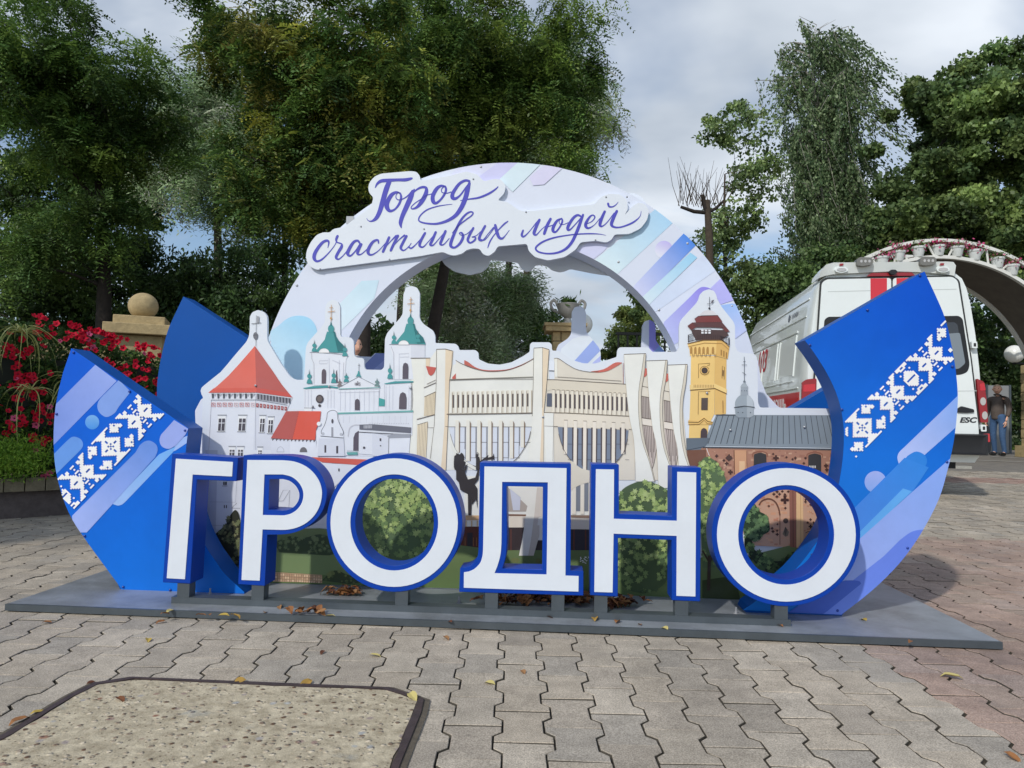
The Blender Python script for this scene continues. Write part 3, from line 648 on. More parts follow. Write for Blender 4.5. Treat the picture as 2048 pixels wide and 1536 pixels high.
# --- church ---
p = Print(V_PAN, sat=0.86); TEAL = (66, 150, 152); TEALD = (46, 116, 120); STONE = (216, 220, 228)
Q(zCh, p, [(78,905),(150,890),(375,890),(560,800),(755,900),(800,860),(1040,850),(1040,1120),(1040,1500),(430,1500),(80,1100)], STONE, 0)
def spire(cx, base, sc_, cross):
    f = lambda pts: [(cx+x*sc_, base+y*sc_) for x, y in pts]
    Q(zCh, p, f([(-130,0),(-120,-30),(-80,-80),(-55,-110),(-45,-150),(-35,-180),(35,-180),(45,-140),(70,-100),(110,-60),(130,-10),(130,5)]), TEAL, 3)
    Q(zCh, p, f([(20,-180),(35,-180),(45,-140),(70,-100),(110,-60),(130,-10),(60,-5)]), TEALD, 4)
    p.disc(*zCh(f([(0,-205)]))[0], 27*sc_/4.388, TEAL, 4, ry=36*sc_/4.388); Q(zCh, p, f([(-8,-235),(0,-275),(8,-235)]), TEALD, 5)
    Ln(zCh, p, f([(0,-270),(3,-415)]), 1.1, (196,150,96), 5); Ln(zCh, p, f([(-28,-352),(34,-360)]), 1.2, (190,140,90), 5); Ln(zCh, p, f([(-14,-388),(18,-392)]), 1.0, (190,140,90), 5)
    p.disc(*zCh(f([(0,-297)]))[0], 2.2, (196,150,96), 5)
    p.poly(zCh(f(ell(-60,5,46,38,16,180,360))), (232,234,240), 5); p.line(zCh(f(ell(-60,5,46,38,16,180,360))), 0.5, (170,172,180), 6)
def finial(x, y, h, c=TEAL):
    Q(zCh, p, [(x-24,y),(x-18,y-h*.22),(x-8,y-h*.32),(x+8,y-h*.32),(x+18,y-h*.22),(x+24,y)], c, 5)
    p.disc(*zCh([(x,y-h*.5)])[0], 4.2, c, 5, ry=h*.16/4.388); Q(zCh, p, [(x-5,y-h*.6),(x,y-h),(x+5,y-h*.6)], (84,110,112), 5)
# left tower
Q(zCh, p, [(130,590),(470,620),(450,650),(430,880),(165,880),(160,690),(148,640)], STONE, 1)
Ln(zCh, p, [(130,592),(290,590),(470,622)], 1.2, (150,152,162), 4); Ln(zCh, p, [(148,600),(150,650),(168,690),(168,870)], 0.6, (150,150,160), 3)
Ln(zCh, p, [(300,640),(305,860)], 0.5, (176,178,188), 3); Ln(zCh, p, [(390,660),(388,870)], 0.5, (176,178,188), 3); Ln(zCh, p, [(430,680),(420,870)], 0.5, (160,160,170), 3)
p.line(zCh([(215,665),(292,662),(285,690),(215,690),(215,665)]), 0.6, (178,180,190), 4); p.line(zCh([(330,660),(400,690)]), 0.6, (178,180,190), 4)
p.poly(zCh([(236,866),(236,775),(240,748),(256,735),(272,748),(276,775),(273,864)]), (98,88,98), 4); Q(zCh, p, [(362,860),(362,760),(370,745),(378,860)], (98,88,98), 4)
spire(318, 590, 1.0, 0); finial(172, 585, 108); finial(440, 625, 118); finial(128, 865, 130); finial(342, 860, 130); finial(452, 850, 86); finial(722, 890, 78, (110,140,140)); finial(395, 890, 70, (130,120,120))
Q(zCh, p, [(70,905),(160,888),(290,882),(380,896),(380,908),(300,900),(90,912)], TEAL, 4)
for x in (90, 118, 145, 290, 318, 345): Ln(zCh, p, [(x,920),(x-2,1080)], 0.5, (184,186,196), 3)
p.disc(*zCh([(219,1000)])[0], 7.7, (78,72,78), 4, 20, ry=8.6); p.disc(*zCh([(219,1000)])[0], 5.2, (110,100,98), 5, 16, ry=5.8); p.disc(*zCh([(218,1058)])[0], 2.8, (70,66,72), 4)
Q(zCh, p, [(85,1075),(150,1075),(150,1125),(85,1130)], (224,227,234), 4); Ln(zCh, p, [(82,1079),(178,1080)], 1.0, (110,112,120), 5); Q(zCh, p, [(148,1080),(160,1052),(172,1080)], (110,108,114), 5)
# pediment
Q(zCh, p, [(375,908),(560,808),(755,903),(740,912),(385,915)], STONE, 2); Ln(zCh, p, [(378,905),(560,806),(752,902)], 1.0, (130,140,148), 4); Ln(zCh, p, [(385,912),(745,900)], 1.6, (120,176,172), 5)
Q(zCh, p, [(535,808),(552,775),(556,755),(566,755),(570,780),(585,812),(560,800)], TEAL, 5); Ln(zCh, p, [(562,760),(563,688)], 0.8, (110,112,118), 5); Ln(zCh, p, [(553,705),(573,705)], 0.8, (110,112,118), 5)
for pts in ([(530,856),(530,882)], [(541,882),(541,858),(547,858),(547,882)], [(541,870),(556,870)], [(556,856),(556,882)], [(576,858),(563,860),(564,870),(575,871),(574,882),(562,882)], [(552,845),(552,855)], [(546,850),(558,850)]): Ln(zCh, p, pts, 0.9, (90,80,90), 6)
for x in range(9): Ln(zCh, p, [(400+x*42,925),(398+x*42,1105)], 0.5, (190,192,202), 3)
Ln(zCh, p, [(385,945),(740,935)], 0.5, (176,178,188), 3); Ln(zCh, p, [(742,915),(738,1060)], 0.6, (140,142,150), 4); Ln(zCh, p, [(785,870),(788,1060)], 0.5, (176,178,188), 3)
p.poly(zCh([(527,1098),(527,1030),(532,1008),(549,998),(565,1008),(570,1030),(570,1098)]), (92,86,96), 4)
Q(zCh, p, [(738,990),(790,1005),(788,1062),(736,1062)], (64,160,156), 4)
# right tower
Q(zCh, p, [(830,520),(1140,520),(1141,640),(1020,645),(1040,830),(865,830),(865,640),(845,580)], STONE, 1)
Q(zCh, p, [(1020,500),(1141,510),(1141,640),(1018,645)], (206,210,220), 2)
spire(1015, 520, 1.0, 0); finial(870, 518, 115); finial(1080, 505, 110); finial(835, 822, 140)
Ln(zCh, p, [(828,522),(1000,520),(1140,525)], 1.2, (150,152,162), 4); Ln(zCh, p, [(845,540),(868,600),(870,825)], 0.6, (150,150,160), 3); Ln(zCh, p, [(915,640),(915,825)], 0.5, (184,186,196), 3)
p.line(zCh([(915,605),(1000,600),(1000,630),(915,632),(915,605)]), 0.6, (178,180,190), 4)
p.poly(zCh([(945,823),(947,720),(953,692),(970,682),(990,692),(997,720),(995,823)]), (92,86,98), 4)
Q(zCh, p, [(780,865),(880,845),(1040,843),(1040,855),(800,870)], TEAL, 4)
for x in (800, 830, 860, 1000, 1025): Ln(zCh, p, [(x,880),(x-2,1095)], 0.5, (190,192,202), 3)
p.poly(zCh([(914,1088),(917,990),(925,955),(947,940),(970,952),(980,990),(978,1088)]), (92,84,94), 4)
# nave band and lower part
Q(zCh, p, [(370,1120),(1040,1100),(1038,1116),(380,1134)], (108,172,168), 5)
Q(zCh, p, [(380,1135),(1036,1118),(1030,1320),(840,1320),(560,1290),(560,1460),(440,1500),(380,1320)], (212,216,224), 2)
for x in range(12): Ln(zCh, p, [(430+x*50,1150),(428+x*50,1210)], 0.5, (190,192,202), 3)
for x in range(24): Ln(zCh, p, [(650+x*15,1210),(655+x*15,1222)], 0.8, (170,172,182), 3)
p.line(zCh(cr([(468,1330),(480,1260),(520,1230),(570,1228)],4)), 2.2, (190,192,200), 4)
Q(zCh, p, [(513,1455),(515,1340),(530,1300),(562,1278),(560,1455)], (92,84,96), 4)
Q(zCh, p, [(568,1225),(690,1222),(1022,1250),(1020,1300),(690,1275),(568,1268)], (104,106,118), 5); Q(zCh, p, [(605,1232),(680,1230),(680,1258),(605,1260)], (176,178,186), 6)
for x in range(6): Ln(zCh, p, [(612+x*13,1232),(612+x*13,1258)], 0.6, (90,92,102), 7)
Ln(zCh, p, [(560,1290),(840,1305),(1018,1312)], 1.3, (70,70,80), 6)
Q(zCh, p, [(560,1295),(690,1300),(820,1330),(820,1500),(560,1480)], (214,218,226), 3); Q(zCh, p, [(680,1300),(830,1325),(825,1500),(680,1500)], (206,210,220), 4)
Q(zCh, p, [(810,1325),(870,1305),(1015,1308),(1012,1340),(830,1345)], (150,154,164), 6); Q(zCh, p, [(830,1345),(1012,1340),(1000,1500),(825,1500)], (216,220,228), 5); Ln(zCh, p, [(826,1340),(824,1480)], 0.8, (70,70,78), 7)
for (x, y, w, h) in ((745,1345,14,24),(748,1405,10,10),(600,1418,18,18),(262,1405,16,66),(365,1412,18,66)): Bx(zCh, p, x, y, x+w, y+h, (78,74,82), 6)
# gable of the castle gate
g = cr([(212,1290),(245,1240),(270,1180),(280,1120),(310,1095),(345,1092),(375,1115),(385,1170),(400,1230),(430,1290)], 5)
p.poly(zCh(g+[(430,1345),(440,1500),(200,1500),(190,1330),(190,1275)]), (216,220,228), 6); p.line(zCh(cr([(238,1310),(235,1280),(262,1230),(282,1170),(290,1120),(330,1100),(370,1115),(380,1180),(405,1240),(428,1290),(420,1320)],5)), 0.9, (96,98,106), 7)
p.poly(zCh([(212,1345),(430,1345),(440,1500),(200,1500)]), (204,208,218), 7); Ln(zCh, p, [(228,1325),(430,1342)], 1.1, (70,72,80), 8)
p.disc(*zCh([(332,1195)])[0], 2.2, (84,82,90), 8, ry=4.6); Bx(zCh, p, 322, 1248, 340, 1330, (150,152,160), 7); p.disc(*zCh([(213,1218)])[0], 4.2, (224,228,234), 8); p.disc(*zCh([(250,1305)])[0], 3, (180,184,192), 8); p.disc(*zCh([(408,1310)])[0], 3, (180,184,192), 8)
for (x, y, w, h) in ((262,1405,16,66),(365,1412,18,66)): Bx(zCh, p, x, y, x+w, y+h, (78,74,82), 8)
Q(zCh, p, [(455,1468),(552,1465),(552,1488),(465,1490)], (92,164,158), 7)
for x in range(9): Ln(zCh, p, [(462+x*11,1448),(462+x*11,1468)], 0.6, (150,160,164), 7)
p.build('church_print', 'print', r_pan)

# --- theatre ---
p = Print(V_PAN, sat=0.86); CR = (222, 222, 214); CRD = (212, 204, 188); TAN = (222, 202, 172); LN = (96, 82, 72)
Q(zT, p, [(45,215),(270,215),(350,110),(540,130),(535,300),(600,270),(850,400),(1180,370),(1480,220),(1495,95),(1672,115),(1672,480),(1770,480),(1772,1536),(30,1536)], CR, 0)
Q(zT, p, [(40,215),(218,215),(195,560),(190,900),(110,930),(105,1536),(0,1536),(45,1100),(70,700)], (224,224,214), 1); Ln(zT, p, [(38,215),(270,213)], 1.1, LN, 5)
Q(zT, p, [(218,215),(268,218),(262,310),(218,310)], TAN, 2); Q(zT, p, [(218,308),(340,325),(322,380),(300,410),(275,424),(250,405)], (200,92,82), 3)
Ln(zT, p, [(230,522),(336,472)], 0.9, LN, 4); Ln(zT, p, [(196,565),(336,505)], 1.3, LN, 4); Ln(zT, p, [(200,672),(334,612)], 1.0, LN, 4)
Q(zT, p, [(202,672),(332,612),(322,885),(195,900)], (226,212,182), 2)
for k in range(8): Ln(zT, p, [(212+k*16,670-k*7),(206+k*15,895-k*2)], 0.6, (150,126,96), 3)
Ln(zT, p, [(112,938),(320,882)], 1.3, LN, 4); Ln(zT, p, [(118,1002),(240,965),(242,1036),(308,1036)], 0.8, LN, 4); Q(zT, p, [(118,1002),(240,968),(235,1180),(208,1536),(106,1536)], (226,212,182), 2)
for k in range(7): Ln(zT, p, [(130+k*18,1000-k*5),(118+k*16,1500)], 0.6, (150,126,96), 3)
# first pylon
Q(zT, p, [(345,110),(450,108),(445,520),(440,1000),(395,1536),(265,1536),(320,1000),(345,500)], (222,222,214), 3); Q(zT, p, [(450,108),(540,132),(525,300),(495,500),(485,900),(455,1536),(395,1536),(438,1000)], TAN, 3)
Ln(zT, p, [(344,110),(450,107),(540,132)], 1.2, LN, 5); Ln(zT, p, [(345,110),(342,500),(318,1000),(270,1400)], 0.7, LN, 5); Ln(zT, p, [(530,140),(524,300),(497,480),(484,870),(455,1536)], 0.6, LN, 5)
# central bay roof dip
dip = cr([(570,238),(640,280),(760,330),(900,365),(1040,372),(1200,350),(1360,290),(1492,218)], 5)
Q(zT, p, dip+[(1490,440),(1480,465),(500,470),(530,420),(570,390)], (222,220,210), 1); p.line(zT([a for a in dip]), 0.9, LN, 5)
p.poly(zT(cr([(672,238),(720,262),(800,320),(900,352),(1040,358),(1200,342),(1360,285),(1490,216)],4)+cr([(1490,222),(1360,298),(1200,356),(1040,374),(900,366),(780,330),(672,290)],4)), (196,98,84), 3)
Q(zT, p, [(530,440),(572,395),(572,458),(530,465)], (200,96,84), 3)
Ln(zT, p, [(500,468),(900,455),(1482,438)], 1.8, (130,126,116), 5); Ln(zT, p, [(500,474),(900,462),(1482,460)], 0.7, LN, 6)
Q(zT, p, [(500,610),(1475,590),(1475,865),(480,875)], (214,208,192), 2)
for k in range(17):
    x = 498+k*58.5; yt = 610-k*1.2; Q(zT, p, [(x,yt),(x+28,yt),(x+28,862),(x,864)], (224,222,210), 4)
    Q(zT, p, [(x+28,yt+6),(x+36,yt+14),(x+36,862),(x+28,862)], (170,154,130), 4)
    if k < 16: Q(zT, p, [(x+34,yt+40),(x+54,yt+40),(x+54,800-k),(x+34,800-k)], (96,88,88), 3)
Ln(zT, p, [(465,877),(900,872),(1475,862)], 2.0, (120,110,98), 5)
# lunette
lun = [(490,1028),(1468,1025)]+cr([(1455,1080),(1425,1190),(1370,1290),(1280,1410),(1140,1480),(960,1500),(800,1490),(690,1430),(600,1340),(545,1240),(505,1110)], 4)
p.poly(zT(lun), (206,212,222), 2)
for k in range(7):
    x = 570+k*128; yb = (1330, 1430, 1500, 1500, 1470, 1400, 1270)[k]
    Q(zT, p, [(x,948),(x+38,948),(x+38,yb),(x-8+k,yb)], (222,218,204), 5); Q(zT, p, [(x+38,955),(x+54,985),(x+50,yb),(x+38,yb)], (138,118,100), 4)
    Ln(zT, p, [(x-10,1030),(x-12,yb-20)], 0.6, (90,84,84), 4); Ln(zT, p, [(x+40,1208),(x+118,1208)], 0.7, (90,84,84), 4)
    if k < 6: Ln(zT, p, [(x+110,1030),(x+108,yb-40)], 0.8, (90,84,84), 4); Ln(zT, p, [(x+40,1390),(x+118,1390)], 0.7, (90,84,84), 4)
p.line(zT(lun[2:]), 1.1, LN, 6); Ln(zT, p, [(450,1020),(495,1025),(1468,1026)], 0.8, LN, 5)
p.poly(zT(cr([(490,1030),(505,1110),(545,1240),(600,1340),(690,1430),(800,1500),(800,1536),(640,1440),(560,1330),(520,1230),(495,1120)],3)), (222,222,212), 6)
# second pylon
Q(zT, p, [(1495,95),(1595,92),(1592,800),(1600,1000),(1560,1536),(1420,1536),(1475,1000),(1485,500)], (224,223,213), 6); Q(zT, p, [(1595,92),(1675,115),(1650,500),(1610,850),(1605,1536),(1560,1536),(1590,900)], TAN, 6)
Ln(zT, p, [(1492,96),(1595,91),(1675,115)], 1.2, LN, 7); Ln(zT, p, [(1493,100),(1486,500),(1475,900)], 0.7, LN, 7); Ln(zT, p, [(1596,95),(1592,800)], 0.5, LN, 7); Ln(zT, p, [(1672,120),(1648,480),(1612,850)], 0.7, LN, 7)
# right facade
Q(zR, p, [(155,200),(200,200)]+cr([(280,260),(400,325),(540,350),(700,330),(830,270),(900,248)],4)+[(915,480),(960,485),(1040,840),(1040,1536),(150,1536),(60,800),(75,430),(160,430)], CRD, 1)
p.line(zR(cr([(155,202),(205,205),(290,262),(400,322),(540,350),(640,345)],4)), 0.9, LN, 5)
p.poly(zR(cr([(560,345),(700,320),(820,250),(900,248)],4)+cr([(890,258),(820,300),(740,340),(640,357),(560,350)],4)), (204,100,86), 4)
Q(zR, p, [(98,230),(158,232),(158,340),(98,335)], (214,220,230), 3); Ln(zR, p, [(98,335),(158,338)], 1.0, (96,96,104), 4)
Q(zR, p, [(160,200),(188,205),(190,405),(165,405)], (224,222,210), 3); Ln(zR, p, [(190,405),(890,450)], 0.8, LN, 5); Ln(zR, p, [(75,435),(180,436),(960,486)], 1.2, LN, 5); Ln(zR, p, [(915,250),(912,480)], 0.8, (176,100,84), 5)
Q(zR, p, [(75,440),(180,440),(960,490),(945,600),(130,545),(75,560)], (212,202,182), 3)
Q(zR, p, [(78,585),(130,585),(130,730),(72,728)], (92,98,114), 4)
for k in range(16):
    x = 135+k*51.5; yt = 545+k*2.6; x2 = x+26
    Q(zR, p, [(x2,yt+42),(x2+26,yt+44),(x2+26,yt+195),(x2,yt+193)], (92,84,86), 4); Q(zR, p, [(x,yt),(x+28,yt+1),(x+28,795+k*2.4),(x,793+k*2.4)], (224,216,198), 5)
    Ln(zR, p, [(x,yt),(x+28,yt)], 0.8, LN, 6); Ln(zR, p, [(x+29,yt),(x+29,795+k*2.4)], 0.6, (150,130,108), 6)
Ln(zR, p, [(45,795),(300,800),(1030,838)], 1.4, (120,108,94), 6)
Q(zR, p, [(45,800),(150,800),(150,1536),(80,1536),(45,945)], (224,224,216), 5); Q(zR, p, [(150,802),(1028,842),(1028,985),(195,950),(150,948)], (220,210,192), 3); Ln(zR, p, [(45,943),(195,948)], 0.7, LN, 6); Ln(zR, p, [(1028,840),(1026,980),(975,978)], 0.8, LN, 6); Ln(zR, p, [(150,800),(140,1330)], 0.5, (150,136,118), 6)
lr = [(195,955),(970,990)]+cr([(960,1080),(920,1220),(860,1310),(790,1380),(700,1440),(600,1450),(500,1430),(390,1370),(300,1270),(240,1150),(205,1030)], 4)
p.poly(zR(lr), (118,130,150), 4)
for k in range(7):
    x = 265+k*104.5; yb = (1250, 1370, 1430, 1440, 1420, 1370, 1250)[k]
    Q(zR, p, [(x+36,970),(x+52,975),(x+44,yb),(x+32,yb)], (84,76,80), 5) if k else None
    Q(zR, p, [(x-18,960),(x,960),(x-2,yb-30),(x-18,yb-60)], (84,76,80), 5)
    Q(zR, p, [(x,878+k*5),(x+36,879+k*5),(x+32,yb),(x-4,yb)], (226,216,200), 6); Ln(zR, p, [(x-2,878+k*5),(x+38,879+k*5)], 0.9, LN, 7)
    for yy in (1140, 1310): Ln(zR, p, [(x+40,yy),(x+85,yy+2)], 0.6, (84,80,88), 6)
p.line(zR(lr[2:]), 1.0, LN, 7)
# three curved pylons on the right
def pylon(x0, yt, w, dx, c1=(224,224,216), c2=(206,198,180)):
    a = [(x0,yt+8),(x0+w,yt)]
    R_ = cr([(x0+w,yt),(x0+w-28,yt+200),(x0+w-60,yt+420),(x0+w-58,yt+700),(x0+w-20,yt+960),(x0+w+60,yt+1200),(x0+w+110,yt+1400)],4)
    R2 = cr([(x0+w+20,yt),(x0+w+4,yt+200),(x0+w-30,yt+420),(x0+w-28,yt+700),(x0+w+8,yt+960),(x0+w+72,yt+1200),(x0+w+120,yt+1400)],4)
    L_ = cr([(x0,yt+8),(x0+20,yt+320),(x0+60,yt+700),(x0+110,yt+960),(x0+130,yt+1400)],4)
    p.poly(zR(L_+R_[::-1]), c1, 7); p.poly(zR(R_+R2[::-1]), c2, 7); p.line(zR(R_), 0.6, LN, 8); p.line(zR(R2), 0.6, LN, 8); p.line(zR([(x0,yt+8),(x0+w+20,yt)]), 1.2, LN, 8); p.line(zR(L_), 0.5, (170,156,138), 8)
Q(zR, p, [(1100,410),(1210,330),(1340,470),(1350,1536),(1180,1536),(1100,1000)], (214,206,190), 2); Q(zR, p, [(1350,460),(1440,400),(1560,700),(1640,1500),(1400,1536),(1350,900)], (214,206,190), 2)
Q(zR, p, [(1210,360),(1330,540),(1335,900),(1300,1500),(1230,900)], (204,192,172), 3); Q(zR, p, [(1445,420),(1560,640),(1560,900),(1600,1400),(1480,900)], (204,192,172), 3)
for (xa, xb, y0, y1, y2, y3) in ((1108,1228,500,615,860,930), (1355,1468,550,660,900,970)):
    Ln(zR, p, [(xa,y0+5),(xb-5,y0+28)], 1.0, LN, 4)
    Q(zR, p, [(xa,y1),(xb,y1+22),(xb,y2+15),(xa+8,y2-10)], (178,166,158), 4); Q(zR, p, [(xa+5,y2-8),(xb+55,y2+18),(xb+55,y3+28),(xa+10,y3)], (222,212,198), 4)
    Ln(zR, p, [(xa,y1),(xb,y1+22)], 1.0, LN, 6); Ln(zR, p, [(xa+5,y2-8),(xb+55,y2+18)], 1.2, LN, 6); Ln(zR, p, [(xa+8,y3),(xb+52,y3+26)], 1.0, LN, 6)
    for k in range(7): Ln(zR, p, [(xa+10+k*17,y1+4+k*3),(xa+14+k*17,y2-6+k*3)], 0.9, (96,82,80), 5)
    q_ = [(xa+10,y3+4),(xb+52,y3+28)]+cr([(xb+50,y3+250),(xb+20,y3+420),(xb-10,y3+500),(xa+90,y3+535),(xa+60,y3+440),(xa+25,y3+200)],4)
    p.poly(zR(q_), (190,176,168), 4); p.line(zR(q_[1:]), 0.9, LN, 6)
    for k in range(7): Ln(zR, p, [(xa+30+k*21,y3+8+k*4),(xa+62+k*13,y3+300+(k % 3)*60)], 1.1, (110,96,92), 5)
p.poly(zR([(1115,400),(1140,310),(1203,315),(1180,370),(1150,405)]), (206,100,86), 6); p.poly(zR([(1360,460),(1375,370),(1440,365),(1415,430),(1385,460)]), (206,100,86), 6)
pylon(918, 150, 222, 0); pylon(1165, 222, 210, 0); pylon(1398, 268, 196, 0)
# below the letters: lower storey
zB1 = fr(910, 900, 7.314); zB2 = fr(910, 1050, 7.314)
Q(zB1, p, [(140,380),(2000,380),(2000,1160),(140,1130)], CR, 3)
Q(zB1, p, [(770,540),(1060,820),(1050,900),(770,900)], (172,160,150), 4); Q(zB1, p, [(800,560),(960,690),(950,880),(850,880)], (196,200,214), 5)
Q(zB1, p, [(790,540),(1280,540),(1280,1317),(990,1317),(1040,900),(1060,820),(960,690)], (222,220,210), 6); Q(zB1, p, [(1200,545),(1290,545),(1285,960),(1220,985),(1180,1317),(1110,1317),(1160,950)], (204,194,182), 7)
Q(zB1, p, [(770,935),(1040,940),(1040,965),(770,960)], (128,92,72), 6); Q(zB1, p, [(770,965),(1035,965),(1010,1130),(770,1130)], (222,210,192), 6); Q(zB1, p, [(1695,950),(1980,952),(1980,995),(1695,985)], (132,108,92), 6); Q(zB1, p, [(1695,995),(1980,1000),(1980,1160),(1695,1155)], (210,200,186), 6)
for k in range(3): Q(zB1, p, [(1715+k*120,520-k*20),(1770+k*120,500-k*20),(1768+k*120,940),(1712+k*120,940)], (224,216,200), 7); Q(zB1, p, [(1770+k*120,500),(1860+k*120,480),(1860+k*120,890),(1772+k*120,890)], (120,126,138), 6)
Q(zB1, p, [(1695,580),(1720,560),(1780,530),(1880,490),(1970,470),(1970,300),(1850,270),(1700,170)], (216,208,190), 8)
Q(zB1, p, [(1700,585)]+cr([(1760,545),(1850,500),(1975,470)],3)+[(1975,330)]+cr([(1900,300),(1800,240),(1700,150)],3), (214,206,188), 8)
for z_, pts, c in ((zB2, [(770,30),(1010,30),(940,440),(770,400)], (62,52,54)), (zB2, [(1160,440),(1240,30),(1280,30),(1275,480),(1160,470)], (66,56,56)), (zB2, [(1690,60),(1980,60),(1980,470),(1690,500)], (58,56,64)), (zB2, [(100,20),(350,20),(345,390),(40,390)], (96,54,46))): Q(z_, p, pts, c, 5)
for x in (820, 1740, 1910): Ln(zB2, p, [(x,60),(x,460)], 3.0, (96,60,54), 6)
for x in (150, 270, 320): Ln(zB2, p, [(x,180),(x,300)], 0.9, (176,120,70), 7)
Bx(zB2, p, 180, 110, 260, 340, (54,52,58), 6); Bx(zB1, p, 150, 955, 350, 1025, (206,166,120), 5)
for k in range(5): Bx(zB1, p, 150+k*42, 1030, 172+k*42, 1120, (232,226,214) if k % 2 else (206,176,132), 5)
Q(zB2, p, [(1050,0),(1230,0),(1240,120),(1200,270),(1150,445),(935,445),(985,220)], (224,222,214), 8); Q(zB2, p, [(1140,0),(1235,0),(1235,140),(1200,270),(1150,445),(1070,445),(1110,230)], (202,192,178), 9)
Q(zB2, p, [(-60,390),(340,395),(330,470),(100,560),(-60,560)], (150,138,126), 5)
for k in range(5): Ln(zB2, p, [(-40,410+k*22),(330,412+k*18)], 0.8, (96,84,78), 6)
Q(zB2, p, [(740,400),(930,440),(960,490),(740,490)], (110,104,96), 6); Q(zB2, p, [(720,490),(1280,500),(1280,570),(700,570)], (186,172,156), 6)
p.disc(*zB2([(885,510)])[0], 9, (110,118,66), 8, ry=5); p.disc(*zB2([(1225,520)])[0], 6, (104,112,64), 8, ry=5)
Q(zB2, p, [(1690,510),(1980,500),(1980,600),(1690,580)], (134,150,84), 6)
for k in range(34): p.disc(*zB2([(1830+random.random()*130, 460+random.random()*100)])[0], 1.1, (232,230,232) if k % 3 else (90,110,70), 8, 6)
# sculpture in front of the theatre
SC = (58, 54, 56)
for pts in ([(20,40),(60,60),(130,75),(135,140),(95,240),(120,300),(150,240),(185,200),(175,260),(150,330),(190,430),(300,400),(330,300),(310,160),(310,60),(335,50),(345,150),(360,260),(345,430),(290,500),(330,560),(330,860),(310,720),(250,800),(250,640),(240,950),(195,950),(190,640),(80,580),(60,470),(20,430)], [(560,90),(575,130),(500,140),(380,150),(470,90),(490,65),(480,110)]):
    p.poly(zB1(pts), SC, 9)
p.poly(zT(cr([(555,1370),(590,1350),(610,1365),(640,1330),(670,1370),(660,1410),(640,1430),(690,1440),(650,1530),(560,1530),(550,1430)],3)), SC, 9)
p.line(zT([(812,1340),(830,1325),(845,1350),(830,1372),(812,1350)]), 1.0, SC, 9); Q(zT, p, [(812,1375),(850,1380),(860,1430),(940,1380),(955,1355),(950,1390),(870,1450),(860,1530),(810,1530)], SC, 9); Q(zT, p, [(965,1410),(985,1380),(1000,1395),(1020,1335),(1028,1410)], SC, 9)
p.build('theatre_print', 'print', r_pan)

# --- fire tower ---
p = Print(V_PAN, sat=0.86); YEL = (232, 192, 112); YD = (212, 166, 84); YL = (120, 84, 44)
Q(zF, p, [(195,660),(415,660),(413,1200),(360,1300),(345,1425),(175,1425),(190,1000)], YEL, 1); Q(zF, p, [(415,660),(525,690),(520,1200),(415,1210)], (220,176,98), 1)
Q(zF, p, [(160,545),(310,512),(490,512),(552,575),(540,640),(535,690),(410,650),(185,660),(180,600)], YEL, 2); Q(zF, p, [(435,512),(490,512),(552,575),(535,690),(425,660)], (216,170,92), 3)
Ln(zF, p, [(160,548),(310,514),(490,514),(552,578)], 1.4, YL, 5); Ln(zF, p, [(165,575),(320,540),(480,545),(548,605)], 0.9, (170,124,64), 5)
for k in range(6):
    x = 185+k*38+(12 if k == 5 else 0); p.poly(zF([(x,640),(x,600),(x+4,582),(x+12,575),(x+20,582),(x+22,600),(x+22,640)]), (176,130,66), 4); Ln(zF, p, [(x+22,640),(x+26,668),(x+36,668),(x+38,640)], 0.8, (140,98,50), 5)
for k in range(3): Q(zF, p, [(470+k*24,600+k*12),(482+k*24,606+k*12),(480+k*24,660+k*12),(470+k*24,655+k*12)], (164,118,62), 4)
Ln(zF, p, [(264,865),(264,735),(370,728),(366,745),(345,750)], 0.8, YL, 4); p.disc(*zF([(320,796)])[0], 9.2, (222,180,104), 3, 20); p.line(zF(ell(320,796,42,40,20)), 0.8, YL, 4); p.disc(*zF([(320,796)])[0], 6.2, (78,66,62), 5, 18)
Ln(zF, p, [(482,870),(485,755),(505,765),(502,880)], 0.7, YL, 4); Q(zF, p, [(488,790),(497,795),(495,850),(487,845)], (110,84,60), 5)
Q(zF, p, [(183,930),(420,920),(527,970),(525,1015),(415,965),(185,982)], (234,198,122), 3); Ln(zF, p, [(183,978),(415,962),(526,1012)], 1.2, YL, 5)
for k in range(13): Ln(zF, p, [(222+k*15,928),(222+k*15,955)], 1.0, (168,124,66), 5)
Ln(zF, p, [(260,1205),(263,992),(372,990)], 0.8, YL, 4); Q(zF, p, [(290,1052),(350,1050),(348,1162),(288,1162)], (88,76,72), 5); Ln(zF, p, [(490,1075),(492,1190)], 1.4, (150,106,54), 4)
Q(zF, p, [(170,1255),(270,1265),(315,1232),(365,1262),(400,1275),(390,1300),(170,1300)], (224,182,102), 3); Ln(zF, p, [(165,1275),(262,1278),(315,1240),(350,1270),(395,1278)], 1.3, YL, 5); Ln(zF, p, [(170,1298),(270,1296),(315,1258),(345,1290),(390,1292)], 1.0, (150,106,54), 5)
p.poly(zF([(282,1422),(284,1365),(292,1342),(312,1330),(334,1340),(345,1362),(342,1422)]), (78,66,70), 5)
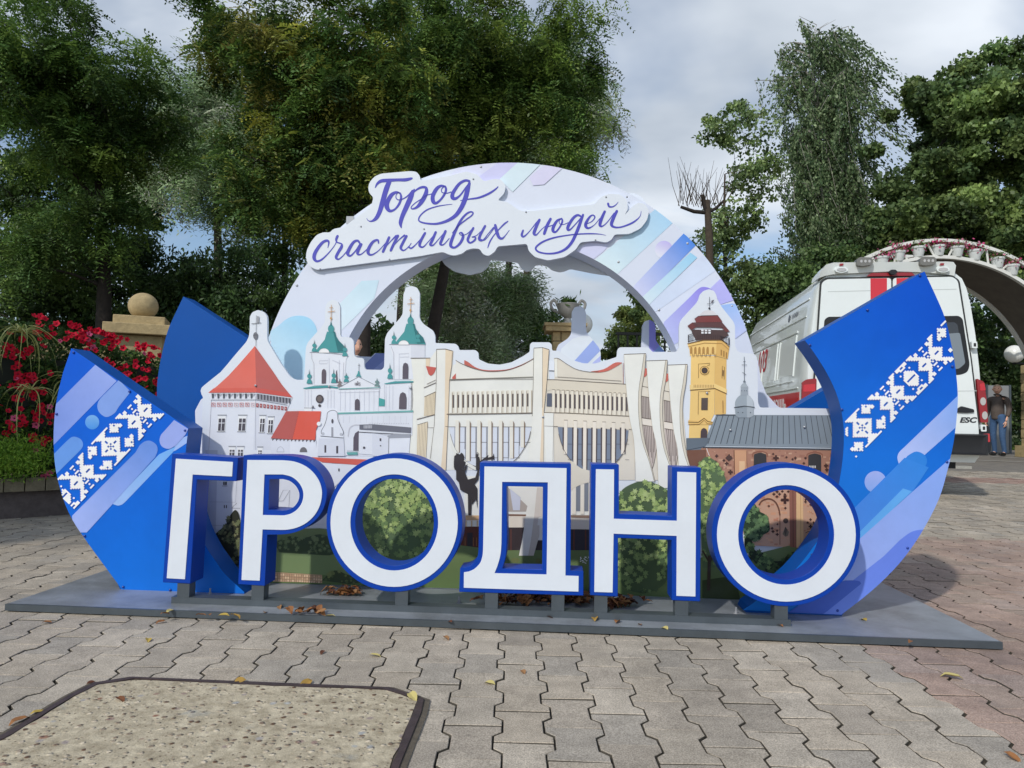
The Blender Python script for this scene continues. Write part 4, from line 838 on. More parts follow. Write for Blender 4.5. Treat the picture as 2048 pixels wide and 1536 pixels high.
# lantern
Q(zF, p, [(195,415),(520,420),(545,470),(480,510),(310,512),(240,515),(205,450)], (84,66,66), 4)
Q(zF, p, [(160,382),(205,350),(480,345),(555,435),(520,440),(480,400),(250,390),(195,420)], (112,62,62), 5); Q(zF, p, [(205,352),(480,345),(520,400),(440,395),(240,395)], (96,64,66), 6)
Q(zF, p, [(225,318),(260,290),(440,282),(485,345),(240,350),(235,335)], (128,62,62), 7); Ln(zF, p, [(225,318),(260,292),(440,284),(480,340)], 0.8, (70,40,44), 8)
p.poly(zF(cr([(270,285),(300,252),(350,235),(400,245),(440,282)],4)), (206,204,208), 7)
Q(zF, p, [(285,418),(382,412),(382,455),(290,460)], (96,82,82), 7)
for k in range(3): Bx(zF, p, 318-30+k*33, 418, 340-30+k*33, 432, (220,222,226), 8); Bx(zF, p, 318-30+k*33, 438, 340-30+k*33, 454, (220,222,226), 8)
for k in range(14): Ln(zF, p, [(250+k*17,465),(250+k*17,508)], 0.6, (60,48,50), 7)
for sx, a in ((0, [(168,465),(168,535)]), (1, [(548,490),(550,560)])): Ln(zF, p, a, 1.4, (50,46,52), 8)
Ln(zF, p, [(168,468),(205,455)], 1.0, (50,46,52), 8); Ln(zF, p, [(168,530),(240,510)], 1.4, (50,46,52), 8); Ln(zF, p, [(465,480),(548,495)], 1.0, (50,46,52), 8); Ln(zF, p, [(465,505),(550,560)], 1.2, (50,46,52), 8)
for k in range(5): Ln(zF, p, [(172+k*9,(464-k*2)),(178+k*9,528-k*4)], 0.6, (50,46,52), 8); Ln(zF, p, [(475+k*16,480+k*3),(478+k*16,512+k*10)], 0.8, (50,46,52), 8)
Ln(zF, p, [(365,235),(365,112)], 0.9, (70,70,80), 8); p.disc(*zF([(364,220)])[0], 2.2, (60,60,68), 8); Ln(zF, p, [(340,178),(375,176)], 0.8, (70,70,80), 8); Q(zF, p, [(378,175),(385,145),(410,140),(395,165)], (96,90,100), 8)
Q(zF, p, [(150,1425),(360,1422),(330,1500),(150,1536)], (98,110,122), 6)
p.build('fire_tower_print', 'print', r_pan)

# --- old stone church on the right ---
p = Print(V_PAN, sat=0.86); RF = (128, 140, 150); RFD = (92, 104, 116); DK = (56, 62, 72)
Q(zK, p, [(20,970),(240,970),(210,1080),(190,1120),(30,1120)], (104,116,128), 2)
Q(zK, p, [(385,680),(1850,685),(1900,1110),(215,1065)], RF, 2)
for k in range(22):
    xt = 400+k*68; xb = 275+k*78.5-(k-11)*0.6; 
    if xb > 1850: continue
    Ln(zK, p, [(xt,690),(xb,1040)], 0.9, DK, 4)
Ln(zK, p, [(385,682),(660,682)], 2.0, (70,78,88), 4); Ln(zK, p, [(225,1052),(1850,1078)], 0.8, (150,162,172), 5); Ln(zK, p, [(215,1068),(1850,1096)], 2.2, (176,186,194), 5); Ln(zK, p, [(215,1082),(1850,1110)], 2.0, (64,68,76), 6)
# cupola
Q(zK, p, [(615,595),(850,590),(848,690),(800,715),(660,715),(625,690)], (160,170,178), 4); Q(zK, p, [(620,595),(765,592),(765,715),(660,715),(628,690)], (140,152,162), 5)
p.poly(zK(cr([(618,590),(620,520),(650,465),(690,438),(780,438),(820,470),(848,520),(852,590)],4)), (150,162,172), 4); p.poly(zK(cr([(765,590),(765,438),(800,450),(835,500),(850,590)],4)), (176,186,194), 5)
Ln(zK, p, [(605,590),(735,572),(862,588)], 1.6, DK, 6); Q(zK, p, [(690,340),(775,340),(780,438),(685,438)], (150,160,170), 5); p.poly(zK(cr([(682,340),(700,305),(732,285),(762,305),(782,340)],4)), (160,170,178), 6)
p.disc(*zK([(733,270)])[0], 2.6, (120,130,140), 6); Ln(zK, p, [(733,270),(732,0),(731,-40)], 1.0, (84,92,102), 6); Ln(zK, p, [(700,62),(765,62)], 0.9, (84,92,102), 6); Ln(zK, p, [(708,152),(755,185)], 0.9, (84,92,102), 6); Ln(zK, p, [(718,20),(748,20)], 0.9, (84,92,102), 6)
for x in (712, 808, 655): p.disc(*zK([(x,652)])[0], 1.0, (70,76,86), 7)
for x in (700, 735, 760): p.disc(*zK([(x,382)])[0], 0.9, (90,98,108), 7)
# stone wall
BR = (186, 124, 92)
Q(zK, p, [(20,1110),(220,1090),(1860,1120),(1850,1600),(60,1600)], (170,120,98), 1)
Q(zK, p, [(20,1120),(260,1110),(270,1600),(70,1600)], (120,80,64), 2)
for k in range(190):
    x, y = 280+random.random()*1560, 1120+random.random()*400; s = 8+random.random()*34
    c = random.choice(((158,108,88),(188,142,116),(146,98,82),(196,154,126),(166,118,98),(180,130,102)))
    Bx(zK, p, x, y, min(1850, x+s*1.6), y+s*0.8, c, 2)
def opening(x0, y0, x1, y1, l=5): p.poly(zK([(x0,y1),(x0,y0+24)]+cr([(x0+8,y0+8),((x0+x1)/2,y0-10),(x1-8,y0+8)],4)+[(x1,y0+24),(x1,y1)]), (60,60,62), l); p.line(zK(cr([(x0-14,y0+40),(x0-8,y0-4),((x0+x1)/2,y0-28),(x1+8,y0-4),(x1+14,y0+40)],4)), 2.0, (150,96,76), 4)
opening(850, 1160, 1005, 1330); opening(1525, 1170, 1685, 1420)
for k in range(5): Bx(zK, p, 1535+k*18, 1310, 1546+k*18, 1340, (206,204,196), 6)
def cross(z, x, y, s, c=(78,52,48), l=5): Bx(z, p, x-s, y-s*.36, x+s, y+s*.36, c, l); Bx(z, p, x-s*.36, y-s, x+s*.36, y+s, c, l)
for (x, y, s) in ((390,1190,20),(480,1245,18),(515,1285,24),(380,1265,20),(545,1200,30),(1125,1215,34),(1090,1165,14),(1180,1290,18),(1365,1215,18),(1255,1205,14),(1330,1230,14),(1490,1215,16),(1745,1310,26),(1755,1360,22),(1470,1280,16),(560,1390,30),(330,1410,18)): cross(zK, x, y, s)
p.poly(zK([(540,1175),(590,1215),(540,1255),(495,1215)]), (84,62,58), 6); Q(zK, p, [(608,1120),(760,1120),(760,1600),(608,1600)], (202,148,110), 3); Q(zK, p, [(670,1255),(740,1255),(740,1600),(670,1600)], (222,180,134), 4); Ln(zK, p, [(606,1120),(612,1420)], 1.6, (110,70,56), 4)
Ln(zK, p, [(265,1095),(275,1130),(300,1190)], 1.2, (220,216,210), 6); Ln(zK, p, [(760,1130),(770,1420)], 0.8, (140,92,72), 4); Ln(zK, p, [(1800,1150),(1800,1500)], 1.4, (150,100,76), 4)
# through the last letter
Q(zO2, p, [(150,330),(1300,330),(1320,1170),(300,1120),(150,900)], (200,154,126), 7)
for k in range(150):
    x, y = 380+random.random()*880, 340+random.random()*760; s = 10+random.random()*40
    Bx(zO2, p, x, y, x+s*1.4, y+s*.7, random.choice(((198,140,108),(214,160,122),(190,126,98),(210,150,114))), 8)
p.line(zO2(cr([(400,560),(440,500),(535,470),(620,510),(670,600),(690,700)],5)), 3.2, (112,72,58), 9); Ln(zO2, p, [(690,690),(690,1110)], 1.4, (120,78,62), 9)
Q(zO2, p, [(820,340),(915,340),(920,1150),(830,1140)], (150,96,80), 9); Q(zO2, p, [(920,340),(1010,380),(1020,1150),(920,1150)], (226,182,130), 9); Ln(zO2, p, [(870,340),(875,1140)], 1.2, (104,66,58), 10); Ln(zO2, p, [(975,380),(980,1140)], 0.8, (190,140,92), 10)
for (x, y, s) in ((758,485,52),(605,403,22),(683,403,20),(648,440,20),(722,365,18),(805,368,18),(650,370,22),(760,430,24),(758,408,18),(762,525,18),(764,598,18),(715,487,18),(800,487,18),(1045,510,18),(1120,550,20),(1048,480,16),(1115,757,18),(1077,800,16),(1160,800,18),(1115,855,26),(580,880,20),(593,925,22),(650,915,18),(652,965,22),(655,825,14),(1105,985,18),(535,570,16),(415,440,20)): cross(zO2, x, y, s, (74,48,44), 10)
p.disc(*zO2([(770,775)])[0], 5.2, (88,72,66), 10); p.poly(zO2([(765,855),(815,930),(800,985),(765,998),(725,960)]), (128,112,92), 10); p.poly(zO2([(765,855),(790,900),(770,990),(745,930)]), (92,80,70), 11); p.line(zO2(cr([(1045,945),(1090,925),(1140,935)],3)), 1.2, (90,60,50), 10)
p.build('stone_church_print', 'print', r_pan)

# --- printed greenery along the foot of the panel ---
p = Print(V_PAN, sat=0.86)
gx = lambda pts: pts
p.poly([(404,1095),(470,1060),(640,1056),(800,1075),(1000,1100),(1240,1100),(1460,1120),(1620,1080),(1640,1130),(1480,1205),(1200,1186),(900,1176),(700,1170),(404,1160)], (112, 130, 84), 8, ((700,1050),(700,1170),(92,112,70)))
p.poly(zLo([(800,1080),(1900,1100),(1900,1330),(1300,1320),(800,1280)]), (112,134,86), 9)
p.poly(zLo([(800,1290),(1300,1320),(1300,1400),(780,1390)]), (200,164,128), 10)
for k in range(60):
    x, y = 805+(k % 20)*25, 1300+(k//20)*30+(k % 20)*1.2
    p.poly(zLo([(x+random.random()*4,y),(x+20,y+random.random()*4),(x+21,y+22),(x+2,y+24)]), random.choice(((206,170,132),(188,150,116),(216,184,146))), 11)
    p.line(zLo([(x,y),(x,y+26)]), 0.5, (96,70,54), 12)
for yy in (1298, 1328, 1358): p.line(zLo([(800,yy),(1300,yy+28)]), 0.5, (96,70,54), 12)
LEAFSHAPE = [(0,-1.1),(0.25,-0.45),(0.95,-0.6),(0.6,-0.05),(1.0,0.35),(0.4,0.4),(0.15,1.0),(-0.2,0.45),(-0.9,0.5),(-0.55,0.0),(-1.0,-0.45),(-0.3,-0.4)]
def crown_print(region, dark, mids, lights, n, s, l=9, light_dir=(-0.3, -1)):
    xs = [q[0] for q in region]; ys = [q[1] for q in region]
    p.poly(region, dark, l)
    x0, x1, y0, y1 = min(xs), max(xs), min(ys), max(ys); i = 0; tries = 0
    while i < n and tries < n*20:
        tries += 1
        x, y = x0+random.random()*(x1-x0), y0+random.random()*(y1-y0)
        if not inside((x, y), region): continue
        t = 1-(y-y0)/(y1-y0)*0.9+random.gauss(0, 0.22)
        ns = noise.noise(Vector((x*0.045, y*0.045, 3.1)))
        if ns < -0.12 and random.random() < 0.8: continue
        c = random.choice(lights) if t+ns*0.5 > 0.62 else random.choice(mids) if t+ns > 0.2 else random.choice((dark, mids[0]))
        a = random.random()*6.28; ss = s*(0.6+random.random()*0.7)
        p.poly([(x+(px_*math.cos(a)-py_*math.sin(a))*ss, y+(px_*math.sin(a)+py_*math.cos(a))*ss) for px_, py_ in LEAFSHAPE], c, l+1+i % 6); i += 1
LG = ((162,184,104),(152,176,98),(172,192,118),(142,168,92)); MG = ((118,146,84),(130,156,90),(108,136,80)); DG = (86, 110, 72)
crown_print(zO1(cr([(150,1180),(170,700),(290,420),(420,270),(560,180),(760,190),(950,280),(1080,420),(1160,640),(1160,900),(1040,1100),(800,1200),(500,1180)],4)), DG, MG, LG, 420, 6.0)
crown_print(cr([(1235,1020),(1240,985),(1262,968),(1290,962),(1318,970),(1338,985),(1345,1010),(1342,1060),(1340,1120),(1330,1165),(1290,1185),(1245,1170),(1232,1110)],4), (72,94,60), MG, LG, 340, 5.4)
crown_print(cr([(1398,1010),(1396,940),(1408,915),(1425,918),(1440,935),(1452,965),(1448,1010),(1440,1060),(1432,1100),(1440,1130),(1405,1135)],4), DG, MG, LG, 190, 5.0)
crown_print(zO2(cr([(180,800),(230,640),(330,540),(400,640),(500,700),(540,820),(540,920),(440,980),(380,1040),(280,1050),(190,960)],4)), (48,70,48), ((82,112,74),(92,122,80)), ((110,142,88),(98,132,84)), 90, 4.6, l=11)
crown_print(zO2(cr([(190,990),(260,1010),(310,1080),(330,1180),(480,1230),(560,1320),(700,1330),(820,1230),(920,1200),(1000,1180),(760,1480),(500,1520),(300,1300),(200,1150)],4)), (40,54,36), ((66,92,52),(78,104,58)), ((104,136,74),(120,150,82)), 120, 5.0, l=12)
crown_print(cr([(404,1110),(430,1070),(452,1050),(462,1030),(474,1020),(482,1050),(480,1150),(440,1140)],4), (50,52,40), ((82,88,62),(96,100,70)), ((128,128,86),(112,120,78)), 110, 4.4)
crown_print(cr([(550,1085),(580,1072),(610,1075),(640,1068),(664,1078),(668,1108),(620,1108),(560,1104)],4), (60,78,54), ((84,106,72),(94,114,76)), ((112,130,86),(104,126,82)), 70, 4.0)
crown_print(cr([(645,1160),(670,1140),(700,1150),(740,1158),(700,1167)],4), (60,74,48), ((96,112,66),(84,102,60)), ((120,132,76),(110,124,72)), 26, 3.4, l=12)
for a_, b_, w_ in (((1416,1180),(1418,1110),6.5), ((1418,1125),(1404,1100),3.5), ((1418,1125),(1432,1098),3.5)): p.line([a_, b_], w_, (66,52,42), 15)
p.poly([(1404,1160),(1470,1150),(1480,1200),(1404,1195)], (58,72,40), 9)
p.build('greenery_print', 'print', r_pan)
for x, y in ((511,771),(821,776),(1086,834),(1414,786),(1461,860),(1609,854),(658,773)): bolt(r_pan, x, y, V_PAN-0.006, r=0.006)
# ---------------- ground and paving ----------------
def mat_pave(name, objcol):
    m = bpy.data.materials.new(name); m.use_nodes = True; n, l = m.node_tree.nodes, m.node_tree.links; b = n['Principled BSDF']
    if objcol: a = n.new('ShaderNodeObjectInfo')
    else: a = n.new('ShaderNodeAttribute'); a.attribute_name = 'col'
    src = a.outputs['Color']
    g = n.new('ShaderNodeNewGeometry')
    def nz_(sc, lo, hi, det=3, rg=0.6, fa=0.3, fb=0.7):
        t = n.new('ShaderNodeTexNoise'); t.inputs['Scale'].default_value = sc; t.inputs['Detail'].default_value = det; t.inputs['Roughness'].default_value = rg
        l.new(g.outputs['Position'], t.inputs['Vector'])
        r = n.new('ShaderNodeMapRange'); r.inputs['From Min'].default_value = fa; r.inputs['From Max'].default_value = fb; r.inputs['To Min'].default_value = lo; r.inputs['To Max'].default_value = hi
        l.new(t.outputs['Fac'], r.inputs['Value']); return t, r
    def mul(s_, r): 
        v = n.new('ShaderNodeVectorMath'); v.operation = 'SCALE'; l.new(s_, v.inputs[0]); l.new(r.outputs[0], v.inputs['Scale']); return v.outputs[0]
    t1, r1 = nz_(1.3, 0.74, 1.16, 6, 0.7); src = mul(src, r1)
    t2, r2 = nz_(11, 0.78, 1.14, 5, 0.7); src = mul(src, r2)
    t3, r3 = nz_(230, 0.62, 1.36, 2, 0.7, 0.32, 0.68); src = mul(src, r3)
    # pale grains of aggregate
    vo = n.new('ShaderNodeTexVoronoi'); vo.inputs['Scale'].default_value = 95; l.new(g.outputs['Position'], vo.inputs['Vector'])
    st = n.new('ShaderNodeMapRange'); st.inputs['From Min'].default_value = 0.12; st.inputs['From Max'].default_value = 0.20; st.inputs['To Min'].default_value = 0.55; st.inputs['To Max'].default_value = 0.0
    l.new(vo.outputs['Distance'], st.inputs['Value'])
    mx_ = n.new('ShaderNodeMix'); mx_.data_type = 'RGBA'; l.new(st.outputs[0], mx_.inputs['Factor']); l.new(src, mx_.inputs['A']); mx_.inputs['B'].default_value = (0.50, 0.46, 0.38, 1)
    # dark oily stains with their own shape
    ts, rs = nz_(2.1, 0, 0.55, 6, 0.6, 0.60, 0.74)
    ms = n.new('ShaderNodeMix'); ms.data_type = 'RGBA'; l.new(rs.outputs[0], ms.inputs['Factor']); l.new(mx_.outputs['Result'], ms.inputs['A']); ms.inputs['B'].default_value = (0.13, 0.12, 0.115, 1)
    l.new(ms.outputs['Result'], b.inputs['Base Color'])
    b.inputs['Roughness'].default_value = 0.85; b.inputs['Specular IOR Level'].default_value = 0.25
    bp = n.new('ShaderNodeBump'); bp.inputs['Strength'].default_value = 0.35; bp.inputs['Distance'].default_value = 0.004
    l.new(t3.outputs['Fac'], bp.inputs['Height']); l.new(bp.outputs[0], b.inputs['Normal'])
    MATS[name] = m; return m
mat_pave('paver', True); mat_pave('paver_field', False)
# joint bed; past the built pavers the material carries the pattern
mb_ = bpy.data.materials.new('paving_bed'); mb_.use_nodes = True; n, l = mb_.node_tree.nodes, mb_.node_tree.links; b = n['Principled BSDF']; b.inputs['Roughness'].default_value = 0.9; b.inputs['Specular IOR Level'].default_value = 0.2
g = n.new('ShaderNodeNewGeometry'); bk = n.new('ShaderNodeTexBrick'); bk.inputs['Scale'].default_value = 1.0; bk.inputs['Brick Width'].default_value = 0.2; bk.inputs['Row Height'].default_value = 0.14; bk.inputs['Mortar Size'].default_value = 0.006
bk.inputs['Color1'].default_value = (0.27, 0.245, 0.205, 1); bk.inputs['Color2'].default_value = (0.22, 0.20, 0.18, 1); bk.inputs['Mortar'].default_value = (0.11, 0.10, 0.085, 1)
mpn = n.new('ShaderNodeMapping'); mpn.inputs['Rotation'].default_value = (0, 0, rad(90)); l.new(g.outputs['Position'], mpn.inputs[0]); l.new(mpn.outputs[0], bk.inputs['Vector'])
sx = n.new('ShaderNodeSeparateXYZ'); l.new(g.outputs['Position'], sx.inputs[0])
mr = n.new('ShaderNodeMath'); mr.operation = 'GREATER_THAN'; mr.inputs[1].default_value = 12.6; l.new(sx.outputs[1], mr.inputs[0])
nt = n.new('ShaderNodeTexNoise'); nt.inputs['Scale'].default_value = 60; nt.inputs['Detail'].default_value = 4; l.new(g.outputs['Position'], nt.inputs['Vector'])
dr = n.new('ShaderNodeValToRGB'); dr.color_ramp.elements[0].color = (0.060, 0.053, 0.042, 1); dr.color_ramp.elements[1].color = (0.13, 0.115, 0.09, 1); l.new(nt.outputs['Fac'], dr.inputs[0])
mxb = n.new('ShaderNodeMix'); mxb.data_type = 'RGBA'; l.new(mr.outputs[0], mxb.inputs['Factor']); l.new(dr.outputs[0], mxb.inputs['A']); l.new(bk.outputs[0], mxb.inputs['B']); l.new(mxb.outputs['Result'], b.inputs['Base Color'])
mat('far_ground', (0.10, 0.12, 0.05), rough=0.95, noise_amt=0.4, noise_scale=3)
def strip(name, x0, x1, ys, dz, m):
    V = []; Fc = []
    for i, y in enumerate(ys):
        V += [(x0, y, gz(y)+dz), (x1, y, gz(y)+dz)]
        if i: Fc.append((2*i-2, 2*i-1, 2*i+1, 2*i))
    o = obj(name, V, Fc, m); o['kind'] = 'structure'; return o
strip('ground', -400, 400, [-60, 6, 30, 60, 600], -0.03, MATS['far_ground'])
pave = strip('pavement', -9, 26, [-3, 6, 21.5], -0.012, mb_)

cover_px = [(-170,1562),(0,1475),(132,1396),(184.6,1369.5),(263.7,1357),(782,1378),(852,1402),(846,1430),(804,1536),(770,1640)]
cov_xy = [G(x, y) for x, y in cover_px]
cov_xy = [(p_.x, p_.y) for p_ in cov_xy]
Wd, Nr, Ln_, PX, PY = 0.0825, 0.0575, 0.1, 0.14, 0.2
def paver_mesh():
    def ring(i, z):
        w_, nn, L_ = Wd-i, Nr-i, Ln_-i; s_ = 0.066; q_ = 0.042
        return [(-w_,-L_,z),(w_,-L_,z),(w_,-s_,z),(nn,-q_,z),(nn,q_,z),(w_,s_,z),(w_,L_,z),(-w_,L_,z),(-w_,s_,z),(-nn,q_,z),(-nn,-q_,z),(-w_,-s_,z)]
    v = ring(0.0044, 0.0)+ring(0.0026, -0.0020)+ring(0.0026, -0.016)
    f = [(10,11,0,1,2,3),(3,4,9,10),(9,4,5,6,7,8)]
    for r in (0, 12): f += [(r+k, r+12+k, r+12+(k+1) % 12, r+(k+1) % 12) for k in range(12)]
    return v, f
pv, pf = paver_mesh()
mat('joint_dirt', (0.095, 0.084, 0.066), rough=0.95, noise_amt=0.4, noise_scale=30)
def in_plate(x, y):
    q_ = Vector((x, y, 0)); u, v = q_.dot(ud), q_.dot(vd); return u0+0.12 < u < u1-0.12 and V_PLATE+0.12 < v < vb-0.12
cells = []
X0 = 0.052
for i in range(-88, 100):
    x = X0+i*PX
    for j in range(2, 66):
        y = j*PY+(0.1 if i % 2 else 0.0)+0.03
        if y < 0.5 or y > 12.6 or abs(x) > y*0.80+2.4: continue
        if in_plate(x, y): continue
        if x < -2.9 and y-5.43-(x+3.92) > 0.15: continue
        if inside((x, y), cov_xy) and inside((x+0.07, y+0.09), cov_xy) and inside((x-0.07, y+0.09), cov_xy) and inside((x+0.07, y-0.09), cov_xy) and inside((x-0.07, y-0.09), cov_xy): continue
        cells.append((x, y))
def tone(x, y):
    r = random.random(); pink = x > 1.36+0.05*math.sin(y*5) and y < 5.6
    if pink:
        base = random.choice(((156,134,120),(162,140,126),(150,130,118),(158,140,128),(154,136,122)))
    elif y > 10.4 and y < 11.3: base = random.choice(((150,122,110),(156,132,120)))
    else:
        base = random.choice(((161,151,136),(157,147,133),(167,157,142),(153,145,133),(163,152,136)))
        if r < 0.08: base = (150,141,128)
    k_ = 0.95+random.random()*0.10
    return tuple(c*k_ for c in C(*base, 1.28))
def pix(x, y):
    q_ = Vector((x, y, gz(y)))-CAM; zc_ = q_.dot(Fv); return 1024+FPX*q_.dot(Rv)/zc_, 768-FPX*q_.dot(Uv)/zc_
vis = sorted([c for c in cells if -40 < pix(*c)[0] < 2088 and pix(*c)[1] < 1560 and not in_plate(*c)], key=lambda c: c[0]**2+c[1]**2)
big = set(vis[:300])
me = bpy.data.meshes.new('paver'); me.from_pydata(pv, [], pf); me.materials.append(MATS['paver']); me.materials.append(MATS['joint_dirt'])
me.polygons.foreach_set('material_index', [0]*15+[1]*12); me.update()
fm = MB()
for (x, y) in cells:
    t_ = tone(x, y); dz = random.uniform(-0.0022, 0.0012); tx, ty = random.gauss(0, 0.006), random.gauss(0, 0.006); rz_ = random.gauss(0, 0.006)
    if (x, y) in big:
        o = bpy.data.objects.new('paver', me); col.objects.link(o); o.parent = pave; o.location = (x, y, gz(y)+dz); o.rotation_euler = (tx, ty, rz_); o.color = t_+(1,)
    else:
        fm.add([(x+a, y+b_, gz(y)+dz+c_+a*ty+b_*tx) for a, b_, c_ in pv], pf, t_)
o = fm.build('paver_field', 'paver_field', pave); o['kind'] = 'stuff'; o.data.materials.append(MATS['joint_dirt'])
o.data.polygons.foreach_set('material_index', ([0]*15+[1]*12)*(len(o.data.polygons)//27))

# concrete utility cover in its iron frame
mc = bpy.data.materials.new('cover_concrete'); mc.use_nodes = True; MATS['cover_concrete'] = mc; n, l = mc.node_tree.nodes, mc.node_tree.links; b = n['Principled BSDF']; b.inputs['Roughness'].default_value = 0.9; b.inputs['Specular IOR Level'].default_value = 0.2
g = n.new('ShaderNodeNewGeometry')
def cnoise(sc, det=5, rg=0.6):
    t = n.new('ShaderNodeTexNoise'); t.inputs['Scale'].default_value = sc; t.inputs['Detail'].default_value = det; t.inputs['Roughness'].default_value = rg; l.new(g.outputs['Position'], t.inputs['Vector']); return t.outputs['Fac']
def cramp(src_, stops):
    r = n.new('ShaderNodeValToRGB'); e = r.color_ramp.elements
    e[0].position, e[0].color = stops[0][0], tuple(stops[0][1])+(1,); e[1].position, e[1].color = stops[1][0], tuple(stops[1][1])+(1,); l.new(src_, r.inputs[0]); return r.outputs[0]
def cmix(f_, a_, b__):
    m_ = n.new('ShaderNodeMix'); m_.data_type = 'RGBA'; l.new(f_, m_.inputs['Factor']); l.new(a_, m_.inputs['A'])
    if isinstance(b__, tuple): m_.inputs['B'].default_value = b__+(1,)
    else: l.new(b__, m_.inputs['B'])
    return m_.outputs['Result']
base_c = cramp(cnoise(22, 8, 0.75), ((0.34, C(148,136,114,1.12)), (0.66, C(204,192,166,1.12))))
def pebbles(sc, d0, d1, thr, tint):
    vo = n.new('ShaderNodeTexVoronoi'); vo.inputs['Scale'].default_value = sc; wv = n.new('ShaderNodeVectorMath'); wv.operation = 'MULTIPLY_ADD'; wv.inputs[1].default_value = (1, 1, 1)
    l.new(g.outputs['Position'], wv.inputs[0]); nv = n.new('ShaderNodeTexNoise'); nv.inputs['Scale'].default_value = sc*0.8; l.new(g.outputs['Position'], nv.inputs['Vector'])
    sc_ = n.new('ShaderNodeVectorMath'); sc_.operation = 'SCALE'; sc_.inputs['Scale'].default_value = 0.5/sc; l.new(nv.outputs['Color'], sc_.inputs[0]); l.new(sc_.outputs[0], wv.inputs[2]); l.new(wv.outputs[0], vo.inputs['Vector'])
    r = n.new('ShaderNodeMapRange'); r.inputs['From Min'].default_value = d0; r.inputs['From Max'].default_value = d1; r.inputs['To Min'].default_value = 1; r.inputs['To Max'].default_value = 0; l.new(vo.outputs['Distance'], r.inputs['Value'])
    sp_ = n.new('ShaderNodeSeparateColor'); l.new(vo.outputs['Color'], sp_.inputs[0]); gt = n.new('ShaderNodeMath'); gt.operation = 'GREATER_THAN'; gt.inputs[1].default_value = thr; l.new(sp_.outputs[0], gt.inputs[0])
    mu = n.new('ShaderNodeMath'); mu.operation = 'MULTIPLY'; l.new(r.outputs[0], mu.inputs[0]); l.new(gt.outputs[0], mu.inputs[1]); cl_ = cramp(sp_.outputs[1], tint); return mu.outputs[0], cl_
f1, c1 = pebbles(46, 0.22, 0.40, 0.45, ((0.1, C(110,84,66)), (0.9, C(214,200,176,1.1)))); src = cmix(f1, base_c, c1)
f2, c2 = pebbles(85, 0.18, 0.34, 0.74, ((0.1, C(78,68,58)), (0.9, C(156,138,116)))); src = cmix(f2, src, c2)
f3, c3 = pebbles(27, 0.20, 0.34, 0.80, ((0.1, C(150,112,92)), (0.9, C(176,176,172)))); src = cmix(f3, src, c3)
pt = n.new('ShaderNodeMapRange'); pt.inputs['From Min'].default_value = 0.615; pt.inputs['From Max'].default_value = 0.66; pt.inputs['To Max'].default_value = 0.85; l.new(cnoise(3.1, 5, 0.5), pt.inputs['Value']); src = cmix(pt.outputs[0], src, C(150,154,152,1.05))
l.new(src, b.inputs['Base Color'])
bq = n.new('ShaderNodeBump'); bq.inputs['Strength'].default_value = 0.8; bq.inputs['Distance'].default_value = 0.008; ad = n.new('ShaderNodeMath'); ad.operation = 'ADD'; l.new(cnoise(60, 6, 0.7), ad.inputs[0]); l.new(f1, ad.inputs[1]); l.new(ad.outputs[0], bq.inputs['Height']); l.new(bq.outputs[0], b.inputs['Normal'])
mat('rust_iron', C(70, 58, 58), rough=0.75, metal=0.2, noise_amt=0.35, noise_scale=25, bump=0.4, bump_scale=60, dirt=0.5, dirt_col=C(92, 66, 52))
mat('mortar', C(92, 84, 72), rough=0.95, noise_amt=0.35, noise_scale=40, bump=0.5, bump_scale=80)
cx_, cy_ = sum(p_[0] for p_ in cov_xy)/len(cov_xy), sum(p_[1] for p_ in cov_xy)/len(cov_xy)
r_cov = root('utility_cover', (cx_, cy_, 0), 'rough pebbly concrete utility cover in a rusty iron frame set in the paving', 'cover')
def inset(poly, d):
    out = []; m = len(poly); cxx, cyy = sum(p_[0] for p_ in poly)/m, sum(p_[1] for p_ in poly)/m
    for i in range(m):
        p0, p1, p2 = (Vector(poly[(i+k) % m]) for k in (-1, 0, 1)); a, b_ = (p1-p0).normalized(), (p2-p1).normalized()
        n1, n2 = Vector((-a.y, a.x)), Vector((-b_.y, b_.x)); bis = (n1+n2).normalized(); k_ = d/max(0.3, bis.dot(n1))
        q1 = p1+bis*k_
        if (q1-Vector((cxx, cyy))).length > (p1-Vector((cxx, cyy))).length: q1 = p1-bis*k_
        out.append((q1.x, q1.y))
    return out
def ringsolid(a, b_, z0, z1, jit=0.0):
    m = len(a); V = [(x, y, z1) for x, y in a]+[(x, y, z1) for x, y in b_]+[(x, y, z0) for x, y in a]+[(x, y, z0) for x, y in b_]
    Fc = []
    for i in range(m):
        j = (i+1) % m; Fc += [(i, j, m+j, m+i), (2*m+i, i, m+i, 3*m+i)[:0] or (i, 2*m+i, 2*m+j, j), (m+i, m+j, 3*m+j, 3*m+i)]
    return V, Fc
def dense(poly, step=0.06, jit=0.0):
    out = []
    for i in range(len(poly)):
        a, b_ = Vector(poly[i]), Vector(poly[(i+1) % len(poly)]); k_ = max(1, int((b_-a).length/step))
        for q_ in range(k_): p_ = a.lerp(b_, q_/k_); out.append((p_.x+random.uniform(-jit, jit), p_.y+random.uniform(-jit, jit)))
    return out
cA = cov_xy; cB = inset(cA, 0.016); cC = inset(cA, 0.028)
dA, dB, dC = dense(cA), dense(cB), dense(cC)
m0 = dense(inset(cA, -0.03) if False else [(cx_+(x-cx_)*1.022, cy_+(y-cy_)*1.022) for x, y in cA])
V, Fc = [(x, y, 0.0035) for x, y in m0], [tuple(range(len(m0)))]
obj('mortar_bed', V, Fc, 'mortar', r_cov)
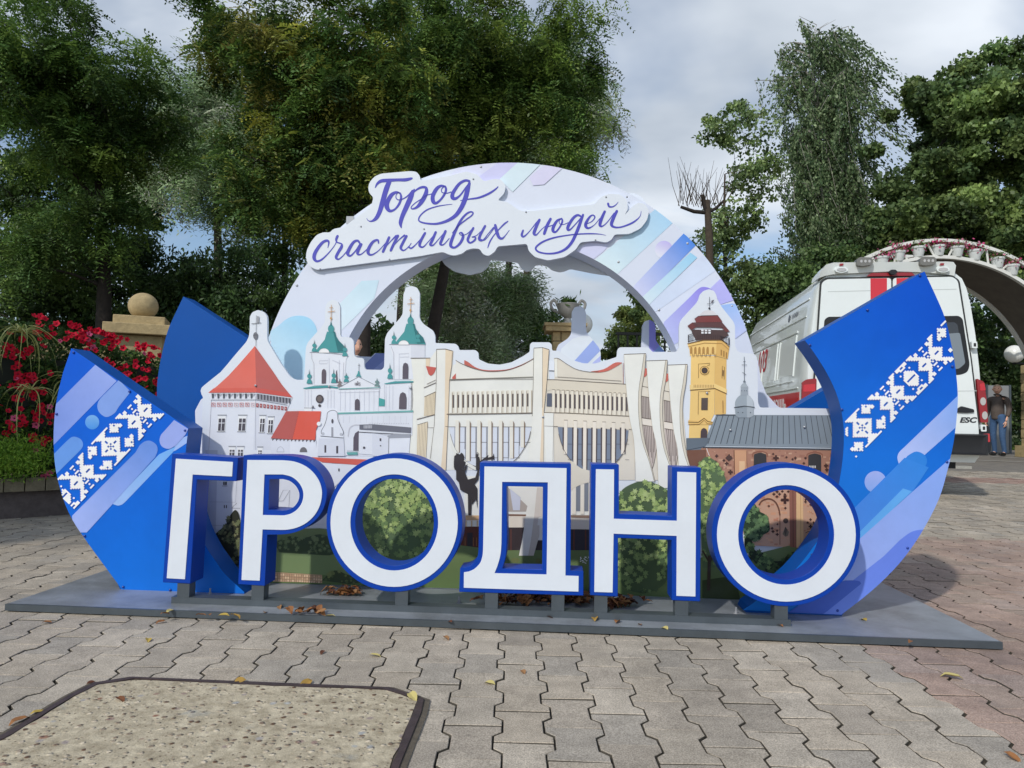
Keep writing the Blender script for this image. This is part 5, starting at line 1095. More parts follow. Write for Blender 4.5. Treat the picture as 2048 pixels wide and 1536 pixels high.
# frame with slightly uneven edges
def frame_poly(a, d0, d1): 
    A = dense(inset(a, d0), 0.05); k_ = len(A); B = []
    cc_ = Vector((cx_, cy_))
    for x, y in A:
        q_ = Vector((x, y)); dirn = (cc_-q_).normalized(); w_ = (d1-d0)*random.uniform(0.85, 1.15)*1.15; B.append(tuple(q_+dirn*w_))
    return A, B
A_, B_ = frame_poly(cA, 0.006, 0.024)
V, Fc = ringsolid(A_, B_, 0.001, 0.0085); obj('frame', V, Fc, 'rust_iron', r_cov)
sl_ = dense(cC, 0.05, 0.004); V = [(x, y, 0.0065) for x, y in sl_]; obj('slab', V, [tuple(range(len(V)))], 'cover_concrete', r_cov)

# white markings and a pale kerb far on the right
mat('road_paint', C(200, 198, 190), rough=0.8, noise_amt=0.2, noise_scale=6)
def Gs(x, y):                           # photo pixel -> point on the rising square
    d = ray(x, y); a_ = (CAMH+0.0150*6)/(d.y*0.0150-d.z); p0 = G(x, y)
    return p0 if 0 < p0.y < 6 else CAM+d*a_
for a_, b_ in (((1984,913.5),(2060,917.5)), ((1955,920.5),(2060,924.5))):
    p0, p1 = Gs(*a_), Gs(*b_); dd = (p1-p0).normalized(); nn = Vector((-dd.y, dd.x, 0))*0.05; up = Vector((0, 0, 0.005))
    obj('road_marking', [p0-nn+up, p1-nn+up, p1+nn+up, p0+nn+up], [(0,1,2,3)], 'road_paint')['kind'] = 'structure'
mat('kerb_stone', C(168, 166, 156), rough=0.85, noise_amt=0.25, noise_scale=20)
p0 = Gs(1895, 935); kb = MB(); kb.aabox((p0.x-1.1, p0.y-0.06, p0.z-0.02), (p0.x+0.42, p0.y+0.06, p0.z+0.035))
o = kb.build('kerb', 'kerb_stone', None, None, (p0.x, p0.y, p0.z)); o['kind'] = 'structure'

# fallen leaves
mat('dry_leaf', objcol=True, rough=0.8, spec=0.2)
def leaf_mesh(nm, l_, w_, curl):
    v = []; f = []; k_ = 5
    for i in range(k_+1):
        t = i/k_; ww = w_*math.sin(math.pi*min(1, t*0.96+0.03))**0.8; z_ = curl*(math.sin(t*3.1)*0.5+0.15*math.sin(t*9))
        v += [(-ww, (t-0.5)*l_, z_+ww*0.45), (0, (t-0.5)*l_, z_), (ww, (t-0.5)*l_, z_+ww*0.35)]
        if i: a = 3*i-3; f += [(a, a+1, a+4, a+3), (a+1, a+2, a+5, a+4)]
    m = bpy.data.meshes.new(nm); m.from_pydata(v, [], f); m.materials.append(MATS['dry_leaf']); m.update(); return m
LM = [leaf_mesh('leaf', 0.045, 0.011, 0.010), leaf_mesh('leaf', 0.036, 0.013, 0.006), leaf_mesh('leaf', 0.055, 0.014, 0.016)]
YW = (C(186,160,80), C(172,138,72), C(194,180,116), C(150,104,66)); BRN = (C(120,78,52), C(98,62,46), C(140,96,62), C(84,56,46), C(150,112,76))
spots = [(885,1222,1),(940,1224,1),(1002,1226,0),(1100,1236,0),(1330,1257,1),(1190,1240,1),(1558,1252,1),(1728,1240,1),(640,1228,2),(660,1233,1),(447,1232,2),(470,1234,1),(402,1231,1),(418,1230,0),(560,1216,0),(340,1223,1),(530,1225,0),(330,1229,0),
         (296,1282,1),(94,1246,1),(322,1246,0),(750,1313,1),(980,1368,1),(892,1278,0),(645,1306,0),(480,1367,1),(40,1445,1),(78,1428,1),(182,1367,0),(1904,1357,2),(2025,1517,1),(1046,1345,0),(825,1400,1),(1820,1284,0),(900,1244,0),(1235,1245,1),(1280,1250,0),(1445,1246,1),(240,1405,0),(612,1370,2)]
for k_, (x, y, s_) in enumerate(spots):
    p_ = G(x, y); q_ = Vector((p_.x, p_.y, 0)); u, v = q_.dot(ud), q_.dot(vd)
    onp = u0 < u < u1 and v > V_PLATE; z_ = PT+0.001 if onp else 0.002
    if onp: p_ = G(x, y, PT)
    if inside((p_.x, p_.y), cov_xy): z_ = 0.0075
    o = bpy.data.objects.new('fallen_leaf', LM[k_ % 3]); col.objects.link(o); o.location = (p_.x, p_.y, z_-0.001)
    o.rotation_euler = (random.gauss(0, 0.15), random.gauss(0, 0.2), random.random()*6.28); sc_ = (0.75, 1.0, 1.25)[s_]; o.scale = (sc_,)*3
    cc_ = random.choice(YW) if s_ else random.choice(BRN); o.color = cc_+(1,)
    kind_ = {YW[0]: 'golden yellow', YW[1]: 'ochre', YW[2]: 'pale straw yellow', YW[3]: 'rusty orange', BRN[0]: 'brown', BRN[1]: 'dark brown', BRN[2]: 'tan brown', BRN[3]: 'blackish brown', BRN[4]: 'light brown'}[cc_]
    wh = 'on the steel plate by the letters' if onp else 'on the concrete utility cover' if inside((p_.x, p_.y), cov_xy) else 'on the paving before the letter sign' if abs(v-V_PLATE) < 0.12 else 'on the open grey paving' if x < 1700 else 'on the reddish paving'
    tag(o, ('large ' if s_ == 2 else 'tiny ' if s_ == 0 else '')+kind_+' leaf fallen '+wh, 'leaf', 'single fallen leaves scattered around the sign')
mat('leaf_litter', attr='col', rough=0.85, spec=0.2)
lit = MB()
for (x, y, n_, sx_, sy_) in ((690,1190,34,38,6),(1065,1196,110,60,10),(1140,1202,100,60,10),(1230,1212,60,50,8),(1040,1208,40,60,5),(620,1228,14,60,3)):
    for k_ in range(n_):
        px_, py_ = x+random.gauss(0, sx_*0.5), y+random.gauss(0, sy_*0.5); p_ = G(px_, py_, PT)
        q_ = Vector((p_.x, p_.y, 0)); v = q_.dot(vd)
        if V_PAN-0.02 < v or v < V_PLATE+0.01: continue
        m_ = random.choice(LM); a = random.random()*6.28; tx, ty = random.gauss(0, 0.35), random.gauss(0, 0.35)
        R_ = Matrix.Rotation(a, 3, 'Z') @ Matrix.Rotation(tx, 3, 'X') @ Matrix.Rotation(ty, 3, 'Y')
        h = PT+0.008+abs(random.gauss(0, 0.010))
        lit.add([R_ @ Vector(vv.co)*random.choice((0.9, 1.1)) + Vector((p_.x, p_.y, h)) for vv in m_.vertices], [tuple(pl_.vertices) for pl_ in m_.polygons], random.choice(BRN+YW[3:]))
o = lit.build('leaf_litter', 'leaf_litter'); tag(o, 'brown dry leaves drifted together on the steel plate under the letters', 'leaves', None, 'stuff')
# ---------------- planter with flowers on the left ----------------
mat('sandstone', C(176, 156, 116), rough=0.9, noise_amt=0.25, noise_scale=14, bump=0.4, bump_scale=50, dirt=0.5, dirt_col=C(104, 92, 70))
mat('block_stone', C(120, 112, 92), rough=0.9, noise_amt=0.3, noise_scale=12, bump=0.5, bump_scale=60, dirt=0.5, dirt_col=C(70, 66, 56))
mat('dark_stone', C(92, 84, 82), rough=0.9, noise_amt=0.3, noise_scale=16, bump=0.5, bump_scale=60, dirt=0.5, dirt_col=C(52, 48, 48))
mat('soil', C(60, 48, 38), rough=0.95, noise_amt=0.4, noise_scale=30, bump=0.6, bump_scale=60)
mat('foliage', attr='col', rough=0.55, spec=0.3, tl=0.3)
mat('petal_red', C(200, 14, 48, 1.05), rough=0.55, spec=0.25, tl=0.25, noise_amt=0.15, noise_scale=40)
mat('petal_pink', C(214, 92, 130, 1.0), rough=0.55, spec=0.25, tl=0.25)
mat('petal_heart', C(70, 8, 28), rough=0.6)
PA, PBp = Vector((-4.75, 4.60, 0)), Vector((-2.72, 6.63, 0)); pd = (PBp-PA).normalized(); pn = Vector((pd.y, -pd.x, 0))   # pn faces the viewer
PLn = (PBp-PA).length
r_pl = root('planter', PA+pd*PLn*0.5, 'low planter of small stone blocks under the red petunias', 'planter')
b_ = MB(); b_.box(PA+pd*PLn/2-pn*0.20+Vector((0,0,0.105)), pd*(PLn/2), pn*0.16, Vector((0,0,0.105))); b_.build('wall', 'dark_stone', r_pl)
nb = int(PLn/0.135)
for k_ in range(nb):
    c_ = PA+pd*((k_+0.5)*PLn/nb)-pn*(0.025+random.uniform(-0.004, 0.004)); b_ = MB(); b_.box(c_+Vector((0,0,0.262)), pd*(PLn/nb/2-0.004), pn*0.055, Vector((0,0,0.05+random.uniform(-0.002,0.002)))); b_.build('block', 'block_stone', r_pl)
b_ = MB(); b_.box(PA+pd*PLn/2-pn*0.23+Vector((0,0,0.255)), pd*(PLn/2), pn*0.14, Vector((0,0,0.045))); b_.build('soil', 'soil', r_pl)

def leaves_mesh(name, Cn, Dr, Nm, Ln_a, Wd_a, Cl, m, parent=None, loc=(0,0,0), bend=0.0):
    """many small leaves: centre, direction, normal (all Nx3), length, width, colour"""
    N = len(Cn); Dr = Dr/np.linalg.norm(Dr, axis=1, keepdims=True)
    Sd = np.cross(Dr, Nm); Sd /= (np.linalg.norm(Sd, axis=1, keepdims=True)+1e-9)
    L2, W2 = (Ln_a/2)[:, None], (Wd_a/2)[:, None]
    nn = np.cross(Sd, Dr)
    V = np.empty((N, 4, 3), np.float32)
    V[:, 0] = Cn-Dr*L2; V[:, 1] = Cn+Sd*W2+Dr*L2*0.1+nn*W2*bend; V[:, 2] = Cn+Dr*L2; V[:, 3] = Cn-Sd*W2+Dr*L2*0.1+nn*W2*bend
    base = np.array(wloc(parent) if parent else loc, np.float32); V -= base
    me_ = bpy.data.meshes.new(name); me_.vertices.add(4*N); me_.vertices.foreach_set('co', V.reshape(-1))
    me_.loops.add(4*N); me_.loops.foreach_set('vertex_index', np.arange(4*N, dtype=np.int32))
    me_.polygons.add(N); me_.polygons.foreach_set('loop_start', np.arange(0, 4*N, 4, dtype=np.int32))
    try: me_.polygons.foreach_set('loop_total', np.full(N, 4, np.int32))
    except Exception: pass
    ca = me_.color_attributes.new('col', 'FLOAT_COLOR', 'POINT'); c4 = np.ones((N, 4, 4), np.float32); c4[:, :, :3] = Cl[:, None, :]
    ca.data.foreach_set('color', c4.reshape(-1)); me_.materials.append(MATS[m] if isinstance(m, str) else m); me_.update(calc_edges=True); me_.validate()
    o = bpy.data.objects.new(name, me_); col.objects.link(o)
    if parent: o.parent = parent
    else: o.location = loc
    return o
def rnd_dirs(n_): 
    a = RNG.normal(size=(n_, 3)); return a/np.linalg.norm(a, axis=1, keepdims=True)
def pick(cols_, n_, var=0.18):
    a = np.array(cols_)[RNG.integers(0, len(cols_), n_)]; return np.clip(a*(1+RNG.normal(0, var, (n_, 1))), 0.004, 0.8)

GRN = [C(56,84,36), C(70,98,44), C(44,70,34), C(92,118,54)]
fw = root('flower_wall', PA+pd*PLn*0.5-pn*0.2+Vector((0,0,0.3)), 'dense hanging petunia bed with red blossoms above the low block planter', 'flowers')
def wall_top(t): return 1.60-0.10*t-0.55*max(0, t-0.52)
n_ = 26000; t_ = RNG.random(n_)**0.9; top_ = np.array([wall_top(t) for t in t_]); zz_ = 0.30+(top_-0.30)*RNG.random(n_)**0.85
bul = 0.09*np.sin(t_*31+zz_*9)+0.06*np.sin(t_*57-zz_*17)
dep = -0.05+0.10*RNG.random(n_)+bul-0.26*(zz_/1.6)*0.3-0.16
Cn = np.array(PA)[None]+np.outer(t_*PLn, np.array(pd))+np.outer(dep, np.array(pn)); Cn[:, 2] = zz_
Dr = rnd_dirs(n_)+np.array([0, 0, -0.2]); Nm = rnd_dirs(n_)+np.array(pn)*0.9+np.array([0, 0, 0.5])
Cl = pick(GRN, n_, 0.2)
leaves_mesh('foliage', Cn, Dr, Nm, RNG.uniform(0.03, 0.055, n_), RNG.uniform(0.016, 0.028, n_), Cl, 'foliage', fw)['kind'] = 'stuff'
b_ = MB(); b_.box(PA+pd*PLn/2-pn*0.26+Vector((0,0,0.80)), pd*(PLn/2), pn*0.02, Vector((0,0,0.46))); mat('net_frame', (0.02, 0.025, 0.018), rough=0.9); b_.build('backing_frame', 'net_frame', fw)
# blossoms
def flower_mesh(m):
    v = [(0, 0, -0.012)]; f = []
    k5 = 20
    for i in range(k5):
        a = 2*math.pi*i/k5; r_ = 0.9+0.14*math.cos(5*a)
        v.append((0.008*math.cos(a), 0.008*math.sin(a), 0.0)); v.append((0.022*r_*math.cos(a), 0.022*r_*math.sin(a), 0.012)); v.append((0.036*r_*math.cos(a), 0.036*r_*math.sin(a), 0.012+0.005*math.cos(5*a)))
    for i in range(k5):
        j = (i+1) % k5; a, b__ = 1+3*i, 1+3*j; f += [(0, a, b__), (a, a+1, b__+1, b__), (a+1, a+2, b__+2, b__+1)]
    me_ = bpy.data.meshes.new('blossom'); me_.from_pydata(v, [], f); me_.materials.append(m); me_.materials.append(MATS['petal_heart'])
    for i, p_ in enumerate(me_.polygons): p_.material_index = 1 if i % 3 == 0 else 0; p_.use_smooth = True
    me_.update(); return me_
FM = [flower_mesh(MATS['petal_red']), flower_mesh(MATS['petal_pink'])]
def wall_pt(px_, py_, out=0.0):
    d = ray(px_, py_); den = d.dot(pn); s_ = (PA-pn*(0.02-out)-CAM).dot(pn)/den; return CAM+d*s_
fpx = []
for cx, cy, n_, sx_, sy_ in ((75,640,3,14,12),(130,655,6,22,12),(185,665,7,22,14),(235,690,7,20,18),(275,690,6,18,14),(300,720,5,14,20),(95,670,6,26,14),(10,715,5,18,20),(22,770,6,22,22),(52,760,5,20,16),(60,800,5,16,20),(40,840,5,22,14),(85,830,4,14,12),(15,860,2,8,8),(63,875,3,8,12),(50,705,2,10,10),(245,745,4,20,14),(270,760,4,16,14),(315,760,3,8,14),(60,765,4,14,14),(96,945,1,4,4),(310,690,3,8,12),(165,690,5,24,14),(215,655,4,20,8),(35,690,3,18,12),(85,880,3,16,18),(300,790,3,14,14)):
    for k_ in range(int(n_*2.0)): fpx.append((cx+random.gauss(0, sx_), cy+random.gauss(0, sy_)))
for x, y in fpx:
    p_ = wall_pt(x, y, 0.02+random.random()*0.06); tt = (p_-PA).dot(pd)/PLn
    p_.z = min(p_.z, wall_top(tt)+0.03)
    nn = (pn+Vector((random.gauss(0, .45), random.gauss(0, .45), random.gauss(0.25, .35)))).normalized()
    o = bpy.data.objects.new('blossom', FM[1 if random.random() < 0.07 or (x < 100 and y > 900) else 0]); col.objects.link(o); o.parent = fw; o.location = p_-wloc(fw)
    o.rotation_euler = nn.to_track_quat('Z', 'Y').to_euler(); s_ = random.uniform(0.5, 0.88); o.scale = (s_, s_, s_)
# bright green filler plant at the foot
mat('foliage_bright', attr='col', rough=0.5, spec=0.3, tl=0.35)
rb = root('green_shrub', wall_pt(28, 945, 0.05), 'small bright green feathery shrub on the edge of the planter', 'shrub'); n_ = 5200
c0 = np.array(wall_pt(25, 915, 0.02)); Cn = c0+RNG.normal(size=(n_, 3))*np.array([0.12, 0.09, 0.075]); Cn[:, 2] = np.maximum(Cn[:, 2], 0.30)
leaves_mesh('foliage', Cn, rnd_dirs(n_)+np.array([0, 0, 0.8]), rnd_dirs(n_)+np.array(pn), RNG.uniform(0.02, 0.045, n_), RNG.uniform(0.005, 0.012, n_), pick([C(112,150,48), C(136,168,62), C(92,128,42)], n_)*1.2, 'foliage_bright', rb)['kind'] = 'stuff'
# spider plants
mat('spider_leaf', C(168, 176, 104), rough=0.45, spec=0.35, tl=0.25)
mat('spider_leaf_pale', C(206, 206, 140), rough=0.45, spec=0.35, tl=0.25)
def blade(L_, drop, w_):
    v = []; f = []; k_ = 8
    for i in range(k_+1):
        t = i/k_; r_ = L_*t*(1-0.25*t); z_ = L_*(0.55*t-drop*t*t); ww = w_*(1-t)**0.6*(0.5+0.5*min(1, t*6))
        v += [(r_, -ww, z_+ww*0.5), (r_, 0, z_), (r_, ww, z_+ww*0.5)]
        if i: a = 3*i-3; f += [(a, a+1, a+4, a+3), (a+1, a+2, a+5, a+4)]
    return v, f
BM = []
for L_, dr_, w_, m_ in ((0.26,1.0,0.006,'spider_leaf'),(0.22,0.7,0.006,'spider_leaf_pale'),(0.32,1.4,0.006,'spider_leaf'),(0.18,0.4,0.005,'spider_leaf_pale')):
    v, f = blade(L_, dr_, w_); me_ = bpy.data.meshes.new('leaf'); me_.from_pydata(v, [], f); me_.materials.append(MATS[m_]); me_.update(); BM.append(me_)
for x, y, n_, s_, lab in ((42,665,46,1.15,'pale striped spider plant spilling over the top of the petunias'), (62,780,26,1.2,'green spider plant arching out between the lower red petunias'), (262,795,20,0.9,'small spider plant hanging beside the top edge of the ornamented blue fin'), (140,760,18,1.2,'long leaved spider plant drooping among the petunias near the fin tip')):
    p_ = wall_pt(x, y, 0.13); rs = root('spider_plant', p_, lab, 'plant', 'spider plants in the flower wall')
    for k_ in range(n_):
        o = bpy.data.objects.new('leaf', random.choice(BM)); col.objects.link(o); o.parent = rs; o.rotation_euler = (random.gauss(0, .25), random.gauss(0, .25), random.random()*6.28); q_ = s_*random.uniform(0.7, 1.15); o.scale = (q_,)*3
# pillar with stone ball
pc = D(283, 690, 7.3); pb = Vector((pc.x, pc.y, gz(pc.y)))
rp = root('gate_pillar', pb, 'sandstone pillar with a stepped cap and a stone ball behind the petunias', 'pillar')
zt = D(283, 637, 7.3).z; hw = 0.235
def blk(r, name, c, hx, hy, z0, z1, m, rot=0.35): 
    a = Vector((math.cos(rot), math.sin(rot), 0)); b__ = Vector((-a.y, a.x, 0)); q_ = MB(); q_.box((c.x, c.y, (z0+z1)/2), a*hx, b__*hy, Vector((0, 0, (z1-z0)/2))); o = q_.build(name, m, r)
    bv = o.modifiers.new('edge', 'BEVEL'); bv.width = 0.008; bv.segments = 2; return o
blk(rp, 'upper_cap', pb, hw, hw, zt-0.085, zt, 'sandstone'); blk(rp, 'lower_cap', pb, hw+0.075, hw+0.075, zt-0.19, zt-0.085, 'sandstone')
zc_ = zt-0.19; k_ = 0; z_ = pb.z
rows = int((zc_-z_)/0.21); hgt = (zc_-z_)/rows
for r_ in range(rows):
    blk(rp, 'stone_course', pb, hw-0.02+random.uniform(-.006,.006), hw-0.02+random.uniform(-.006,.006), z_+r_*hgt+0.004, z_+(r_+1)*hgt-0.004, 'sandstone')
blk(rp, 'mortar_core', pb, hw-0.035, hw-0.035, z_, zc_, 'mortar')
bl = MB(); R_ = 0.143; bl.lathe((pb.x, pb.y, zt-0.012), [(R_*math.sin(a), R_*(1-math.cos(a))*0.97) for a in [math.pi*(0.04+0.92*i/16) for i in range(17)]], 28); bl.build('stone_ball', 'sandstone', rp, 60)
# far wall strip joined to the pillar
blk(rp, 'side_wall', pb+Vector((-1.05, -0.35, 0)), 0.85, 0.10, 0, zt-0.30, 'sandstone')
# ---------------- ambulance van ----------------
mat('van_white', C(226, 232, 230, 1.05), rough=0.25, spec=0.5, coat=0.6, noise_amt=0.02, noise_scale=2, dirt=0.10, dirt_col=C(176, 174, 164))
mat('van_red', C(206, 40, 52, 1.05), rough=0.28, spec=0.5, coat=0.5)
mat('van_red_dark', C(150, 30, 36), rough=0.3, spec=0.5, coat=0.4)
mat('van_black', C(34, 36, 40), rough=0.55, spec=0.4, noise_amt=0.1, noise_scale=8)
mat('van_seam', C(46, 48, 50), rough=0.7)
mat('van_glass', C(40, 46, 54), rough=0.06, spec=0.8)
mat('van_glass_pale', C(120, 130, 138), rough=0.08, spec=0.8)
mat('lamp_red', C(190, 12, 30, 1.1), rough=0.12, spec=0.7, coat=0.8)
mat('lamp_clear', C(196, 192, 186), rough=0.12, spec=0.8, metal=0.3)
mat('tyre', C(28, 28, 30), rough=0.85)
mat('rim', C(120, 122, 126), rough=0.4, metal=0.6)
mat('badge', C(60, 62, 66), rough=0.35, metal=0.4)
HD = math.atan2(206, 1420); vf = Vector((math.sin(HD), math.cos(HD), 0)); vr_ = Vector((math.cos(HD), -math.sin(HD), 0)); VZ = gz(9.8)
VO = Vector((4.54, 8.42, VZ)); up = Vector((0, 0, 1))
def vw(x, y, z): return VO+vr_*x+vf*y+up*z
LEAN = 0.05
def RP(px_, py_, off=0.0):               # photo pixel -> rear face of the van
    d = ray(px_, py_); N_ = (vf-up*(LEAN/2.2)); O_ = vw(0, 0.0, 0.5); s_ = (O_-CAM).dot(N_)/d.dot(N_); p_ = CAM+d*s_; return p_-N_.normalized()*off
def rear(x, z, off=0.0): return vw(x, LEAN*(z-0.5)/2.2-off, z)
r_van = root('ambulance_van', vw(0, 2.8, 0), 'white high-roof ambulance van with red stripes on its rear doors', 'van')
prof = [(0.0,0.40),(0.90,0.40),(0.955,0.48),(0.985,0.62),(0.99,1.15),(0.972,1.5),(0.938,1.9),(0.892,2.25),(0.850,2.46),(0.80,2.58),(0.70,2.665),(0.5,2.70),(0.0,2.715)]
def section(y, sx_=1.0, ztop=None, z0=0.40, lean=True):
    P_ = []
    for x, z in prof:
        zz2 = z if ztop is None else z0+(z-0.40)*(ztop-z0)/(2.715-0.40)
        P_.append((x*sx_, zz2))
    full = P_+[(-x, z) for x, z in P_[-2:0:-1]]
    return [vw(x, y+(LEAN*(z-0.5)/2.2 if lean and y < 0.3 else 0), z) for x, z in full]
secs = [section(0.03, 0.985), section(0.0+0.055, 1.0), section(0.4), section(4.1), section(4.55, 0.985, 2.62), section(5.05, 0.95, 1.98), section(5.25, 0.94, 1.36), section(5.75, 0.90, 1.05), section(5.92, 0.80, 0.86)]
V = [p_ for s_ in secs for p_ in s_]; nS = len(secs[0]); Fc = [(i*nS+k_, (i+1)*nS+k_, (i+1)*nS+(k_+1) % nS, i*nS+(k_+1) % nS) for i in range(len(secs)-1) for k_ in range(nS)]+[tuple(range(nS)), tuple(range((len(secs)-1)*nS, len(secs)*nS))[::-1]]
obj('body', V, Fc, 'van_white', r_van, 32)
def plate_px(name, pts, m, parent, thick=0.008, off=0.002, rr=3.0, fn=RP):
    q_ = rounded(pts, rr, 3) if rr else pts; n_ = len(q_); A = [fn(x, y, off+thick) for x, y in q_]; B = [fn(x, y, -0.01) for x, y in q_]
    tris = geometry.tessellate_polygon([[Vector((p_[0], -p_[1], 0)) for p_ in q_]])
    Fc_ = [tuple(t) for t in tris]+[(i, n_+i, n_+(i+1) % n_, (i+1) % n_) for i in range(n_)]
    o = obj(name, A+B, Fc_, m, parent, 30); bm_ = bmesh.new(); bm_.from_mesh(o.data); bmesh.ops.recalc_face_normals(bm_, faces=bm_.faces); bm_.to_mesh(o.data); bm_.free(); return o
plate_px('door_seam', [(1640,562),(1652,555),(1905,551),(1919,560),(1944,720),(1960,850),(1961,893),(1620,893),(1618,850),(1630,720)], 'van_seam', r_van, 0.001, 0.001, 6)
dl = plate_px('rear_door', [(1643,566),(1653,559),(1781.5,556.5),(1781.5,889),(1624,890),(1622,850),(1633,720)], 'van_white', r_van, 0.012, 0.002, 6)
drr = plate_px('rear_door', [(1785,556.5),(1904,554),(1914.5,562),(1940,720),(1955.5,850),(1957.5,888),(1785,889)], 'van_white', r_van, 0.012, 0.002, 6)
plate_px('red_stripe', [(1740,557.5),(1773,557),(1773,889),(1742,889)], 'van_red', dl, 0.0015, 0.014, 0)
plate_px('red_stripe', [(1792,556.8),(1826,556),(1826,889),(1792,889)], 'van_red', drr, 0.0015, 0.014, 0)
for pr_, w_ in ((dl, [(1648,640),(1655,634),(1762,633),(1768,640),(1768,748),(1762,754),(1646,754),(1641,748)]), (drr, [(1800,640),(1806,634),(1916,632),(1924,638),(1938,730),(1934,744),(1920,750),(1806,752),(1800,746)])):
    wi = plate_px('window', w_, 'van_black', pr_, 0.004, 0.0135, 6)
    cx, cy = sum(p_[0] for p_ in w_)/len(w_), sum(p_[1] for p_ in w_)/len(w_)
    plate_px('pane', [(cx+(x-cx)*0.80, cy+(y-cy)*0.80) for x, y in w_], 'van_glass', wi, 0.002, 0.018, 5)
plate_px('pane', [(1893,668),(1918,666),(1929,727),(1916,738),(1893,739)], 'van_glass_pale', drr, 0.001, 0.0215, 4)
for pr_, a_, b__ in ((dl, (1655,583), (1740,581)), (drr, (1828,580), (1912,578)), (drr, (1826,783), (1952,781))):
    plate_px('crease', [a_, b__, (b__[0], b__[1]+1.6), (a_[0], a_[1]+1.6)], mat('crease_grey', C(196,202,200), rough=0.4), pr_, 0.0015, 0.0135, 0)
plate_px('brake_light', [(1732,553),(1742,546.5),(1822,545.5),(1830,552)], 'van_red_dark', r_van, 0.016, 0.002, 2)
# tail lights
for side, pts, dots in ((1, [(1951,757),(1966,764),(1971,800),(1974,845),(1959,845),(1955,800)], ((1963.5,803,6.4,9.4),(1967,831,6.2,9.4))), (-1, [(1603,765),(1612,759),(1632,757),(1630,845),(1602,845)], ((1618,803,8,9),(1618,831,8,9)))):
    tl_ = plate_px('tail_light', pts, 'van_red_dark', r_van, 0.022, 0.004, 3)
    x0 = min(p_[0] for p_ in pts); x1 = max(p_[0] for p_ in pts)
    plate_px('red_lens', [(x0+6,768),(x1-8,766),(x1-5,781),(x0+7,782)] if side > 0 else [(x0+4,770),(x1-3,768),(x1-3,783),(x0+3,784)], 'lamp_red', tl_, 0.004, 0.026, 2)
    for x, y, a_, b__ in dots: plate_px('clear_lens', ell(x, y, a_*0.9, b__*0.85, 20), 'lamp_clear', tl_, 0.006, 0.026, 0)
# bumper
bmp = [(-0.985,0.50),(0.985,0.50)]
B_ = MB(); Vb = []
for y_, z0_, z1_, hx in ((-0.10,0.52,0.66,0.90),(-0.13,0.50,0.72,0.94),(-0.06,0.49,0.735,0.992),(0.35,0.49,0.735,1.0)):
    Vb += [vw(-hx, y_, z0_), vw(hx, y_, z0_), vw(hx, y_, z1_), vw(-hx, y_, z1_)]
Fb = [(0,1,2,3),(12,15,14,13)]+[(4*i+k_, 4*i+4+k_, 4*i+4+(k_+1) % 4, 4*i+(k_+1) % 4) for i in range(3) for k_ in range(4)]
bo = obj('bumper', Vb, Fb, 'van_black', r_van, 40)
plate_px('bumper_corner', [(1960,850),(1976,852),(1980,885),(1979,905),(1958,905),(1957,868)], 'van_black', r_van, 0.03, 0.0, 5)
plate_px('reflector', [(1963,868),(1976,867),(1977,884),(1963,885)], 'lamp_red', r_van, 0.006, 0.030, 2)
for x, y in ((1945,690), (1963,856)): 
    h_ = plate_px('hinge', [(x-5,y-7),(x+6,y-6),(x+7,y+7),(x-4,y+7)], 'van_white', r_van, 0.035, 0.004, 2)
    plate_px('hinge_pin', [(x-1,y-3),(x+4,y-3),(x+4,y+4),(x-1,y+4)], 'van_seam', h_, 0.002, 0.038, 1)
plate_px('door_handle', [(1912,818),(1920,812.5),(1930,815),(1945,819),(1946,825),(1930,826),(1912,825)], 'van_black', drr, 0.02, 0.0135, 2)
# roof fairing with lamps
F_ = MB(); Vs = []
for px_, yt_, yb_ in ((1638,545,556),(1650,531,552),(1665,527,549),(1720,526.5,546),(1785,526,543),(1850,525.5,545),(1890,525,549),(1903,526,551),(1908,533,553)):
    a_, b__ = RP(px_, yt_, 0.05), RP(px_, yb_, 0.012); Vs += [a_, b__, b__+vf*0.35+up*0.0, a_+vf*0.35-up*0.02]
Fs = [(4*i+k_, 4*i+4+k_, 4*i+4+(k_+1) % 4, 4*i+(k_+1) % 4) for i in range(8) for k_ in range(4)]+[(0,1,2,3),(35,34,33,32)]
fa = obj('roof_fairing', Vs, Fs, 'van_white', r_van, 35)
bm_ = bmesh.new(); bm_.from_mesh(fa.data); bmesh.ops.recalc_face_normals(bm_, faces=bm_.faces); bm_.to_mesh(fa.data); bm_.free()
for x, y in ((1680,541.5), (1882,541)):
    s_ = plate_px('marker_lamp', ell(x, y, 13, 6, 20), 'van_white', fa, 0.012, 0.045, 0); plate_px('lens', ell(x, y, 9.5, 3.6, 20), 'lamp_clear', s_, 0.008, 0.056, 0)
for x, y in ((1680,531.5), (1880,530.8)): plate_px('side_marker', [(x-3,y-2),(x+4,y-2.3),(x+3,y+2),(x-4,y+2)], 'van_red_dark', fa, 0.004, 0.055, 0)
for x, y in ((1725,527), (1850,526)):
    s_ = plate_px('work_lamp', [(x-17,y-5),(x-10,y-9),(x+12,y-8),(x+16,y-3),(x+14,y+6),(x-6,y+9),(x-16,y+7)], mat('lamp_case', C(128,126,120), rough=0.4, metal=0.4), fa, 0.05, 0.05, 3)
    for k_ in range(3): plate_px('led', ell(x-8+k_*8, y-0.5, 2.6, 3.0, 10), 'lamp_clear', s_, 0.004, 0.10, 0)
plate_px('camera', [(1774,546),(1778,541.5),(1788,541.5),(1792,547),(1786,551),(1779,551)], 'van_black', fa, 0.03, 0.03, 3)
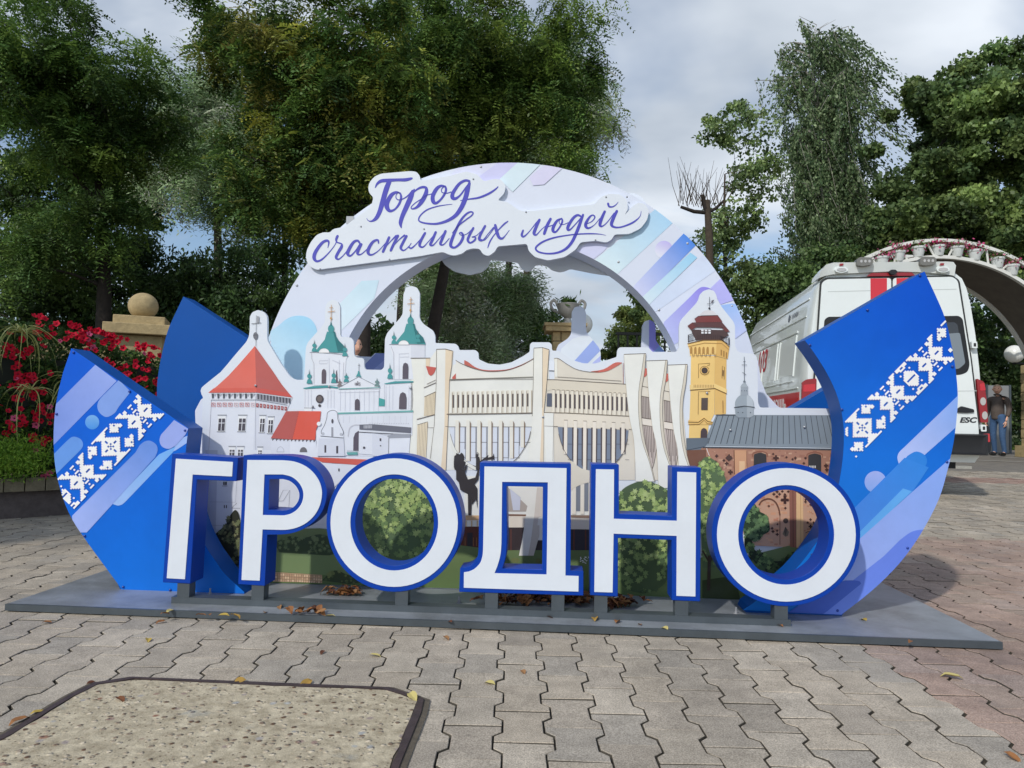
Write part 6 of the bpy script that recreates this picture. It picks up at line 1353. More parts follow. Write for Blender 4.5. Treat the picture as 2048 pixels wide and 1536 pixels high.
# left side: red band, ribs, lettering
SX = -0.995
def SP(px_, py_, off=0.0):
    d = ray(px_, py_); O_ = vw(SX, 0, 0); s_ = (O_-CAM).dot(vr_)/d.dot(vr_); return CAM+d*s_-vr_*off
def side(y, z, off=0.0):
    xs = np.interp(z, [p_[1] for p_ in prof[1:]], [p_[0] for p_ in prof[1:]]); return vw(-(xs+off), y, z)
def side_strip(name, y0, y1, z0, z1, m, off=0.004, nz_=6, parent=None):
    V = []; Fc = []
    for i in range(nz_+1):
        z_ = z0+(z1-z0)*i/nz_; V += [side(y0, z_, off), side(y1, z_, off)]
        if i: Fc.append((2*i-2, 2*i-1, 2*i+1, 2*i))
    n0 = len(V); 
    for p_ in list(V): V.append(p_+vr_*(off+0.01))
    for i in range(nz_): Fc += [(2*i, 2*i+2, n0+2*i+2, n0+2*i), (2*i+1, n0+2*i+1, n0+2*i+3, 2*i+3)]
    Fc += [(0, n0, n0+1, 1), (2*nz_, 2*nz_+1, n0+2*nz_+1, n0+2*nz_)]
    return obj(name, V, Fc, m, parent or r_van)
rbnd = side_strip('red_band', 0.36, 4.9, 0.80, 1.21, 'van_red', 0.003)
for (z0_, z1_, y0_, y1_) in ((2.38,2.40,0.35,4.3),(2.16,2.172,0.35,4.3),(2.00,2.025,0.7,4.0),(1.26,1.275,0.45,4.3),(1.36,1.372,0.7,4.0)): side_strip('rib', y0_, y1_, z0_, z1_, 'van_white', 0.012, 1)
for (y0_, y1_) in ((0.75, 1.62), (1.82, 2.75), (2.95, 3.9)):
    side_strip('side_panel', y0_, y1_, 1.45, 1.95, mat('van_panel', C(224,229,226,1.04), rough=0.3, coat=0.4), 0.002)  # side panels in nearly the same white as the body
    for yy in (y0_-0.04, y1_): side_strip('panel_lip', yy, yy+0.04, 1.43, 1.97, 'van_white', 0.012)
def text_mesh(txt, size, m, parent, origin, ax, ay, az, name, italic=0.0, xs=1.0, ext=0.001, bold=0.0):
    cu = bpy.data.curves.new(name, 'FONT'); cu.body = txt; cu.size = size; cu.align_x = 'CENTER'; cu.shear = italic; cu.extrude = ext; cu.offset = bold
    to = bpy.data.objects.new(name+'_tmp', cu); col.objects.link(to)
    bpy.context.view_layer.update(); dg = bpy.context.evaluated_depsgraph_get(); me_ = bpy.data.meshes.new_from_object(to.evaluated_get(dg)); bpy.data.objects.remove(to); bpy.data.curves.remove(cu)
    b_ = wloc(parent)
    for v_ in me_.vertices: v_.co = Vector(origin)+ax*v_.co.x*xs+ay*v_.co.y+az*v_.co.z-b_
    me_.materials.clear(); me_.materials.append(MATS[m]); o = bpy.data.objects.new(name, me_); col.objects.link(o); o.parent = parent; return o
text_mesh('ESC', 0.085, 'badge', drr, RP(1934,845,0.0155), (RP(1944,845)-RP(1924,845)).normalized(), up, -vf, 'badge_lettering', 0.25, 1.25, 0.002, 0.003)
mat('text_red', C(196, 40, 50), rough=0.4); mat('text_white', C(232, 232, 232), rough=0.4); mat('text_grey', C(96, 100, 110), rough=0.4)
s103 = side(2.85, 1.62, 0.008); text_mesh('103', 0.50, 'text_red', r_van, s103, -vf, (side(2.3,1.8)-side(2.3,1.4)).normalized(), -vr_, 'number_lettering', 0.25, 1.0, 0.001, 0.004)
spm = side(1.72, 0.80, 0.007); text_mesh('СКОРАЯ ПОМОЩЬ', 0.24, 'text_white', rbnd, side(2.30, 0.97, 0.008), -vf, up, -vr_, 'band_lettering', 0.0, 1.15, 0.001, 0.003)
lg = side(0.98, 2.24, 0.006); text_mesh('КУПАВА', 0.085, 'text_grey', r_van, lg, -vf, (side(1,2.25)-side(1,2.1)).normalized(), -vr_, 'maker_lettering', 0.2, 1.0, 0.001)
e_ = MB(); ce = side(1.30, 2.27, 0.006); ay_ = (side(1,2.25)-side(1,2.1)).normalized(); pts = [ce+vf*math.cos(a)*0.055+ay_*(math.sin(a)*0.055) for a in np.linspace(0, 6.283, 18, endpoint=False)]; e_.add(pts, [tuple(range(18))]); e_.build('maker_mark', 'text_grey', r_van)
# wheels
for sx_ in (-1, 1):
    for wy in (1.25, 4.95):
        c_ = vw(sx_*0.83, wy, 0.345); w_ = MB(); w_.lathe(c_-vr_*0.11, [(0.20,0.0),(0.33,0.0),(0.345,0.03),(0.345,0.19),(0.33,0.22),(0.20,0.22)], 28, axis=vr_); wo_ = w_.build('wheel', 'tyre', r_van, 40)
        w_ = MB(); w_.lathe(c_+vr_*sx_*0.085-(vr_*0.02 if sx_ > 0 else vr_*0.0), [(0.03,0.0),(0.20,0.0),(0.205,0.02),(0.03,0.03)], 20, axis=vr_); w_.build('rim', 'rim', wo_, 40)
ub = MB(); ub.box(vw(0, 2.9, 0.36), vr_*0.8, vf*2.6, up*0.05); ub.build('chassis', 'van_black', r_van)
ax_ = MB(); ax_.tube([vw(-0.75, 1.25, 0.345), vw(0.75, 1.25, 0.345)], 0.05); ax_.build('axle', 'van_black', r_van)
ax_ = MB(); ax_.tube([vw(-0.75, 4.95, 0.345), vw(0.75, 4.95, 0.345)], 0.05); ax_.build('axle', 'van_black', r_van)
# ---------------- gate arch with flower pots, pillars, lamps ----------------
mat('gate_white', C(222, 222, 216, 1.05), rough=0.45, dirt=0.3, dirt_col=C(170,165,150))
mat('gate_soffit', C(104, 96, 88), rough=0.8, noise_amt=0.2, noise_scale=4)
mat('pot_white', C(214, 218, 216, 1.05), rough=0.4, dirt=0.2, dirt_col=C(160,150,130))
mat('globe_glass', C(230, 230, 224, 1.1), rough=0.25, spec=0.5)
mat('yellow_stone', C(178, 160, 118), rough=0.9, noise_amt=0.3, noise_scale=9, bump=0.5, bump_scale=30, dirt=0.5, dirt_col=C(110, 98, 70))
mat('grey_stone', C(150, 150, 148), rough=0.75, noise_amt=0.15, noise_scale=12)
GD = 15.0; g0 = D(1889, 803, GD); RGo, RGi = 330*GD/FPX, 296*GD/FPX
gg = Vector((g0.x, GD, gz(GD)))
r_g = root('flower_gate', gg, 'white round metal gate arch carrying a row of flower pots over the square entrance', 'gate')
def gp(r_, a, dy=0.0): return Vector((g0.x+r_*math.cos(rad(a)), GD+dy, g0.z+r_*math.sin(rad(a))))
def arc_box(name, r0, r1, y0, y1, a0, a1, n_, m):
    V = []; 
    for i in range(n_+1):
        a = a0+(a1-a0)*i/n_; V += [gp(r0, a, y0), gp(r1, a, y0), gp(r1, a, y1), gp(r0, a, y1)]
    Fc = [(4*i+k_, 4*i+4+k_, 4*i+4+(k_+1) % 4, 4*i+(k_+1) % 4) for i in range(n_) for k_ in range(4)]+[(0,1,2,3), (4*n_+3,4*n_+2,4*n_+1,4*n_)]
    return obj(name, V, Fc, m, r_g, 30)
for dy in (0.0, 1.5):
    arc_box('upper_arc', RGo-0.07, RGo, dy, dy+0.09, -22, 202, 64, 'gate_white'); arc_box('lower_arc', RGi-0.07, RGi, dy, dy+0.09, -22, 202, 64, 'gate_white')
    for i in range(30):
        a = 12+i*5.4
        if dy and i % 2: continue
        b__ = MB(); p0, p1 = gp(RGi-0.02, a, dy+0.045), gp(RGo-0.05, a+(2.6 if i % 2 else -2.6), dy+0.045); b__.tube([p0, p1], 0.022, 6); b__.build('brace', 'gate_white', r_g)
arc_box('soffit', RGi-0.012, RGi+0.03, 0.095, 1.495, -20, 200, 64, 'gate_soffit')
for s_ in (-1, 1):
    for dy in (0.05, 1.5):
        b__ = MB(); b__.aabox((g0.x+s_*(RGo-0.28)-0.1, GD+dy-0.05, gz(GD)-0.02), (g0.x+s_*(RGo-0.28)+0.1, GD+dy+0.15, g0.z-RGo*0.30)); b__.build('upright', 'gate_white', r_g)
zS = [2.5]
FLC = [C(196,70,120), C(214,96,140), C(178,50,96), C(226,140,170)]
for k_, px_ in enumerate((1764,1797,1837,1877,1914,1950,1995,2024)):
    yb = (525,517,506,500,500,505,514,526)[k_]; p_ = D(px_, yb, GD+0.06); w_ = 0.135
    # stand on the lower arc
    dx = p_.x-g0.x; zA_ = g0.z+math.sqrt(RGi**2-dx**2)+0.004; p_.z = zA_
    r_ = root('flower_pot', p_, ('white pot of %s on the gate arch' % ('sparse pink petunias', 'pink and purple petunias', 'green trailing petunias', 'bushy bright pink petunias', 'pale green and pink petunias', 'petunias leaning to one side', 'wilted dry looking petunias', 'low purple petunias')[k_]), 'pot', 'flower pots on the white gate arch')
    b__ = MB(); b__.lathe(p_, [(0.085,-0.01),(0.09,0.0),(0.125,0.17),(0.14,0.175),(0.145,0.215),(0.128,0.22),(0.12,0.19)], 18); b__.build('pot', 'pot_white', r_, 40)
    n_ = 420; c0 = np.array(p_)+np.array([0, 0, 0.26]); Cn = c0+RNG.normal(size=(n_, 3))*np.array([0.10, 0.07, 0.055]); isf = RNG.random(n_) < (0.18, 0.34, 0.12, 0.42, 0.2, 0.3, 0.06, 0.26)[k_]
    Cl = pick([C(92,116,56), C(116,134,70), C(74,98,48)], n_); Cl[isf] = pick(FLC, int(isf.sum()), 0.1)
    leaves_mesh('petunias', Cn, rnd_dirs(n_), rnd_dirs(n_)+np.array([0, -0.8, 0.5]), np.where(isf, 0.06, 0.05), np.where(isf, 0.055, 0.022), Cl, 'foliage', r_)['kind'] = 'stuff'

def stone_pillar(name, c, w_, ztop, label, rows_, m, cap=True, capw=1.25):
    r = root(name, c, label, 'pillar'); z0 = c.z; hgt = (ztop-z0)/rows_
    for i in range(rows_):
        k2 = 2 if i % 2 else 3; xs = np.cumsum([0]+[random.uniform(0.8, 1.2) for _ in range(k2)]); xs = xs/xs[-1]*2*w_-w_
        for j in range(k2):
            d_ = random.uniform(-0.012, 0.012); b__ = MB(); b__.aabox((c.x+xs[j]+0.006, c.y-w_+d_, z0+i*hgt+0.006), (c.x+xs[j+1]-0.006, c.y+w_-0.02+d_, z0+(i+1)*hgt-0.006)); o = b__.build('stone', m, r)
            bv = o.modifiers.new('edge', 'BEVEL'); bv.width = 0.012; bv.segments = 1
    b__ = MB(); b__.aabox((c.x-w_+0.02, c.y-w_+0.02, z0), (c.x+w_-0.02, c.y+w_-0.04, ztop)); b__.build('mortar_core', 'mortar', r)
    return r
def globe_lamp(p_, R_, label, stem=0.12, arm=None):
    r = root('globe_lamp', p_, label, 'lamp'); b__ = MB(); b__.lathe(p_, [(0.05,0),(0.06,0.01),(0.03,0.03),(0.028,stem-0.01)], 12)
    if arm is not None: b__.tube([p_+up*(stem-0.02), arm], 0.025)
    b__.build('holder', 'van_black', r, 40)
    b__ = MB(); b__.lathe(p_+up*(stem-0.02), [(R_*math.sin(a), R_*(1-math.cos(a))) for a in [math.pi*(0.05+0.92*i/16) for i in range(17)]], 28); b__.build('globe', 'globe_glass', r, 60); return r
# right-hand pillar with globe
q_ = D(2098, 800, 17.4); base = Vector((q_.x, 17.4, gz(17.4))); zt = D(2050, 728, 17.4).z
stone_pillar('stone_pillar', base, 0.42, zt, 'rough yellow stone pillar at the park entrance behind the man', 10, 'yellow_stone')
fb = MB(); fb.aabox((base.x-0.50, base.y-0.48, base.z), (base.x+0.5, base.y+0.5, base.z+0.28)); o = fb.build('pillar_footing', 'yellow_stone', bpy.data.objects['stone_pillar'])
lp = D(2029, 728, 17.25); globe_lamp(Vector((lp.x, lp.y, lp.z)), 0.215, 'white globe lamp fixed to the yellow stone pillar', 0.05, Vector((base.x-0.40, base.y, lp.z)))
# pillar with vase seen through the arch
qc = D(1128, 700, 13.5); base = Vector((qc.x, 13.5, gz(13.5))); zt = D(1128, 664, 13.5).z
r_c = stone_pillar('stone_pillar', base, 0.24, zt-0.02, 'sandstone pillar under a grey stone vase seen through the arch', 13, 'sandstone')
cp = MB(); cp.aabox((base.x-0.37, base.y-0.35, zt-0.02), (base.x+0.37, base.y+0.35, zt+0.075)); cp.build('cap', 'sandstone', r_c)
cp = MB(); cp.aabox((base.x-0.40, base.y-0.38, zt+0.075), (base.x+0.40, base.y+0.38, zt+0.13)); cp.build('cap_slab', 'sandstone', r_c)
vz = Vector((base.x+0.06, base.y, zt+0.13)); r_v = root('stone_vase', vz, 'grey carved stone vase with handles standing on the far pillar', 'vase')
b__ = MB(); b__.lathe(vz, [(0.13,0),(0.13,0.05),(0.07,0.07),(0.06,0.13),(0.09,0.16),(0.17,0.22),(0.20,0.32),(0.235,0.40),(0.22,0.41),(0.17,0.36)], 20); b__.build('vase_body', 'grey_stone', r_v, 40)
for s_ in (-1, 1):
    b__ = MB(); b__.tube(cr([tuple(vz+Vector((s_*0.17,0,0.24))), tuple(vz+Vector((s_*0.29,0,0.30))), tuple(vz+Vector((s_*0.33,0,0.42))), tuple(vz+Vector((s_*0.26,0,0.48))), tuple(vz+Vector((s_*0.21,0,0.41)))], 5), 0.028, 7); b__.build('handle', 'grey_stone', r_v, 50)
n_ = 300; Cn = np.array(vz)+np.array([0,0,0.42])+RNG.normal(size=(n_, 3))*np.array([0.09,0.08,0.05]); leaves_mesh('greenery', Cn, rnd_dirs(n_)+np.array([0,0,1]), rnd_dirs(n_), np.full(n_, 0.14), np.full(n_, 0.03), pick(GRN, n_), 'foliage', r_v)['kind'] = 'stuff'
lp = D(1163, 668, 14.6); pole = Vector((lp.x, lp.y, gz(14.6)))
r_l = root('globe_lamp', pole, 'white globe lamp on a dark pole beside the vase pillar', 'lamp'); b__ = MB(); b__.tube([pole, pole+up*(lp.z-pole.z)], 0.04); b__.build('pole', 'van_black', r_l)
b__ = MB(); R_ = 0.225; b__.lathe(Vector((pole.x, pole.y, lp.z-0.02)), [(R_*math.sin(a), R_*(1-math.cos(a))) for a in [math.pi*(0.05+0.92*i/16) for i in range(17)]], 28); b__.build('globe', 'globe_glass', r_l, 60)
# dark fence frame at the right of the arch opening
mat('fence_dark', C(40, 40, 36), rough=0.6)
pf0 = D(1232, 700, 16); r_f = root('park_fence', Vector((pf0.x+1.1, 16, gz(16))), 'dark green metal fence frame seen low through the right of the arch', 'fence')
zt = D(1232, 666, 16).z
b__ = MB(); b__.aabox((pf0.x, 15.96, zt-0.04), (pf0.x+2.4, 16.04, zt+0.02)); b__.build('top_rail', 'fence_dark', r_f)
for i in range(12):
    b__ = MB(); xx = pf0.x+0.05+i*0.21; b__.aabox((xx-0.02, 15.98, gz(16)-0.02), (xx+0.02, 16.02, zt)); b__.build('bar', 'fence_dark', r_f)
mat('grey_board', C(140, 142, 142), rough=0.6)
qb = D(1994, 830, 19.5); r_b = root('info_board', Vector((qb.x, 19.5, gz(19.5))), 'plain grey free-standing board behind the man', 'board')
za = D(1994, 771, 19.5).z; b__ = MB(); b__.aabox((qb.x-0.26, 19.48, gz(19.5)+0.0), (qb.x+0.32, 19.54, za)); b__.build('panel', 'grey_board', r_b)
b__ = MB(); b__.aabox((qb.x-0.31, 19.46, gz(19.5)-0.02), (qb.x-0.26, 19.56, za+0.02)); b__.build('edge_post', 'steel_tube', r_b); b__ = MB(); b__.aabox((qb.x+0.32, 19.46, gz(19.5)-0.02), (qb.x+0.37, 19.56, za+0.02)); b__.build('edge_post', 'steel_tube', r_b)

# ---------------- people ----------------
mat('skin', C(228, 178, 152), rough=0.55, spec=0.3); mat('hair_grey', C(188, 162, 132), rough=0.8, noise_amt=0.2, noise_scale=60); mat('hair_brown', C(70, 48, 38), rough=0.7)
mat('jacket_dark', C(92, 82, 76), rough=0.85, noise_amt=0.15, noise_scale=25, bump=0.3, bump_scale=40); mat('jeans', C(66, 96, 134), rough=0.85, noise_amt=0.2, noise_scale=20, bump=0.3, bump_scale=50); mat('shoe_black', C(24, 24, 26), rough=0.5)
mat('navy', C(34, 42, 84), rough=0.85, noise_amt=0.1); mat('trouser_dark', C(50, 50, 56), rough=0.85); mat('shirt_pale', C(206, 206, 210), rough=0.8)
def skin_obj(name, chains, m, parent, M_, sub=2):
    """chains: list of lists of (x,y,z,r) in figure space; first point of later chains may index an existing vertex"""
    vs_, es_, rr = [], [], []
    key = {}
    for ch in chains:
        prev = None
        for p_ in ch:
            k_ = tuple(round(c, 4) for c in p_[:3])
            if k_ not in key: key[k_] = len(vs_); vs_.append(Vector(p_[:3])); rr.append(p_[3])
            if prev is not None: es_.append((prev, key[k_]))
            prev = key[k_]
    b_ = wloc(parent); me_ = bpy.data.meshes.new(name); me_.from_pydata([tuple((M_ @ v)-b_) for v in vs_], es_, []); o = bpy.data.objects.new(name, me_); col.objects.link(o); o.parent = parent
    sk = o.modifiers.new('skin', 'SKIN'); sk.use_smooth_shade = True; sk.branch_smoothing = 0.3
    sv = me_.skin_vertices[0].data if me_.skin_vertices else None
    if sv is None:
        bm_ = bmesh.new(); bm_.from_mesh(me_); bm_.verts.layers.skin.verify(); bm_.to_mesh(me_); bm_.free(); sv = me_.skin_vertices[0].data
    for i, r_ in enumerate(rr):
        r_ = r_ if isinstance(r_, tuple) else (r_, r_); sv[i].radius = r_
    sv[0].use_root = True
    ss = o.modifiers.new('smooth', 'SUBSURF'); ss.levels = sub; ss.render_levels = sub
    me_.materials.append(MATS[m]); return o
def person(loc, yaw, head_yaw, label, jac, leg, hair, h=1.78, fat=1.0):
    r = root('person', loc, label, 'person'); s_ = h/1.78
    M_ = Matrix.Translation(loc) @ Matrix.Rotation(yaw, 4, 'Z') @ Matrix.Diagonal((s_*fat, s_*fat, s_, 1))
    # figure faces +y, x to its right
    hipL, hipR = (-0.095,0,0.92), (0.095,0,0.92)
    legs = [[(0,0,0.97,0.15),(-0.095,0.0,0.90,0.105),(-0.10,0.05,0.50,0.075),(-0.105,-0.02,0.10,0.055)], [(0,0,0.97,0.15),(0.095,0.0,0.90,0.105),(0.11,-0.02,0.50,0.075),(0.12,-0.10,0.10,0.055)]]
    tors = [(0,0.0,0.97,(0.16,0.125)),(0,0.025,1.12,(0.172,0.15)),(0,0.015,1.30,(0.180,0.135)),(0,0.0,1.43,(0.135,0.095)),(0,0.01,1.52,0.062)]
    armsL = [(0,0.0,1.43,(0.135,0.095)),(-0.165,-0.01,1.415,0.085),(-0.205,-0.03,1.16,0.066),(-0.195,0.06,0.93,0.046)]
    armsR = [(0,0.0,1.43,(0.135,0.095)),(0.165,-0.01,1.415,0.085),(0.21,-0.04,1.16,0.066),(0.20,0.05,0.93,0.046)]
    thin = lambda ch, k_: [(p_[0], p_[1], p_[2], tuple(c*k_ for c in p_[3]) if isinstance(p_[3], tuple) else p_[3]*k_) for p_ in ch]
    body = [thin(tors, 0.5)+[(0,0.02,1.58,0.056)], thin(legs[0], 0.7)+[(-0.105,0.03,0.05,0.035)], thin(legs[1], 0.7)+[(0.12,-0.05,0.05,0.035)], thin(armsL, 0.42)+[(-0.192,0.075,0.86,0.032)], thin(armsR, 0.42)+[(0.197,0.065,0.86,0.032)]]
    skin_obj('body', body, 'skin', r, M_)
    # head
    HM = M_ @ Matrix.Translation((0, 0.02, 1.655)) @ Matrix.Rotation(head_yaw, 4, 'Z')
    hb = bmesh.new(); bmesh.ops.create_uvsphere(hb, u_segments=24, v_segments=18, radius=1.0)
    for v in hb.verts:
        x, y, z = v.co; 
        sx_ = 0.077*(1-0.22*max(0, -z)); sy_ = 0.098*(1-0.10*max(0, -z)); zz3 = z*0.12
        yy = y*sy_
        if z < -0.2 and y > 0.2: yy += 0.010*(y)
        if abs(x) < 0.25 and -0.35 < z < 0.15 and y > 0.6: yy += 0.020*(1-abs(z+0.15)/0.35)*(1-abs(x)/0.25)      # nose
        if 0.02 < z < 0.22 and 0.2 < abs(x) < 0.6 and y > 0.5: yy -= 0.007                                             # eye sockets
        if -0.60 < z < -0.45 and abs(x) < 0.4 and y > 0.5: yy += 0.004                                               # lips
        v.co = (x*sx_, yy, zz3)
    hv = [HM @ v.co for v in hb.verts]; hf = [tuple(v.index for v in f.verts) for f in hb.faces]; hb.free()
    hd = obj('head', hv, hf, 'skin', r, 60)
    for s2 in (-1, 1):
        e_ = MB(); c_ = HM @ Vector((s2*0.078, -0.005, 0.0)); e_.lathe(c_, [(0.006,-0.008),(0.022,-0.002),(0.026,0.006),(0.012,0.010)], 10, axis=(HM.to_3x3() @ Vector((s2, -0.3, 0)))); e_.build('ear', 'skin', hd, 60)
        e_ = MB(); c_ = HM @ Vector((s2*0.031, 0.083, 0.018)); e_.lathe(c_, [(0.002,-0.004),(0.010,0.0),(0.006,0.004)], 8, axis=(HM.to_3x3() @ Vector((0, 1, 0)))); e_.build('eye', 'shoe_black', hd)
    e_ = MB(); e_.tube([HM @ Vector((-0.022, 0.092, -0.062)), HM @ Vector((0, 0.099, -0.062)), HM @ Vector((0.022, 0.092, -0.062))], 0.004, 6); e_.build('mouth', mat('lip', C(160, 96, 88), rough=0.6), hd)
    hb = bmesh.new(); bmesh.ops.create_uvsphere(hb, u_segments=20, v_segments=14, radius=1.0)
    keep = [v for v in hb.verts if (v.co.z > 0.30-0.25*max(0, -v.co.y) and (v.co.y < 0.55 or v.co.z > 0.62)) or (v.co.y < -0.25 and v.co.z > -0.35)]
    bmesh.ops.delete(hb, geom=[v for v in hb.verts if v not in keep], context='VERTS'); hb.verts.index_update()
    hv = [HM @ Vector((v.co.x*0.081, v.co.y*0.102, v.co.z*0.125+0.001)) for v in hb.verts]; hf = [tuple(v.index for v in f.verts) for f in hb.faces]; hb.free()
    obj('hair', hv, hf, hair, hd, 80)
    # clothes
    skin_obj('jacket', [[(0,0.0,0.88,(0.18,0.15))]+tors[0:4]+[(0,0.005,1.50,0.075)], armsL[:-1]+[(-0.197,0.05,0.955,0.05)], armsR[:-1]+[(0.202,0.04,0.955,0.05)]], jac, r, M_)
    skin_obj('trousers', [[(0,0,1.07,0.15),(0,0,0.97,0.15)], legs[0]+[(-0.105,-0.005,0.06,0.056)], legs[1]+[(0.12,-0.085,0.06,0.056)]], leg, r, M_)
    for (x, y) in ((-0.105, 0.03), (0.12, -0.05)):
        skin_obj('shoe', [[(x, y-0.075, 0.045, 0.045), (x, y+0.03, 0.045, 0.046), (x, y+0.14, 0.036, 0.036)]], 'shoe_black', r, M_)
    # hands with five fingers
    for s2, w_ in ((-1, (-0.192, 0.075, 0.86)), (1, (0.197, 0.065, 0.86))):
        wx, wy, wz = w_; pal = (wx, wy+0.015, wz-0.05)
        ch = [[(wx, wy, wz, 0.028), (pal[0], pal[1], pal[2], (0.020, 0.036))]]
        for k_, (dy, L_) in enumerate(((-0.030, 0.062), (-0.011, 0.078), (0.009, 0.082), (0.028, 0.074))):
            ch.append([(pal[0], pal[1], pal[2], (0.020, 0.036)), (pal[0], pal[1]+dy, pal[2]-0.035, 0.0095), (pal[0]-s2*0.012, pal[1]+dy+0.006, pal[2]-0.035-L_*0.5, 0.009), (pal[0]-s2*0.030, pal[1]+dy+0.010, pal[2]-0.035-L_*0.9, 0.007)])
        ch.append([(pal[0], pal[1], pal[2], (0.020, 0.036)), (pal[0]-s2*0.012, pal[1]+0.042, pal[2]+0.0, 0.011), (pal[0]-s2*0.022, pal[1]+0.058, pal[2]-0.035, 0.009)])
        skin_obj('hand', ch, 'skin', r, M_, 1)
    cl_ = MB(); a_ = [M_ @ Vector((0.062*math.cos(t), 0.012+0.062*math.sin(t), 1.515+0.012*math.sin(t*1))) for t in np.linspace(0.7, 8.0-0.9, 20)]
    cl_.tube(a_, 0.016, 6); cl_.build('collar', 'shirt_pale' if jac == 'navy' else jac, r, 60)
    return r
q_ = D(1997, 905, 18.0); person(Vector((q_.x, 18.0, gz(18.0))), rad(118), rad(22), 'man in dark jacket and blue jeans standing beside the ambulance', 'jacket_dark', 'jeans', 'hair_grey', 1.80, 1.22)
q_ = D(709, 690, 8.4); person(Vector((q_.x, 8.4, gz(8.4))), rad(200), rad(20), 'person in a navy top with pale collar mostly hidden behind the arch', 'navy', 'trouser_dark', 'hair_brown', 1.76)
# ---------------- trees ----------------
mat('bark', C(74, 64, 54), rough=0.95, noise_amt=0.35, noise_scale=9, bump=0.6, bump_scale=25)
mat('bark_dark', C(48, 42, 38), rough=0.95, noise_amt=0.35, noise_scale=9, bump=0.6, bump_scale=25)
mat('bark_birch', C(150, 146, 138), rough=0.9, noise_amt=0.5, noise_scale=5)
mat('leaf', attr='col', rough=0.5, spec=0.35, tl=0.35)
LOC = [C(62,84,40), C(76,98,46), C(50,72,36), C(96,112,50), C(70,88,44), C(58,80,44)]
LOCY = LOC+LOC[:3]+[C(124,124,50), C(110,102,52)]
WIL = [C(122,140,106), C(142,158,124), C(102,122,86), C(90,110,74), C(160,172,142)]
MAP = [C(68,84,48), C(84,100,56), C(56,72,42), C(100,114,64), C(64,82,52)]
BIR = [C(74,92,60), C(90,106,72), C(60,80,52), C(106,120,88)]
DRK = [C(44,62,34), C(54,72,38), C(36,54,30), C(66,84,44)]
LB = 2.1
def limb_paths(base, fork, targets, r0, wob=0.25):
    """trunk from base to fork and limbs that leave it for the targets"""
    out = []; base, fork = np.array(base, float), np.array(fork, float); n_ = 9; tr = []
    for i in range(n_+1):
        t = i/n_; p_ = base+(fork-base)*t; p_[:2] += wob*np.array([math.sin(t*5+base[0]), math.cos(t*4+base[1])])*t*(1-t*0.4)*0.6
        tr.append((p_, r0*(1-0.84*t)))
    out.append(tr)
    nodes = [(p_, r_) for p_, r_ in tr[3:]]
    targets = sorted([np.array(t_, float) for t_ in targets], key=lambda t_: np.linalg.norm(t_-fork))
    for tg in targets:
        NP = np.array([q[0] for q in nodes]); dd = tg-NP; ds = np.linalg.norm(dd, axis=1); cost = ds+np.where(dd[:, 2] < 0.1*ds, 0.8*ds, 0)-np.array([min(q[1], 0.06) for q in nodes])*4
        k_ = int(np.argmin(cost)); p0, r_ = nodes[k_]; ln_ = ds[k_]
        if ln_ < 0.15: continue
        rs = min(r_*0.72, 0.012+0.022*ln_); mid = p0+(tg-p0)*0.45+np.array([0, 0, 0.12*ln_])+RNG.normal(size=3)*0.10*ln_
        L_ = []
        for i in range(7):
            t = i/6; q = (1-t)**2*p0+2*t*(1-t)*mid+t*t*tg+(RNG.normal(size=3)*0.02*ln_ if 0 < i < 6 else 0); L_.append((q, max(0.006, rs*(1-0.75*t))))
        out.append(L_); nodes += L_[2:]
    return out
